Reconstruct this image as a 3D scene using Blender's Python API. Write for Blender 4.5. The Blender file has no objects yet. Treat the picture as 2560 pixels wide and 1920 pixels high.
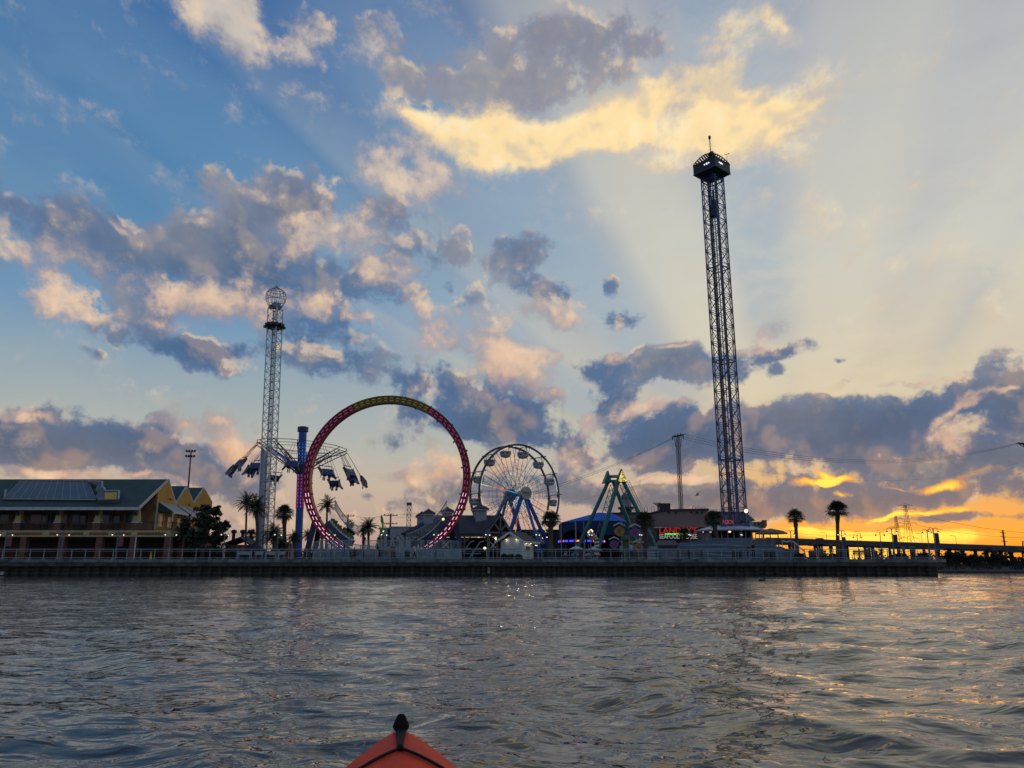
import bpy, math, random
import numpy as np
from mathutils import Vector, Matrix, noise as mnoise

random.seed(7)
rng = np.random.default_rng(7)
sc = bpy.context.scene
col = sc.collection
R = math.radians

# ------------------------------------------------------------------ camera
PITCH = R(13.35)
F = 1922.0                      # focal length in photograph pixels (2560 wide)
EYE = 1.0
cam_d = bpy.data.cameras.new("camera")
cam_d.sensor_width = 36.0
cam_d.lens = 36.0 * F / 2560.0
cam_d.clip_start = 0.05
cam_d.clip_end = 12000.0
cam = bpy.data.objects.new("camera", cam_d)
cam.location = (0, 0, EYE)
cam.rotation_euler = (math.pi / 2 + PITCH, 0, 0)
col.objects.link(cam)
sc.camera = cam

CP, SP = math.cos(PITCH), math.sin(PITCH)


def ray(px, py):
    u = (px - 1280.0) / F
    v = (960.0 - py) / F
    return Vector((u, CP - v * SP, SP + v * CP))


def at(px, py, Y):
    """world point at forward distance Y that is seen at photograph pixel (px, py)"""
    d = ray(px, py)
    t = Y / d.y
    return Vector((d.x * t, Y, EYE + d.z * t))


def gx(px, Y, z=1.75):
    """x of a point standing at height z, distance Y, in photograph column px"""
    return (px - 1280.0) / F * (Y * CP + (z - EYE) * SP)


def hz(py, Y):
    return at(1280, py, Y).z


def s2l(c):
    out = []
    for v in c[:3]:
        v = v / 255.0
        out.append(v / 12.92 if v <= 0.04045 else ((v + 0.055) / 1.055) ** 2.4)
    return tuple(out)


# ------------------------------------------------------------------ render look
sc.view_settings.view_transform = 'Standard'
sc.view_settings.look = 'None'
sc.view_settings.exposure = 0.0
sc.view_settings.gamma = 1.0
sc.render.engine = 'CYCLES'
sc.cycles.max_bounces = 4
sc.cycles.adaptive_threshold = 0.014
sc.cycles.sample_clamp_indirect = 4.0

# ------------------------------------------------------------------ sun
SUN_AZ, SUN_EL = R(22.0), R(2.0)      # to the right of straight ahead, just above the horizon
sun_d = bpy.data.lights.new("sun", 'SUN')
sun_d.energy = 0.04
sun_d.angle = R(18)
sun_d.color = (1.0, 0.62, 0.32)
sun = bpy.data.objects.new("sun", sun_d)
col.objects.link(sun)
sdir = Vector((math.sin(SUN_AZ) * math.cos(SUN_EL), math.cos(SUN_AZ) * math.cos(SUN_EL), math.sin(SUN_EL)))
sun.rotation_euler = (-sdir).to_track_quat('-Z', 'Y').to_euler()
sun.location = (60, 150, 60)

# ------------------------------------------------------------------ sky
world = bpy.data.worlds.new("World")
sc.world = world
world.use_nodes = True
world.cycles.sampling_method = 'MANUAL'
world.cycles.sample_map_resolution = 512

wt = world.node_tree
wt.nodes.clear()


def WN(t, **kw):
    n = wt.nodes.new(t)
    for k, v in kw.items():
        setattr(n, k, v)
    return n


def wset(sock, v):
    if isinstance(v, bpy.types.NodeSocket):
        wt.links.new(v, sock)
    else:
        sock.default_value = v


def M(op, a, b=0.0, c=0.0, clamp=False):
    n = WN('ShaderNodeMath', operation=op, use_clamp=clamp)
    wset(n.inputs[0], a)
    wset(n.inputs[1], b)
    if op in ('MULTIPLY_ADD', 'SMOOTH_MIN', 'SMOOTH_MAX'):
        wset(n.inputs[2], c)
    return n.outputs[0]


def VM(op, a, b=(0, 0, 0), c=(0, 0, 0), scale=1.0):
    n = WN('ShaderNodeVectorMath', operation=op)
    wset(n.inputs[0], a)
    if op == 'SCALE':
        wset(n.inputs['Scale'], scale)
    else:
        wset(n.inputs[1], b)
        if op == 'MULTIPLY_ADD':
            wset(n.inputs[2], c)
    return n.outputs[0]


def SM(x, lo, hi, a=0.0, b=1.0):
    n = WN('ShaderNodeMapRange', interpolation_type='SMOOTHSTEP', clamp=True)
    wset(n.inputs[0], x)
    n.inputs[1].default_value = lo
    n.inputs[2].default_value = hi
    n.inputs[3].default_value = a
    n.inputs[4].default_value = b
    return n.outputs[0]


def NZ(vec, scale, detail, rough=0.55, lac=2.0, dist=0.0):
    n = WN('ShaderNodeTexNoise', noise_dimensions='2D')
    wset(n.inputs['Vector'], vec)
    n.inputs['Scale'].default_value = scale
    n.inputs['Detail'].default_value = detail
    n.inputs['Roughness'].default_value = rough
    n.inputs['Lacunarity'].default_value = lac
    n.inputs['Distortion'].default_value = dist
    return n


def RAMP(fac, stops, srgb=True):
    n = WN('ShaderNodeValToRGB')
    cr = n.color_ramp
    cr.interpolation = 'LINEAR'
    while len(cr.elements) < len(stops):
        cr.elements.new(0.5)
    for e, (p, c) in zip(cr.elements, stops):
        e.position = p
        if isinstance(c, (int, float)):
            e.color = (c, c, c, 1)
        else:
            e.color = (*(s2l(c) if srgb else c), 1)
    wset(n.inputs[0], fac)
    return n.outputs[0]


def MIX(fac, a, b, mode='MIX'):
    n = WN('ShaderNodeMix', data_type='RGBA', blend_type=mode)
    n.clamp_factor = True
    wset(n.inputs[0], fac)
    for s, v in ((n.inputs[6], a), (n.inputs[7], b)):
        if isinstance(v, bpy.types.NodeSocket):
            wt.links.new(v, s)
        else:
            s.default_value = (*v, 1)
    return n.outputs[2]


def skyco(px, py):
    d = ray(px, py).normalized()
    el = math.asin(d.z)
    az = math.atan2(d.x, d.y)
    return az * math.cos(el), el


tc = WN('ShaderNodeTexCoord')
sep = WN('ShaderNodeSeparateXYZ')
wt.links.new(tc.outputs['Generated'], sep.inputs[0])
AZ = M('ARCTAN2', sep.outputs[0], sep.outputs[1])
EL = M('ARCSINE', sep.outputs[2])
AC = M('MULTIPLY', AZ, M('COSINE', EL))
cmb = WN('ShaderNodeCombineXYZ')
wt.links.new(AC, cmb.inputs[0])
wt.links.new(EL, cmb.inputs[1])
P0 = cmb.outputs[0]
# perspective: cloud detail gets finer and flatter towards the horizon
w1 = NZ(P0, 5.5, 3, 0.55)
wv = VM('MULTIPLY_ADD', w1.outputs['Color'], (0.10, 0.075, 0), (-0.05, -0.0375, 0))
w2 = NZ(P0, 24.0, 4, 0.6)
wv2 = VM('MULTIPLY_ADD', w2.outputs['Color'], (0.022, 0.018, 0), (-0.011, -0.009, 0))
warpk = SM(EL, 0.0, 0.16, 0.25, 1.0)
P1 = VM('ADD', P0, VM('SCALE', VM('ADD', wv, wv2), scale=warpk))

DARK = [(230, 690, 160, 75, 0, .6), (430, 760, 150, 60, 0, .55), (90, 640, 110, 50, 0, .6), (520, 660, 130, 50, 0, .7), (360, 800, 130, 40, 0, .5), (880, 640, 90, 60, 0, .8), (960, 560, 90, 50, 20, .6), (900, 520, 70, 40, 0, .4), (1060, 720, 70, 40, 0, .6), (1130, 900, 70, 40, 0, .5), (880, 820, 80, 46, 0, .6), (1000, 1120, 60, 40, 0, .4), (640, 900, 60, 40, 0, .5), (1560, 1010, 50, 40, 0, .6), (60, 510, 100, 65, 0, 1), (200, 585, 160, 60, 5, 1), (330, 600, 130, 65, 0, 1), (460, 600, 90, 60, 0, .9),
        (560, 560, 70, 90, 0, 1), (640, 530, 130, 95, 0, 1), (720, 490, 90, 85, 0, 1), (650, 650, 150, 65, 0, 1),
        (250, 745, 150, 70, 0, .6), (430, 640, 200, 60, 0, .6),
        (1200, 165, 160, 100, -15, .68), (1120, 200, 130, 70, 0, .4), (1290, 235, 200, 60, -5, .45), (1420, 130, 150, 70, 0, .45), (1060, 215, 80, 70, 0, .5), (1340, 150, 140, 90, 0, .58), (1480, 70, 160, 70, 0, .5),
        (1600, 110, 140, 70, 0, .45), (760, 90, 160, 90, 0, .45), (880, 80, 120, 80, 0, .5),
        (1240, 630, 100, 65, 20, .7), (1130, 560, 110, 50, 20, .5), (1080, 620, 90, 50, 0, .6),
        (420, 870, 190, 42, 10, 1.15), (540, 905, 110, 40, 14, .9), (200, 895, 40, 12, 5, .5),
        (700, 685, 150, 70, 0, 1), (910, 710, 130, 50, 0, .9), (718, 850, 75, 75, 0, .8), (828, 875, 80, 65, 0, .8),
        (820, 770, 130, 50, 0, .55), (600, 760, 120, 60, 0, .6),
        (980, 945, 140, 50, 0, .9), (1100, 960, 60, 50, 0, .9), (1220, 1000, 110, 80, 0, 1), (1245, 1080, 90, 50, 0, .9),
        (1040, 1035, 100, 40, 10, .8), (1130, 1230, 110, 40, 0, .7),
        (100, 1085, 260, 66, 2, 1.25), (330, 1125, 260, 70, 6, 1.25), (520, 1185, 180, 55, 6, 1.1), (640, 1225, 130, 34, 4, .9),
        (20, 1140, 200, 55, 0, 1.2),
        (955, 1258, 110, 14, 0, .7), (1000, 1285, 120, 16, 0, .5), (700, 1290, 160, 16, 0, .5), (560, 1330, 130, 14, 0, .4),
        (1297, 640, 50, 40, 0, .9), (1488, 683, 40, 34, 0, .85), (1535, 776, 80, 32, 0, .85), (1384, 735, 65, 36, 0, .9),
        (1300, 720, 50, 30, 0, .7), (1180, 730, 60, 50, 0, .6),
        (1454, 928, 70, 40, 0, .9), (1600, 920, 120, 44, -5, 1.1), (1690, 915, 110, 50, 0, 1.15), (1745, 945, 80, 48, 0, 1.1), (1511, 993, 60, 34, 0, .9),
        (1888, 915, 80, 34, 0, .95), (1992, 880, 80, 28, -12, 1), (1969, 950, 48, 20, 0, .9), (2125, 912, 34, 8, -5, .8),
        (2125, 984, 55, 16, 0, .7), (1830, 960, 60, 24, 0, .6),
        (1760, 1095, 180, 56, 0, 1.2), (1950, 1082, 200, 62, 3, 1.4), (2148, 1082, 180, 54, 0, 1.35), (2310, 1052, 150, 48, -14, 1.25),
        (2515, 975, 110, 78, -20, 1.35), (2540, 1075, 150, 80, 0, 1.2), (2150, 1160, 260, 55, 0, 1.15), (2440, 1165, 200, 45, 0, 1.1),
        (1640, 1095, 90, 62, 0, 1.05), (1700, 1145, 180, 40, 0, 1), (2520, 1225, 130, 40, 0, 1.),
        (1454, 1095, 100, 50, 0, .9), (1380, 1120, 90, 46, 0, .8), (1300, 1040, 70, 60, 0, .9),
        (1180, 1060, 120, 40, 0, .8), (1330, 1210, 200, 45, 0, .7),
        (1500, 1238, 260, 42, 0, 1.0), (1800, 1245, 280, 46, 0, 1.15), (2080, 1250, 260, 34, 0, 1.1), (2330, 1240, 190, 24, -4, 1.),
        (2350, 1293, 110, 11, -2, .9), (2500, 1297, 150, 15, 0, 1.0), (1900, 1290, 180, 22, 0, .8)]
PEACH = [(1290, 265, 230, 50, -4, .6), (1120, 300, 90, 40, 0, .4), (300, 640, 120, 40, 0, .25), (150, 640, 90, 40, 0, .6), (520, 730, 90, 50, 0, .7), (640, 800, 90, 44, 0, .6), (1010, 870, 70, 36, 0, .5), (1220, 790, 60, 36, 0, .6), (900, 620, 70, 40, 0, .6), (1180, 640, 60, 26, 0, .6), (1480, 1060, 40, 26, 0, .7), (1680, 1030, 60, 14, 0, .6), (2060, 1000, 90, 12, -4, .5), (1270, 1150, 60, 34, 0, .7), (660, 1195, 80, 20, 0, .5), (580, 110, 75, 120, 0, .95), (723, 120, 140, 80, 10, .75), (839, 110, 120, 85, 0, .65), (980, 157, 65, 42, 0, .8), (520, 30, 100, 60, 0, .5),
         (683, 256, 120, 26, 12, .4), (275, 75, 40, 20, 40, .5), (580, 30, 90, 60, 0, .7),
         (1042, 405, 120, 75, 0, 1), (914, 440, 80, 60, 20, .95), (1042, 485, 90, 36, 0, .9), (1134, 425, 60, 40, 0, .9), (1185, 470, 60, 24, -15, .7),
         (608, 485, 95, 20, 0, .85), (810, 440, 70, 26, 0, .8), (752, 590, 160, 62, 0, .8), (856, 555, 90, 55, 0, .8),
         (40, 590, 70, 60, 0, .7), (87, 690, 70, 70, 20, .6), (116, 755, 66, 56, 0, .95), (231, 690, 130, 85, 0, .35), (231, 795, 120, 26, 0, .6),
         (347, 705, 110, 70, 0, .4), (463, 762, 100, 60, 0, .65), (550, 825, 90, 56, 0, .55), (417, 830, 100, 28, 0, .4), (295, 560, 75, 14, 26, .85),
         (500, 575, 60, 14, 0, .6), (660, 720, 80, 50, 0, .6),
         (800, 752, 120, 44, 0, .85), (972, 682, 90, 46, 0, 1), (926, 796, 46, 28, 0, .95), (1071, 774, 80, 44, 25, .95), (1110, 850, 80, 40, 10, .85),
         (1215, 862, 40, 40, 0, .85), (1280, 905, 70, 46, 20, .85), (1175, 916, 60, 20, 0, .85), (1070, 925, 90, 30, 0, .5),
         (80, 1036, 140, 13, 4, .9), (440, 1062, 85, 38, 0, 1), (590, 1080, 70, 46, 0, 1), (520, 1112, 150, 34, 10, .85), (570, 1140, 110, 34, 0, .7),
         (115, 1185, 190, 17, 3, .8), (330, 1200, 150, 13, 7, .7), (330, 1050, 40, 20, 0, .6),
         (1100, 1120, 70, 56, 0, .8), (1130, 1172, 70, 56, 0, .75), (1040, 1196, 70, 20, 0, .7), (1000, 1210, 120, 20, 0, .45),
         (1367, 795, 90, 34, 0, .9), (1290, 895, 60, 56, 0, .9), (1320, 990, 85, 44, 15, .95), (1511, 895, 46, 20, 0, .9), (1598, 1015, 52, 26, -10, .95),
         (1477, 1035, 52, 24, 0, .9), (1425, 1088, 50, 28, 0, .8), (1384, 1132, 70, 40, 0, .8), (1550, 1070, 36, 18, 0, .8), (1590, 1146, 52, 22, 0, .7),
         (1640, 1188, 120, 12, 3, .9), (1760, 1190, 130, 13, 0, .9), (1957, 840, 52, 34, -35, 1.05), (1893, 888, 70, 18, 0, .9), (1690, 868, 60, 8, 0, .8),
         (2368, 1062, 75, 13, -25, .95), (2437, 1026, 60, 20, -28, .95), (2380, 1112, 80, 42, 10, .9), (2350, 976, 80, 13, -5, .85), (2520, 896, 60, 18, -25, .95),
         (1240, 1175, 90, 24, 0, .6), (1480, 1190, 80, 20, 0, .6), (1330, 1130, 60, 20, 0, .6), (2480, 1010, 30, 8, -10, .6)]
GOLD = [(1380, 300, 330, 90, -8, .55), (1180, 320, 160, 50, 5, .5), (1800, 300, 220, 110, 0, .4), (1367, 345, 190, 58, -6, 1), (1483, 305, 170, 66, -15, 1), (1575, 275, 120, 66, -22, .9), (1685, 347, 140, 54, 0, .95), (1772, 275, 90, 75, 0, 1),
        (1743, 190, 90, 55, 0, .75), (1859, 290, 120, 62, 0, .9), (1917, 347, 140, 58, 0, .9), (2032, 278, 100, 17, -15, .75), (1830, 70, 95, 65, 0, .8),
        (1925, 66, 100, 22, 22, .75), (1186, 345, 140, 48, 8, .8), (1256, 320, 100, 66, 0, .9), (1059, 316, 50, 24, 0, .7), (1569, 417, 60, 28, 0, .6),
        (1986, 532, 85, 60, -20, .45), (2061, 203, 120, 70, -35, .5), (2206, 640, 210, 40, -5, .45), (1980, 430, 80, 30, 0, .5), (1780, 400, 130, 40, 0, .6),
        (2300, 760, 260, 60, -8, .3), (2250, 480, 220, 60, -20, .25)]
BRIGHT = [(2075, 1183, 66, 14, 18, 1.2), (2050, 1203, 90, 11, -4, 1.1), (2075, 1203, 30, 8, 15, .9), (2111, 1227, 26, 9, 0, 1), (2440, 1190, 140, 22, -14, .75), (2350, 1222, 70, 13, 0, .75),
          (2235, 1216, 46, 6, 0, .6), (2088, 1324, 150, 7, 4, 1), (2172, 1335, 80, 6, 5, 1.1), (2226, 1283, 60, 8, -6, .8), (2300, 1280, 130, 8, -3, .8),
          (2080, 1308, 100, 6, 0, .7), (2150, 1346, 330, 26, 2, 1.0), (2110, 1392, 300, 30, 0, 1.1), (2330, 1336, 280, 24, 2, .8), (1960, 1330, 90, 14, 0, .5), (2175, 1296, 16, 5, 0, .8), (2420, 1275, 190, 12, -4, .45)]


BLOBR = 1.46


def field(blobs, vec):
    """sum of soft elliptical cloud masses, each at its own direction in the sky"""
    acc = None
    for (px, py, rx, ry, rot, w) in blobs:
        a, e = skyco(px, py)
        a1, e1 = skyco(px + 10, py)
        a2, e2 = skyco(px, py - 10)
        sx = math.hypot(a1 - a, e1 - e) / 10
        sy = math.hypot(a2 - a, e2 - e) / 10
        tilt = math.atan2(e1 - e, a1 - a)
        m = WN('ShaderNodeMapping', vector_type='TEXTURE')
        wt.links.new(vec, m.inputs[0])
        m.inputs['Location'].default_value = (a, e, 0)
        m.inputs['Rotation'].default_value = (0, 0, tilt - R(rot))
        m.inputs['Scale'].default_value = (rx * sx * BLOBR, ry * sy * BLOBR, 1)
        g = WN('ShaderNodeTexGradient', gradient_type='SPHERICAL')
        wt.links.new(m.outputs[0], g.inputs[0])
        acc = M('MULTIPLY_ADD', g.outputs['Fac'], w, acc if acc is not None else 0.0)
    return acc


fD = field(DARK, P1)
fP = field(PEACH, P1)
fG = field(GOLD, P1)
fB = field(BRIGHT, P1)

# fine billows, and the same billows seen a little towards the sun (for lit edges)
sa, se = az_sun = (SUN_AZ * math.cos(SUN_EL), SUN_EL)
tosun = VM('NORMALIZE', VM('SUBTRACT', (sa, se - 0.05, 0), P0))
PN = VM('ADD', P0, VM('SCALE', wv, scale=0.25))
nA = NZ(PN, 17.0, 9, 0.62).outputs['Fac']
nS = NZ(VM('ADD', PN, (0.003, 0.009, 0)), 17.0, 3, 0.5).outputs['Fac']
nT = NZ(VM('ADD', PN, (-0.005, -0.013, 0)), 17.0, 3, 0.5).outputs['Fac']
relief = M('SUBTRACT', nT, nS)         # > 0 where a billow faces up and towards the sun
nF = NZ(PN, 46.0, 5, 0.65).outputs['Fac']
bill = M('MULTIPLY_ADD', M('SUBTRACT', nF, 0.5), 0.35, M('SUBTRACT', nA, 0.5))

# clear sky: two elevation ramps blended across azimuth
e01 = M('MULTIPLY_ADD', EL, 1 / 0.8, 0.02, clamp=True)


def pe(e):
    return e / 0.8 + 0.02


left = RAMP(e01, [(0.0, (70, 66, 66)), (pe(0), (172, 142, 132)), (pe(.05), (194, 166, 150)), (pe(.10), (200, 180, 160)), (pe(.15), (180, 182, 174)), (pe(.22), (150, 168, 178)),
                  (pe(.30), (108, 148, 184)), (pe(.40), (90, 136, 176)), (pe(.52), (80, 127, 172)), (pe(.66), (58, 104, 160)), (1, (50, 90, 145))])
right = RAMP(e01, [(0.0, (90, 60, 30)), (pe(0), (250, 150, 35)), (pe(.035), (252, 170, 60)), (pe(.07), (236, 172, 100)), (pe(.11), (212, 178, 130)), (pe(.17), (208, 192, 166)),
                   (pe(.26), (204, 196, 180)), (pe(.36), (196, 197, 192)), (pe(.5), (184, 187, 190)), (pe(.62), (168, 176, 186)), (1, (120, 135, 165))])
azf = M('ADD', M('MULTIPLY', SM(AC, -0.38, 0.40), SM(EL, 0.08, 0.28)), M('MULTIPLY', SM(AC, 0.08, 0.36), SM(EL, 0.08, 0.28, 1.0, 0.0)))
clear = MIX(azf, left, right)
back = RAMP(e01, [(0, (58, 64, 70)), (pe(0), (128, 134, 154)), (pe(.2), (138, 152, 178)), (pe(.5), (116, 146, 186)), (1, (78, 118, 170))])
zfac = SM(sep.outputs[1], -0.2, 0.35, 1.0, 0.0)
clear = MIX(zfac, clear, back)
# sun rays fanning out of the gap in the clouds
ra = M('ARCTAN2', M('SUBTRACT', EL, se - 0.02), M('SUBTRACT', AC, sa))
rn = RAMP(M('DIVIDE', ra, math.pi, clamp=True), [(0.0, .5), (.24, .50), (.30, .58), (.335, .44), (.37, .54), (.42, .50), (.46, .60), (.515, .57), (.55, .40), (.585, .40), (.615, .60), (.645, .64), (.668, .62),
                                                  (.70, .40), (.735, .38), (.758, .50), (.782, .55), (.80, .40), (.825, .40), (.84, .54), (.87, .46), (1, .5)], srgb=False)
rsep = WN('ShaderNodeSeparateColor')
wt.links.new(rn, rsep.inputs[0])
rdv = VM('SUBTRACT', P0, (sa, se, 0))
rdn = WN('ShaderNodeVectorMath', operation='LENGTH')
wt.links.new(rdv, rdn.inputs[0])
rstr = SM(rdn.outputs['Value'], 0.12, 0.30, 0.0, 1.0)
rstr = M('MULTIPLY', rstr, SM(rdn.outputs['Value'], 0.55, 1.0, 1.0, 0.35))
rfac = M('MULTIPLY', M('SUBTRACT', rsep.outputs[0], 0.5), rstr)
clear = MIX(M('MULTIPLY', rfac, 3.2, clamp=True), clear, s2l((228, 220, 192)))
clear = MIX(M('MULTIPLY', rfac, -3.2, clamp=True), clear, s2l((128, 166, 194)))

nish = WN('ShaderNodeTexSky', sky_type='NISHITA', sun_disc=False)
nish.sun_elevation = SUN_EL
nish.sun_rotation = SUN_AZ
nish.altitude = 0
nish.air_density = 1.2
nish.dust_density = 2.0
nsc = VM('SCALE', nish.outputs[0], scale=0.05)
clear = MIX(0.12, clear, nsc)

# thin high veil over the bright right-hand sky
veil = NZ(VM('MULTIPLY', P1, (1.0, 2.2, 0)), 4.0, 5, 0.6).outputs['Fac']
vf = M('MULTIPLY', M('MULTIPLY', SM(veil, 0.38, 0.68), SM(AC, -0.05, 0.3, 0.05, 0.6)), SM(EL, 0.08, 0.24))
clear = MIX(vf, clear, RAMP(e01, [(0, (240, 180, 110)), (pe(.2), (216, 203, 170)), (pe(.4), (200, 199, 188)), (pe(.6), (176, 178, 182))]))

# layer the clouds
loose = M('MULTIPLY', M('SUBTRACT', NZ(P0, 3.2, 4, 0.55).outputs['Fac'], 0.42), zfac)
dD = M('ADD', M('MULTIPLY_ADD', M('MULTIPLY', bill, 2.9), SM(fD, 0.0, 0.4, 0.3, 1.0), fD), M('MULTIPLY', loose, 4.0))
dP = M('MULTIPLY_ADD', M('MULTIPLY', bill, 2.7), SM(fP, 0.0, 0.4, 0.4, 1.0), fP)
dG = M('MULTIPLY_ADD', bill, 2.6, M('MULTIPLY', fG, 1.2))
dB = M('MULTIPLY_ADD', bill, 1.0, fB)
aD = SM(dD, 0.14, 0.86)
aP = SM(dP, 0.20, 1.05)
aG = SM(dG, 0.06, 1.6)
aB = SM(dB, 0.35, 0.95)

dark_c = RAMP(e01, [(0, (150, 104, 90)), (pe(.05), (134, 118, 118)), (pe(.10), (104, 110, 128)), (pe(.15), (72, 96, 130)), (pe(.22), (70, 100, 138)), (pe(.34), (84, 112, 148)),
                    (pe(.45), (108, 118, 142)), (pe(.6), (136, 138, 152)), (1, (110, 120, 145))])
mauve = NZ(P0, 7.0, 4, 0.5).outputs['Fac']
dark_c = MIX(M('MULTIPLY', SM(mauve, 0.45, 0.75, 0.0, 0.75), SM(EL, 0.10, 0.30, 0.35, 1.0)), dark_c, RAMP(e01, [(0, (150, 112, 100)), (pe(.12), (126, 126, 136)), (pe(.3), (136, 140, 152)), (pe(.6), (150, 152, 160))]))
thick = SM(dD, 0.6, 2.0)
dark_c = MIX(M('MULTIPLY', thick, 0.55), dark_c, VM('SCALE', dark_c, scale=0.62))
rel_l = SM(relief, 0.0, 0.22)
rel_d = SM(relief, 0.0, -0.22)
lit_c = RAMP(e01, [(0, (250, 160, 70)), (pe(.06), (240, 176, 112)), (pe(.12), (232, 182, 142)), (pe(.22), (226, 184, 152)), (pe(.35), (220, 190, 162)), (pe(.6), (204, 192, 178))])
dark_c = MIX(M('MULTIPLY', rel_l, 0.30), dark_c, VM('SCALE', lit_c, scale=0.75))
peach_c = MIX(SM(dP, 0.45, 1.5), MIX(0.7, lit_c, MIX(0.4, s2l((146, 140, 152)), dark_c)), lit_c)
peach_c = MIX(M('MULTIPLY', rel_d, 0.50), peach_c, MIX(0.5, dark_c, s2l((150, 142, 150))))
peach_c = MIX(M('MULTIPLY', rel_l, 0.45), peach_c, s2l((246, 214, 176)))
gold_c = MIX(SM(dG, 0.4, 1.7), s2l((214, 190, 162)), s2l((254, 222, 160)))
gold_c = MIX(M('MULTIPLY', rel_d, 0.50), gold_c, s2l((186, 176, 166)))
gold_c = MIX(M('MULTIPLY', rel_l, 0.55), gold_c, s2l((255, 236, 190)))
bright_c = MIX(SM(dB, 0.6, 1.2), (1.0, 0.42, 0.06), (1.45, 0.82, 0.10))

skyc = MIX(M('MULTIPLY', aD, 0.93), clear, dark_c)
# thin silver/gold lining where dark cloud thins out towards the sun
edge = M('MULTIPLY', M('MULTIPLY', aD, M('SUBTRACT', 1.0, SM(dD, 0.35, 0.95))), SM(relief, 0.03, 0.20))
skyc = MIX(M('MULTIPLY', edge, 0.9, clamp=True), skyc, s2l((248, 216, 172)))
skyc = MIX(M('MULTIPLY', aP, 0.84), skyc, peach_c)
skyc = MIX(M('MULTIPLY', aG, 0.86), skyc, gold_c)
skyc = MIX(aB, skyc, bright_c)

bg = WN('ShaderNodeBackground')
wt.links.new(skyc, bg.inputs['Color'])
bg.inputs['Strength'].default_value = 1.1
wo = WN('ShaderNodeOutputWorld')
wt.links.new(bg.outputs[0], wo.inputs['Surface'])

# ------------------------------------------------------------------ materials
MATS = {}


def mat(name, color, rough=0.6, metal=0.0, var=0.12, scale=3.0, bump=0.0, spec=0.5, emit=None, estr=0.0, color2=None, coat=0.0):
    """procedural painted/wood/stone surface: base colour broken up by two noises (weathering), optional bump"""
    if name in MATS:
        return MATS[name]
    m = bpy.data.materials.new(name)
    m.use_nodes = True
    nt = m.node_tree
    b = nt.nodes['Principled BSDF']
    c = s2l(color) if max(color) > 1.0 else tuple(color)
    if var > 0:
        t = nt.nodes.new('ShaderNodeTexCoord')
        n1 = nt.nodes.new('ShaderNodeTexNoise')
        n1.inputs['Scale'].default_value = scale
        n1.inputs['Detail'].default_value = 5
        n1.inputs['Roughness'].default_value = 0.65
        nt.links.new(t.outputs['Object'], n1.inputs['Vector'])
        r = nt.nodes.new('ShaderNodeValToRGB')
        c2 = c if color2 is None else (s2l(color2) if max(color2) > 1.0 else tuple(color2))
        r.color_ramp.elements[0].position = 0.3
        r.color_ramp.elements[0].color = (*[max(0, x * (1 - var * 1.6)) for x in c2], 1)
        r.color_ramp.elements[1].position = 0.7
        r.color_ramp.elements[1].color = (*[min(1, x * (1 + var)) for x in c], 1)
        nt.links.new(n1.outputs['Fac'], r.inputs[0])
        nt.links.new(r.outputs[0], b.inputs['Base Color'])
        rr = nt.nodes.new('ShaderNodeMapRange')
        nt.links.new(n1.outputs['Fac'], rr.inputs[0])
        rr.inputs[3].default_value = max(0.03, rough - 0.12)
        rr.inputs[4].default_value = min(1, rough + 0.12)
        nt.links.new(rr.outputs[0], b.inputs['Roughness'])
        if bump > 0:
            n2 = nt.nodes.new('ShaderNodeTexNoise')
            n2.inputs['Scale'].default_value = scale * 6
            n2.inputs['Detail'].default_value = 4
            nt.links.new(t.outputs['Object'], n2.inputs['Vector'])
            bp = nt.nodes.new('ShaderNodeBump')
            bp.inputs['Strength'].default_value = bump
            bp.inputs['Distance'].default_value = 0.02
            nt.links.new(n2.outputs['Fac'], bp.inputs['Height'])
            nt.links.new(bp.outputs[0], b.inputs['Normal'])
    else:
        b.inputs['Base Color'].default_value = (*c, 1)
        b.inputs['Roughness'].default_value = rough
    b.inputs['Metallic'].default_value = metal
    b.inputs['Specular IOR Level'].default_value = spec
    if coat:
        b.inputs['Coat Weight'].default_value = coat
        b.inputs['Coat Roughness'].default_value = 0.2
    if emit is not None:
        e = s2l(emit) if max(emit) > 1.0 else emit
        b.inputs['Emission Color'].default_value = (*e, 1)
        b.inputs['Emission Strength'].default_value = estr
    MATS[name] = m
    return m


def lamp_mat(name, color, strength):
    return mat(name, color, rough=0.4, var=0, emit=color, estr=strength)


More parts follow.
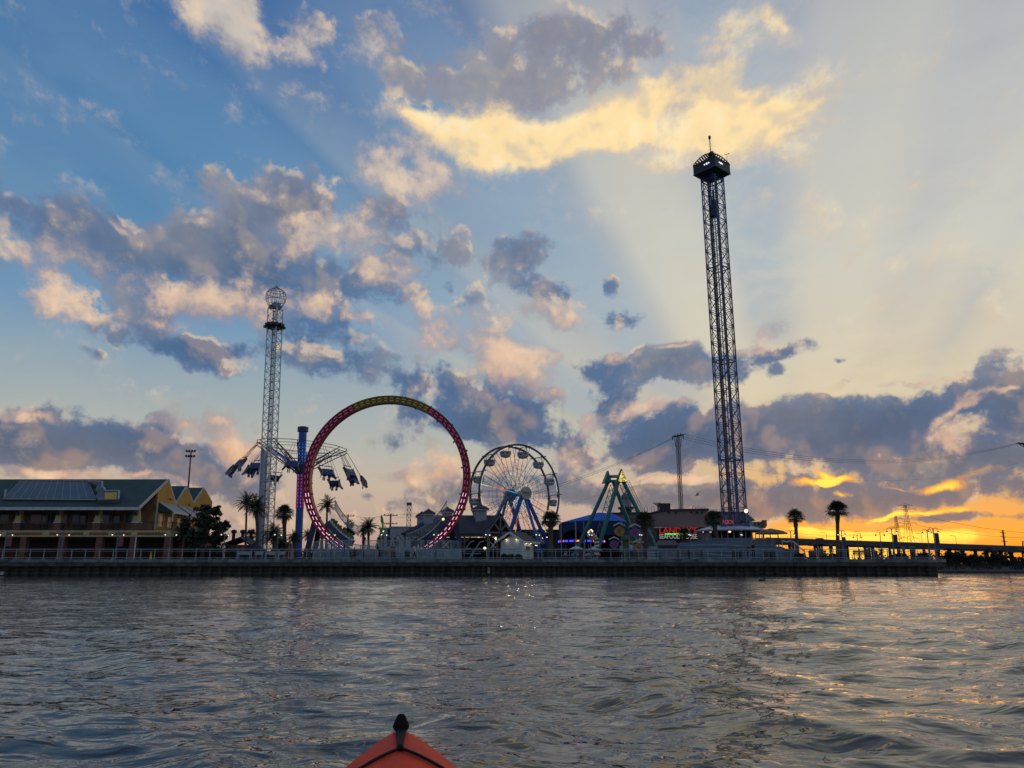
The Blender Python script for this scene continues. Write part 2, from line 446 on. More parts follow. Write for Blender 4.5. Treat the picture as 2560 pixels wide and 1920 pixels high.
# ------------------------------------------------------------------ mesh builder
class MB:
    def __init__(self):
        self.v = []
        self.f = []
        self.mi = []
        self.m = 0

    def add(self, vs, fs):
        o = len(self.v)
        self.v.extend([Vector(p) for p in vs])
        self.f.extend([tuple(i + o for i in f) for f in fs])
        self.mi.extend([self.m] * len(fs))
        return self

    def box(self, c, s, rz=0.0, rot=None):
        c = Vector(c)
        hx, hy, hz_ = s[0] / 2, s[1] / 2, s[2] / 2
        mtx = rot if rot is not None else Matrix.Rotation(rz, 3, 'Z')
        vs = [c + mtx @ Vector((x * hx, y * hy, z * hz_)) for x in (-1, 1) for y in (-1, 1) for z in (-1, 1)]
        return self.add(vs, [(0, 1, 3, 2), (4, 6, 7, 5), (0, 4, 5, 1), (2, 3, 7, 6), (0, 2, 6, 4), (1, 5, 7, 3)])

    def box2(self, a, b):
        a, b = Vector(a), Vector(b)
        return self.box((a + b) / 2, [abs(x) for x in (b - a)])

    def bar(self, p, q, w, h=None, up=(0, 0, 1)):
        p, q = Vector(p), Vector(q)
        h = w if h is None else h
        d = (q - p)
        if d.length < 1e-6:
            return self
        d.normalize()
        u = Vector(up)
        s = d.cross(u)
        if s.length < 1e-3:
            s = d.cross(Vector((1, 0, 0)))
        s.normalize()
        u = s.cross(d).normalized()
        vs = []
        for e in (p, q):
            for (i, j) in ((-1, -1), (1, -1), (1, 1), (-1, 1)):
                vs.append(e + s * (i * w / 2) + u * (j * h / 2))
        return self.add(vs, [(0, 1, 2, 3), (7, 6, 5, 4), (0, 4, 5, 1), (1, 5, 6, 2), (2, 6, 7, 3), (3, 7, 4, 0)])

    def cyl(self, p, q, r0, r1=None, n=8, cap=True):
        p, q = Vector(p), Vector(q)
        r1 = r0 if r1 is None else r1
        d = (q - p).normalized()
        s = d.orthogonal().normalized()
        t = d.cross(s)
        vs = []
        for e, r in ((p, r0), (q, r1)):
            for k in range(n):
                a = 2 * math.pi * k / n
                vs.append(e + (s * math.cos(a) + t * math.sin(a)) * r)
        fs = [(k, (k + 1) % n, n + (k + 1) % n, n + k) for k in range(n)]
        if cap:
            fs += [tuple(range(n - 1, -1, -1)), tuple(range(n, 2 * n))]
        return self.add(vs, fs)

    def tube(self, pts, r, n=6, closed=False, cap=True):
        pts = [Vector(p) for p in pts]
        m = len(pts)
        rs = r if isinstance(r, (list, tuple)) else [r] * m
        vs, fs = [], []
        prev = None
        for i in range(m):
            if closed:
                d = pts[(i + 1) % m] - pts[i - 1]
            else:
                d = pts[min(i + 1, m - 1)] - pts[max(i - 1, 0)]
            d.normalize()
            if prev is None:
                s = d.orthogonal().normalized()
            else:
                s = (prev - d * prev.dot(d))
                s = s.normalized() if s.length > 1e-4 else d.orthogonal().normalized()
            prev = s
            t = d.cross(s)
            for k in range(n):
                a = 2 * math.pi * k / n
                vs.append(pts[i] + (s * math.cos(a) + t * math.sin(a)) * rs[i])
        for i in range(m if closed else m - 1):
            j = (i + 1) % m
            for k in range(n):
                fs.append((i * n + k, i * n + (k + 1) % n, j * n + (k + 1) % n, j * n + k))
        if not closed and cap:
            fs += [tuple(range(n - 1, -1, -1)), tuple(range((m - 1) * n, m * n))]
        return self.add(vs, fs)

    def lathe(self, prof, c=(0, 0, 0), n=16, cap=True, a0=0.0):
        c = Vector(c)
        vs, fs = [], []
        m = len(prof)
        for (r, z) in prof:
            for k in range(n):
                a = a0 + 2 * math.pi * k / n
                vs.append(c + Vector((r * math.cos(a), r * math.sin(a), z)))
        for i in range(m - 1):
            for k in range(n):
                fs.append((i * n + k, i * n + (k + 1) % n, (i + 1) * n + (k + 1) % n, (i + 1) * n + k))
        if cap:
            if prof[0][0] > 1e-4:
                fs.append(tuple(range(n - 1, -1, -1)))
            if prof[-1][0] > 1e-4:
                fs.append(tuple(range((m - 1) * n, m * n)))
        return self.add(vs, fs)

    def sphere(self, c, r, n=8, m=6, sc_=(1, 1, 1)):
        prof = [(r * math.sin(math.pi * i / m), -r * math.cos(math.pi * i / m)) for i in range(m + 1)]
        o = len(self.v)
        self.lathe([(max(p[0], 1e-5), p[1]) for p in prof], (0, 0, 0), n, cap=False)
        for i in range(o, len(self.v)):
            p = self.v[i]
            self.v[i] = Vector((c[0] + p.x * sc_[0], c[1] + p.y * sc_[1], c[2] + p.z * sc_[2]))
        return self

    def poly(self, pts):
        return self.add(pts, [tuple(range(len(pts)))])

    def prism(self, pts, d):
        """closed outline pts (3d) thickened by the vector d"""
        pts = [Vector(p) for p in pts]
        d = Vector(d)
        n = len(pts)
        vs = pts + [p + d for p in pts]
        fs = [tuple(range(n - 1, -1, -1)), tuple(range(n, 2 * n))]
        fs += [(k, (k + 1) % n, n + (k + 1) % n, n + k) for k in range(n)]
        return self.add(vs, fs)

    def quad_strip(self, A, B):
        n = len(A)
        return self.add(list(A) + list(B), [(i, i + 1, n + i + 1, n + i) for i in range(n - 1)])

    def build(self, name, m, parent=None, smooth=False, kind=None):
        root = Vector((0, 0, 0))
        p = parent
        while p is not None:
            root += p.location
            p = p.parent
        me = bpy.data.meshes.new(name)
        me.from_pydata([tuple(x - root) for x in self.v], [], self.f)
        mats = m if isinstance(m, (list, tuple)) else [m]
        for k in mats:
            me.materials.append(k)
        if len(mats) > 1:
            me.polygons.foreach_set('material_index', self.mi)
        if smooth:
            me.polygons.foreach_set('use_smooth', [True] * len(me.polygons))
        me.update()
        o = bpy.data.objects.new(name, me)
        col.objects.link(o)
        o.parent = parent
        if kind:
            o['kind'] = kind
        return o


def tag(o, label, cat, group=None):
    o['label'] = label
    o['category'] = cat
    if group:
        o['group'] = group
    return o


def thing(name, label, cat, loc=(0, 0, 0), group=None):
    o = bpy.data.objects.new(name, None)
    o.empty_display_size = 0.3
    o.location = loc
    col.objects.link(o)
    return tag(o, label, cat, group)


def copy_tree(o, parent=None):
    c = o.copy()
    col.objects.link(c)
    c.parent = parent
    for ch in o.children:
        copy_tree(ch, c)
    return c


def dup(o, loc, rz=0.0, label=None, group=None, scale=None):
    c = copy_tree(o)
    c.location = loc
    c.rotation_euler = (0, 0, rz)
    if scale is not None:
        c.scale = scale if isinstance(scale, (tuple, list)) else (scale,) * 3
    if label:
        c['label'] = label
    if group:
        c['group'] = group
    return c


def text_part(name, body, size, m, parent, loc, rot, depth=0.02, label=None, sx=1.0):
    """lettering as real extruded mesh letters (built-in font), local to parent"""
    cu = bpy.data.curves.new(name, 'FONT')
    cu.body = body
    cu.size = size
    cu.extrude = depth
    cu.align_x = 'CENTER'
    cu.align_y = 'CENTER'
    cu.resolution_u = 3
    tmp = bpy.data.objects.new(name + "_tmp", cu)
    col.objects.link(tmp)
    dg = bpy.context.evaluated_depsgraph_get()
    me = bpy.data.meshes.new_from_object(tmp.evaluated_get(dg))
    bpy.data.objects.remove(tmp)
    bpy.data.curves.remove(cu)
    me.name = name
    me.materials.clear()
    me.materials.append(m)
    o = bpy.data.objects.new(name, me)
    o.location = loc
    o.rotation_euler = rot
    o.scale = (sx, 1, 1)
    col.objects.link(o)
    o.parent = parent
    return o


DECK = 1.75

# ------------------------------------------------------------------ water
def build_water():
    # polar sheet centred under the camera: fine rings near it, coarse far away
    r = [0.6]
    while r[-1] < 170:
        r.append(r[-1] * 1.0095 + 0.002)
    while r[-1] < 9000:
        r.append(r[-1] * 1.35)
    r = np.array(r)
    a_f = np.linspace(-0.80, 0.80, 561)
    a_b = np.linspace(0.80, 2 * math.pi - 0.80, 60)[1:-1]
    a = np.concatenate([a_f, a_b])
    na, nr = len(a), len(r)
    RR, AA = np.meshgrid(r, a, indexing='ij')
    X = RR * np.sin(AA)
    Y = RR * np.cos(AA)
    Z = np.zeros_like(X)
    cell = np.maximum(RR * 0.0095, RR * 0.00286)
    g = np.random.default_rng(11)
    lam = np.concatenate([np.geomspace(0.16, 0.9, 64), np.geomspace(0.8, 3.6, 36)])
    wind = R(78)          # waves run mostly towards/away from the viewer, slightly across
    for L in lam:
        th = wind + g.normal(0, 0.62)
        k = 2 * math.pi / L
        amp = 0.0040 * L ** 0.85 * g.uniform(0.5, 1.35)
        if L > 0.8:
            amp *= 1.2
        ph = g.uniform(0, 2 * math.pi)
        arg = k * (X * math.cos(th) + Y * math.sin(th)) + ph + 0.9 * np.sin(0.37 * X / L ** 0.3 + 1.7 * ph) + 0.8 * np.sin(0.29 * Y + 2.3 * ph)
        fade = np.clip((L / cell - 2.2) / 2.0, 0, 1)
        w = np.sin(arg)
        w = 1.25 * (1 - np.abs(np.sin(arg / 2))) ** 1.3 * 1.6 - 0.72 if L < 1.4 else w
        Z += amp * fade * w
    # patches of calmer and rougher water
    patch = 0.75 + 0.35 * np.sin(0.19 * X + 0.6 * np.sin(0.13 * Y)) * np.sin(0.11 * Y + 0.5 * np.sin(0.17 * X))
    Z *= patch
    Z *= np.interp(Y, [6, 20, 70, 130], [1.05, 0.95, 0.65, 0.5])      # calmer in the lee of the seawall
    Z *= np.clip((RR - 0.0) / 1.0, 0, 1)
    Z[RR > 160] = 0
    V = np.stack([X, Y, Z], -1).reshape(-1, 3)
    V = np.vstack([V, [[0, 0, 0]]])
    idx = np.arange(nr * na).reshape(nr, na)
    j2 = np.roll(idx, -1, axis=1)
    q = np.stack([idx[:-1], idx[1:], j2[1:], j2[:-1]], -1).reshape(-1, 4)
    me = bpy.data.meshes.new("water")
    nq = len(q)
    tri = np.stack([np.full(na, nr * na), idx[0], j2[0]], -1)
    me.vertices.add(len(V))
    me.vertices.foreach_set('co', V.ravel())
    me.loops.add(nq * 4 + na * 3)
    me.loops.foreach_set('vertex_index', np.concatenate([q.ravel(), tri.ravel()]))
    me.polygons.add(nq + na)
    me.polygons.foreach_set('loop_start', np.concatenate([np.arange(nq) * 4, nq * 4 + np.arange(na) * 3]))
    me.polygons.foreach_set('use_smooth', np.ones(nq + na, dtype=bool))
    me.update(calc_edges=True)
    me.validate()
    o = bpy.data.objects.new("water", me)
    col.objects.link(o)
    o['kind'] = 'structure'
    m = bpy.data.materials.new("water")
    m.use_nodes = True
    nt = m.node_tree
    b = nt.nodes['Principled BSDF']
    b.inputs['Base Color'].default_value = (0.052, 0.052, 0.036, 1)
    b.inputs['Roughness'].default_value = 0.025
    b.inputs['IOR'].default_value = 1.52
    t = nt.nodes.new('ShaderNodeTexCoord')
    mp = nt.nodes.new('ShaderNodeMapping')
    mp.inputs['Scale'].default_value = (0.75, 1.5, 1)
    mp.inputs['Rotation'].default_value = (0, 0, R(8))
    nt.links.new(t.outputs['Object'], mp.inputs[0])
    n1 = nt.nodes.new('ShaderNodeTexNoise')
    n1.inputs['Scale'].default_value = 3.6
    n1.inputs['Detail'].default_value = 2.5
    n1.inputs['Roughness'].default_value = 0.5
    n1.inputs['Distortion'].default_value = 0.4
    nt.links.new(mp.outputs[0], n1.inputs['Vector'])
    n2 = nt.nodes.new('ShaderNodeTexNoise')
    n2.inputs['Scale'].default_value = 0.55
    n2.inputs['Detail'].default_value = 3
    nt.links.new(mp.outputs[0], n2.inputs['Vector'])
    ad = nt.nodes.new('ShaderNodeMath')
    ad.operation = 'MULTIPLY_ADD'
    nt.links.new(n2.outputs['Fac'], ad.inputs[0])
    ad.inputs[1].default_value = 1.2
    nt.links.new(n1.outputs['Fac'], ad.inputs[2])
    bp = nt.nodes.new('ShaderNodeBump')
    sy = nt.nodes.new('ShaderNodeSeparateXYZ')
    nt.links.new(t.outputs['Object'], sy.inputs[0])
    mr = nt.nodes.new('ShaderNodeMapRange')
    nt.links.new(sy.outputs[1], mr.inputs[0])
    mr.inputs[1].default_value = 5.0
    mr.inputs[2].default_value = 65.0
    mr.inputs[3].default_value = 0.46
    mr.inputs[4].default_value = 0.42
    nt.links.new(mr.outputs[0], bp.inputs['Strength'])
    bp.inputs['Distance'].default_value = 0.075
    nt.links.new(ad.outputs[0], bp.inputs['Height'])
    nt.links.new(bp.outputs[0], b.inputs['Normal'])
    me.materials.append(m)
    return o


build_water()

# ------------------------------------------------------------------ boardwalk, seawall and land
M_deck = mat("boardwalk_planks", (0.16, 0.17, 0.17), 0.75, var=0.25, scale=1.5, bump=0.4)
M_beam = mat("edge_timber", (0.17, 0.19, 0.19), 0.8, var=0.45, scale=0.9, bump=0.5, color2=(0.10, 0.12, 0.11))
M_beam2 = mat("fascia_concrete", (0.075, 0.075, 0.068), 0.85, var=0.5, scale=0.8, bump=0.6, color2=(0.035, 0.036, 0.034))
M_pile = mat("sheet_piling", (0.034, 0.038, 0.042), 0.8, var=0.7, scale=0.7, bump=0.6)
_nt = M_pile.node_tree
_b = _nt.nodes['Principled BSDF']
_src = _b.inputs['Base Color'].links[0].from_socket
_tc = _nt.nodes.new('ShaderNodeTexCoord')
_sx = _nt.nodes.new('ShaderNodeSeparateXYZ')
_nt.links.new(_tc.outputs['Object'], _sx.inputs[0])
_nn = _nt.nodes.new('ShaderNodeTexNoise')
_nn.inputs['Scale'].default_value = 1.3
_nn.inputs['Detail'].default_value = 5
_nt.links.new(_tc.outputs['Object'], _nn.inputs['Vector'])
_ma = _nt.nodes.new('ShaderNodeMath')
_ma.operation = 'MULTIPLY_ADD'
_nt.links.new(_nn.outputs['Fac'], _ma.inputs[0])
_ma.inputs[1].default_value = 0.55
_nt.links.new(_sx.outputs[2], _ma.inputs[2])
_cr = _nt.nodes.new('ShaderNodeValToRGB')          # barnacle / algae band around the tide line
for _p, _c in ((0.0, 0.0), (0.45, 0.0), (0.55, 0.75), (0.68, 0.55), (0.75, 0.0)):
    _e = _cr.color_ramp.elements.new(_p)
    _e.color = (_c, _c, _c, 1)
_nt.links.new(_ma.outputs[0], _cr.inputs[0])
_mx = _nt.nodes.new('ShaderNodeMix')
_mx.data_type = 'RGBA'
_nt.links.new(_cr.outputs[0], _mx.inputs[0])
_nt.links.new(_src, _mx.inputs[6])
_mx.inputs[7].default_value = (0.085, 0.09, 0.08, 1)
_nt.links.new(_mx.outputs[2], _b.inputs['Base Color'])
WALLY = 85.0
X0, X1 = -110.0, gx(2367, WALLY, 1.0)

m = MB()
m.box2((X0, WALLY + 0.1, DECK - 0.12), (X1, 150.0, DECK))
m.build("boardwalk", M_deck, kind='structure')
m = MB()
x = X0
while x < X1 - 0.5:          # heavy edge timber laid in lengths
    L = min(6.1, X1 - x)
    m.box2((x + 0.02, WALLY - 0.06, 1.43), (x + L - 0.02, WALLY + 0.32, DECK + 0.02))
    x += L
wall = m.build("seawall_cap", M_beam, kind='structure')
m = MB()
x = X0
while x < X1 - 0.5:
    L = min(3.05, X1 - x)
    m.box2((x + 0.015, WALLY + 0.02, 1.03), (x + L - 0.015, WALLY + 0.4, 1.425))
    x += L
m.build("seawall_fascia", M_beam2, kind='structure')
m = MB()
x = X0
pts = []
while x < X1 - 1.4:          # corrugated sheet piles
    pts += [(x, 0.0), (x + 0.35, 0.0), (x + 0.5, 0.28), (x + 0.95, 0.28)]
    x += 1.1
A = [Vector((px, WALLY + 0.75 + dy, -1.5)) for px, dy in pts]
B = [Vector((p.x, p.y, 1.03)) for p in A]
m.quad_strip(A, B)
m.box2((X0, WALLY + 1.2, -1.5), (X1 - 0.42, 149.0, DECK - 0.13))
m.build("seawall", M_pile, kind='structure')

# wide land behind the boardwalk and round the channel
M_land = mat("ground_soil", (0.05, 0.055, 0.04), 0.95, var=0.4, scale=0.2, bump=0.5)
m = MB()
m.box2((-3000, 149.5, -2.0), (150, 4000, DECK - 0.2))
m.build("ground", M_land, kind='structure')
# the far bank to the right: low, rough shore
n_x = 90
A, B, C2, D2 = [], [], [], []
for i in range(n_x + 1):
    xx = X1 - 4 + i * (260.0 / n_x)
    j = mnoise.noise(Vector((xx * 0.13, 3.1, 0)))
    yy = 121.5 + 1.2 * j + max(0, (xx - 75)) * 0.05
    A.append(Vector((xx, yy, -0.6)))
    B.append(Vector((xx, yy + 0.5, 0.28 + 0.15 * j)))
    C2.append(Vector((xx, yy + 5, 0.95 + 0.3 * mnoise.noise(Vector((xx * 0.2, 7.7, 0))))))
    D2.append(Vector((xx, 900, 1.3)))
m = MB()
m.quad_strip(A, B)
m.quad_strip(B, C2)
m.quad_strip(C2, D2)
m.build("shore_bank", mat("shore_earth", (0.035, 0.037, 0.03), 0.95, var=0.5, scale=0.6, bump=0.7), smooth=True, kind='structure')

# ------------------------------------------------------------------ kayak (we sit in it)
def build_kayak():
    KA = math.atan2(-0.430, 3.2)
    yaw = -KA                      # bow points a little left of straight ahead
    root = thing("kayak", "red plastic kayak bow pointing across the water towards the seawall", "kayak", (0, 0, 0))
    M_hull = mat("kayak_plastic", (0.80, 0.055, 0.012), 0.55, var=0.14, scale=6, bump=0.06, color2=(0.62, 0.036, 0.010), spec=0.14)
    M_blk = mat("kayak_black_rubber", (0.007, 0.007, 0.008), 0.7, var=0.2, scale=20, spec=0.2)
    ca, sa_ = math.cos(yaw), math.sin(yaw)

    def T(s, w, z):                # s along the boat, w to the right, z up
        return Vector((-s * sa_ + w * ca, s * ca + w * sa_, z))
    # stations: distance, half width, gunwale height, centre (deck ridge) height, keel height
    st = [(-1.35, 0.02, 0.34, 0.36, 0.12), (-1.2, 0.16, 0.31, 0.34, 0.02), (-0.8, 0.32, 0.27, 0.29, -0.08), (-0.2, 0.38, 0.25, 0.20, -0.11), (0.5, 0.385, 0.25, 0.17, -0.12),
          (1.2, 0.38, 0.25, 0.19, -0.12), (1.8, 0.37, 0.25, 0.27, -0.11), (2.3, 0.345, 0.252, 0.325, -0.09), (2.6, 0.318, 0.258, 0.352, -0.06), (2.8, 0.285, 0.266, 0.366, -0.02),
          (2.95, 0.243, 0.276, 0.376, 0.03), (3.06, 0.198, 0.290, 0.382, 0.08), (3.14, 0.148, 0.306, 0.386, 0.13), (3.19, 0.098, 0.322, 0.388, 0.19), (3.215, 0.050, 0.340, 0.386, 0.26), (3.222, 0.010, 0.355, 0.378, 0.32)]
    m = MB()
    rings = []
    for (s, hw, zg, zc, zk) in st:
        ring = []
        prof = []
        # deck from right gunwale over the rounded crown to left gunwale
        for t in np.linspace(1, -1, 17):
            k = abs(t)
            z = zc + (zg - zc) * (k ** 2.2)
            prof.append((t * hw, z))
        for t in np.linspace(-1, 1, 13)[1:-1]:
            z = zk + (zg - zk) * (abs(t) ** 2.6)
            prof.append((t * hw * (1.0 - 0.05 * (1 - abs(t))), z - 0.0))
        rings.append([T(s, w, z) for (w, z) in prof])
    n = len(rings[0])
    vs = [p for r_ in rings for p in r_]
    fs = []
    for i in range(len(rings) - 1):
        for k in range(n):
            fs.append((i * n + k, i * n + (k + 1) % n, (i + 1) * n + (k + 1) % n, (i + 1) * n + k))
    fs += [tuple(range(n)), tuple(range(len(vs) - 1, len(vs) - n - 1, -1))]
    m.add(vs, fs)
    hull = m.build("hull", M_hull, root, smooth=True)
    sub = hull.modifiers.new("subd", 'SUBSURF')
    sub.levels = sub.render_levels = 2
    # bow toggle handle standing on the nose, held by a strap
    m = MB()
    prof = [(0.0, -0.010), (0.022, -0.008), (0.031, 0.004), (0.032, 0.013), (0.025, 0.029), (0.017, 0.046), (0.010, 0.053), (0.0, 0.055)]
    c = T(3.19, 0.0, 0.396)
    nn = 9
    vs, fs = [], []
    for (r_, z) in prof:
        for k in range(nn):
            a = 2 * math.pi * k / nn
            vs.append(c + Vector((max(r_, 1e-4) * math.cos(a), max(r_, 1e-4) * 0.55 * math.sin(a), z)))
    for i in range(len(prof) - 1):
        for k in range(nn):
            fs.append((i * nn + k, i * nn + (k + 1) % nn, (i + 1) * nn + (k + 1) % nn, (i + 1) * nn + k))
    m.add(vs, fs)
    m.build("toggle_handle", M_blk, root)
    m = MB()
    m.box(c + Vector((0, 0, -0.008)), (0.058, 0.03, 0.006))
    m.build("handle_washer", mat("pale_plastic", (0.55, 0.55, 0.55), 0.5), root)

    def deck_z(s, w):
        for a, b in zip(st[:-1], st[1:]):
            if a[0] <= s <= b[0]:
                t = (s - a[0]) / (b[0] - a[0])
                hw, zg, zc = [a[i] + (b[i] - a[i]) * t for i in (1, 2, 3)]
                return zc + (zg - zc) * (min(1, abs(w) / hw) ** 2.2)
        return 0.3
    m = MB()
    pts = [T(3.2, 0, 0.392)] + [T(s, 0, deck_z(s, 0) + 0.006) for s in np.linspace(3.19, 2.93, 8)]
    strap = [(p, 0.022 - 0.014 * i / 8) for i, p in enumerate(pts)]
    sx = Vector((ca, sa_, 0))
    A = [p - sx * w for p, w in strap]
    B = [p + sx * w for p, w in strap]
    m.quad_strip(A, B)
    m.quad_strip([p + Vector((0, 0, 0.006)) for p in A], [p + Vector((0, 0, 0.006)) for p in B])
    m.build("strap", M_blk, root)
    # deck rigging cord: V from the strap end to both gunwales
    m = MB()
    for sgn in (-1, 1):
        pts = []
        for t in np.linspace(0, 1, 14):
            s = 2.935 - 0.33 * t
            w = sgn * 0.29 * t
            pts.append(T(s, w, deck_z(s, w) + 0.007))
        m.tube(pts, 0.0055, 8)
    m.sphere(T(2.935, 0, deck_z(2.935, 0) + 0.008), 0.013)
    m.build("deck_cord", M_blk, root, smooth=True)
    # seat behind, out of the picture but part of the boat
    m = MB()
    m.box(T(0.15, 0, 0.24), (0.44, 0.42, 0.06), yaw)
    m.box(T(-0.12, 0, 0.45), (0.44, 0.06, 0.42), yaw)
    m.build("seat", M_blk, root)


build_kayak()

# ------------------------------------------------------------------ common colours
M_white = mat("white_paint", (0.62, 0.63, 0.62), 0.5, var=0.12, scale=2)
M_trim = mat("pale_trim", (0.50, 0.51, 0.50), 0.6, var=0.15, scale=2)
M_grey = mat("grey_steel", (0.30, 0.34, 0.36), 0.5, metal=0.2, var=0.2, scale=3)
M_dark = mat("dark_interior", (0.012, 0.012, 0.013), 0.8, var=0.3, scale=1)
M_black = mat("black_metal", (0.015, 0.016, 0.018), 0.45, var=0.2, scale=4)
M_brick = mat("brick", (0.16, 0.075, 0.05), 0.85, var=0.35, scale=4, bump=0.4)
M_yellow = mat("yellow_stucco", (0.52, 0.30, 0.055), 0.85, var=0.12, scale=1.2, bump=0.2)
M_cream = mat("cream_stucco", (0.42, 0.36, 0.17), 0.85, var=0.14, scale=1.2, bump=0.2)
M_roofg = mat("green_roof", (0.026, 0.064, 0.054), 0.75, var=0.25, scale=0.8, bump=0.3)
M_glass = mat("window_glass", (0.07, 0.095, 0.10), 0.08, var=0.3, scale=0.5)
M_lampw = lamp_mat("lamp_glow_white", (255, 240, 215), 1.4)
M_lampk = lamp_mat("lamp_glow_warm", (255, 214, 160), 1.8)
M_navy = mat("navy_paint", (0.014, 0.035, 0.10), 0.4, var=0.15, scale=2)
M_blue = mat("blue_paint", (0.012, 0.085, 0.36), 0.4, var=0.15, scale=2)
M_teal = mat("teal_paint", (0.012, 0.16, 0.14), 0.4, var=0.15, scale=1)
M_red = mat("red_paint", (0.42, 0.02, 0.02), 0.4, var=0.12, scale=2)
M_wood = mat("weathered_wood", (0.17, 0.14, 0.11), 0.85, var=0.3, scale=2, bump=0.3)


def ray_plane(px, py, p0, n):
    d = ray(px, py)
    o = Vector((0, 0, EYE))
    t = (Vector(p0) - o).dot(n) / d.dot(n)
    return o + d * t


def rect_wall(m, xa, xb, za, zb, y, th=0.06):
    m.box2((xa, y - th, za), (xb, y, zb))


def build_restaurant():
    root = thing("restaurant_building", "two storey yellow restaurant with dark green roofs and long balcony beside the seawall railing", "building", (-50, 95, DECK))
    Yf = 95.0
    xr = at(427, 1340, Yf).x
    xl = -84.0
    z2, zf = hz(1326, Yf), hz(1342, Yf)
    gx_ = -45.2
    # lower storey
    m = MB()
    m.box2((xl, 98.6, DECK), (xr - 0.8, 99.0, zf))
    m.box2((xr - 1.0, 98.6, DECK), (xr - 0.7, 112, zf))
    lw = m.build("lower_wall", mat("lower_brick_wall", (0.16, 0.075, 0.055), 0.85, var=0.4, scale=1.5, bump=0.3), root)
    m = MB()
    for k in range(11):
        px = 0 + k * 0
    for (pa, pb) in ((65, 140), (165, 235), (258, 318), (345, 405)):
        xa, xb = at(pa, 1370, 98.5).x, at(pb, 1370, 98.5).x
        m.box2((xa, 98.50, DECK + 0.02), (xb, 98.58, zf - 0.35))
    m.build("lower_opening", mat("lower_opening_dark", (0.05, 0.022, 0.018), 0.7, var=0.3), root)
    for px in (-140, -40, 56, 152, 246, 331, 417):
        m = MB()
        xc = at(px, 1370, Yf).x
        m.box2((xc - 0.37, Yf - 0.05, DECK), (xc + 0.37, Yf + 0.7, zf - 0.003))
        m.box2((xc - 0.43, Yf - 0.11, DECK), (xc + 0.43, Yf + 0.76, DECK + 0.5))
        m.build("brick_column", M_brick, root)
    for Y in (98.5, 101.5, 104.6):
        m = MB()
        m.box2((xr - 0.5, Y, DECK), (xr, Y + 0.5, zf - 0.003))
        m.build("brick_column", M_brick, root)
    for px, Y in ((340, 95.0), (464, 104.0)):
        m = MB()
        c = at(px, 1370, Y)
        m.cyl((c.x, Y - 0.25, DECK), (c.x, Y - 0.25, zf), 0.07)
        m.build("drainpipe", M_white, root)
    # balcony slab and fascia with brick insets
    m = MB()
    m.box2((xl, Yf, zf), (xr, 98.6, z2 - 0.06))
    m.box2((gx_, 98.6, zf), (xr, 105.0, z2 - 0.06))
    m.box2((xl, Yf - 0.12, zf), (xr + 0.12, Yf - 0.002, z2))
    m.box2((xr + 0.002, Yf, zf), (xr + 0.12, 105.0, z2))
    fb = m.build("balcony_fascia", M_cream, root)
    m = MB()
    for (pa, pb) in ((-120, -30), (19, 107), (124, 210), (224, 272), (288, 329), (344, 415)):
        m = MB()
        rect_wall(m, at(pa, 1334, Yf).x, at(pb, 1334, Yf).x, zf + 0.2, z2 - 0.24, Yf - 0.12, 0.02)
        m.build("brick_inset", mat("inset_brick", (0.24, 0.10, 0.06), 0.85, var=0.3, scale=4, bump=0.3), fb)
    for ya, yb_ in ((95.6, 99.6), (100.4, 104.4)):
        m = MB()
        m.box2((xr + 0.12, ya, zf + 0.2), (xr + 0.14, yb_, z2 - 0.24))
        m.build("brick_inset", MATS["inset_brick"], fb)
    # upper wall
    ze = hz(1269, 94.3)
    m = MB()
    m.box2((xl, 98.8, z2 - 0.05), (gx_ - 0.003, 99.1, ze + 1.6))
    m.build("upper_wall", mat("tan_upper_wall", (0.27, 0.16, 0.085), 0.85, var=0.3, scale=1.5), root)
    for (pa, pb) in ((-70, -20), (0, 22), (76, 116), (128, 168), (180, 221), (256, 272), (313, 333)):
        xa, xb = at(pa, 1290, 98.7).x, at(pb, 1290, 98.7).x
        za, zb = hz(1309, 98.7), hz(1281, 98.7)
        m = MB()
        rect_wall(m, xa, xb, za, zb, 98.79, 0.03)
        w = m.build("window", M_glass, root)
        m = MB()
        t = 0.11
        rect_wall(m, xa - t, xb + t, zb + 0.002, zb + t, 98.79, 0.09)
        rect_wall(m, xa - t, xb + t, za - t, za - 0.002, 98.79, 0.09)
        rect_wall(m, xa - t, xa - 0.002, za, zb, 98.79, 0.09)
        rect_wall(m, xb + 0.002, xb + t, za, zb, 98.79, 0.09)
        m.build("window_frame", mat("window_frame", (0.22, 0.24, 0.22), 0.6, var=0.2), w)
    for px in (290, 206, 110):
        m = MB()
        c = at(px, 1310, 98.7).x
        rect_wall(m, c - 0.5, c + 0.5, z2, z2 + 2.2, 98.79, 0.05)
        d = m.build("door", mat("brown_door", (0.045, 0.022, 0.015), 0.5, var=0.2), root)
        m = MB()
        rect_wall(m, c - 0.36, c + 0.36, z2 + 1.0, z2 + 2.0, 98.738, 0.02)
        m.build("door_pane", M_glass, d)
    # tapered craftsman columns
    for px in (-150, -50, 49, 149, 247, 343):
        c = at(px, 1290, 95.3)
        m = MB()
        zb = hz(1305.5, 95.3)
        m.lathe([(0.55, 0), (0.30, ze - zb - 0.02)], (c.x, 95.35, zb), 4, a0=math.pi / 4)
        k = m.build("tapered_column", M_cream, root)
        m = MB()
        m.box2((c.x - 0.45, 94.97, z2 + 0.002), (c.x + 0.45, 95.8, zb - 0.1))
        m.build("column_pier", M_brick, k)
        m = MB()
        m.box2((c.x - 0.5, 94.93, zb - 0.1), (c.x + 0.5, 95.85, zb - 0.002))
        m.build("column_cap", M_trim, k)
        m = MB()
        m.lathe([(0.04, -0.25), (0.15, -0.15), (0.18, 0.08), (0.05, 0.26)], (c.x, 94.85, hz(1284, 95)), 8)
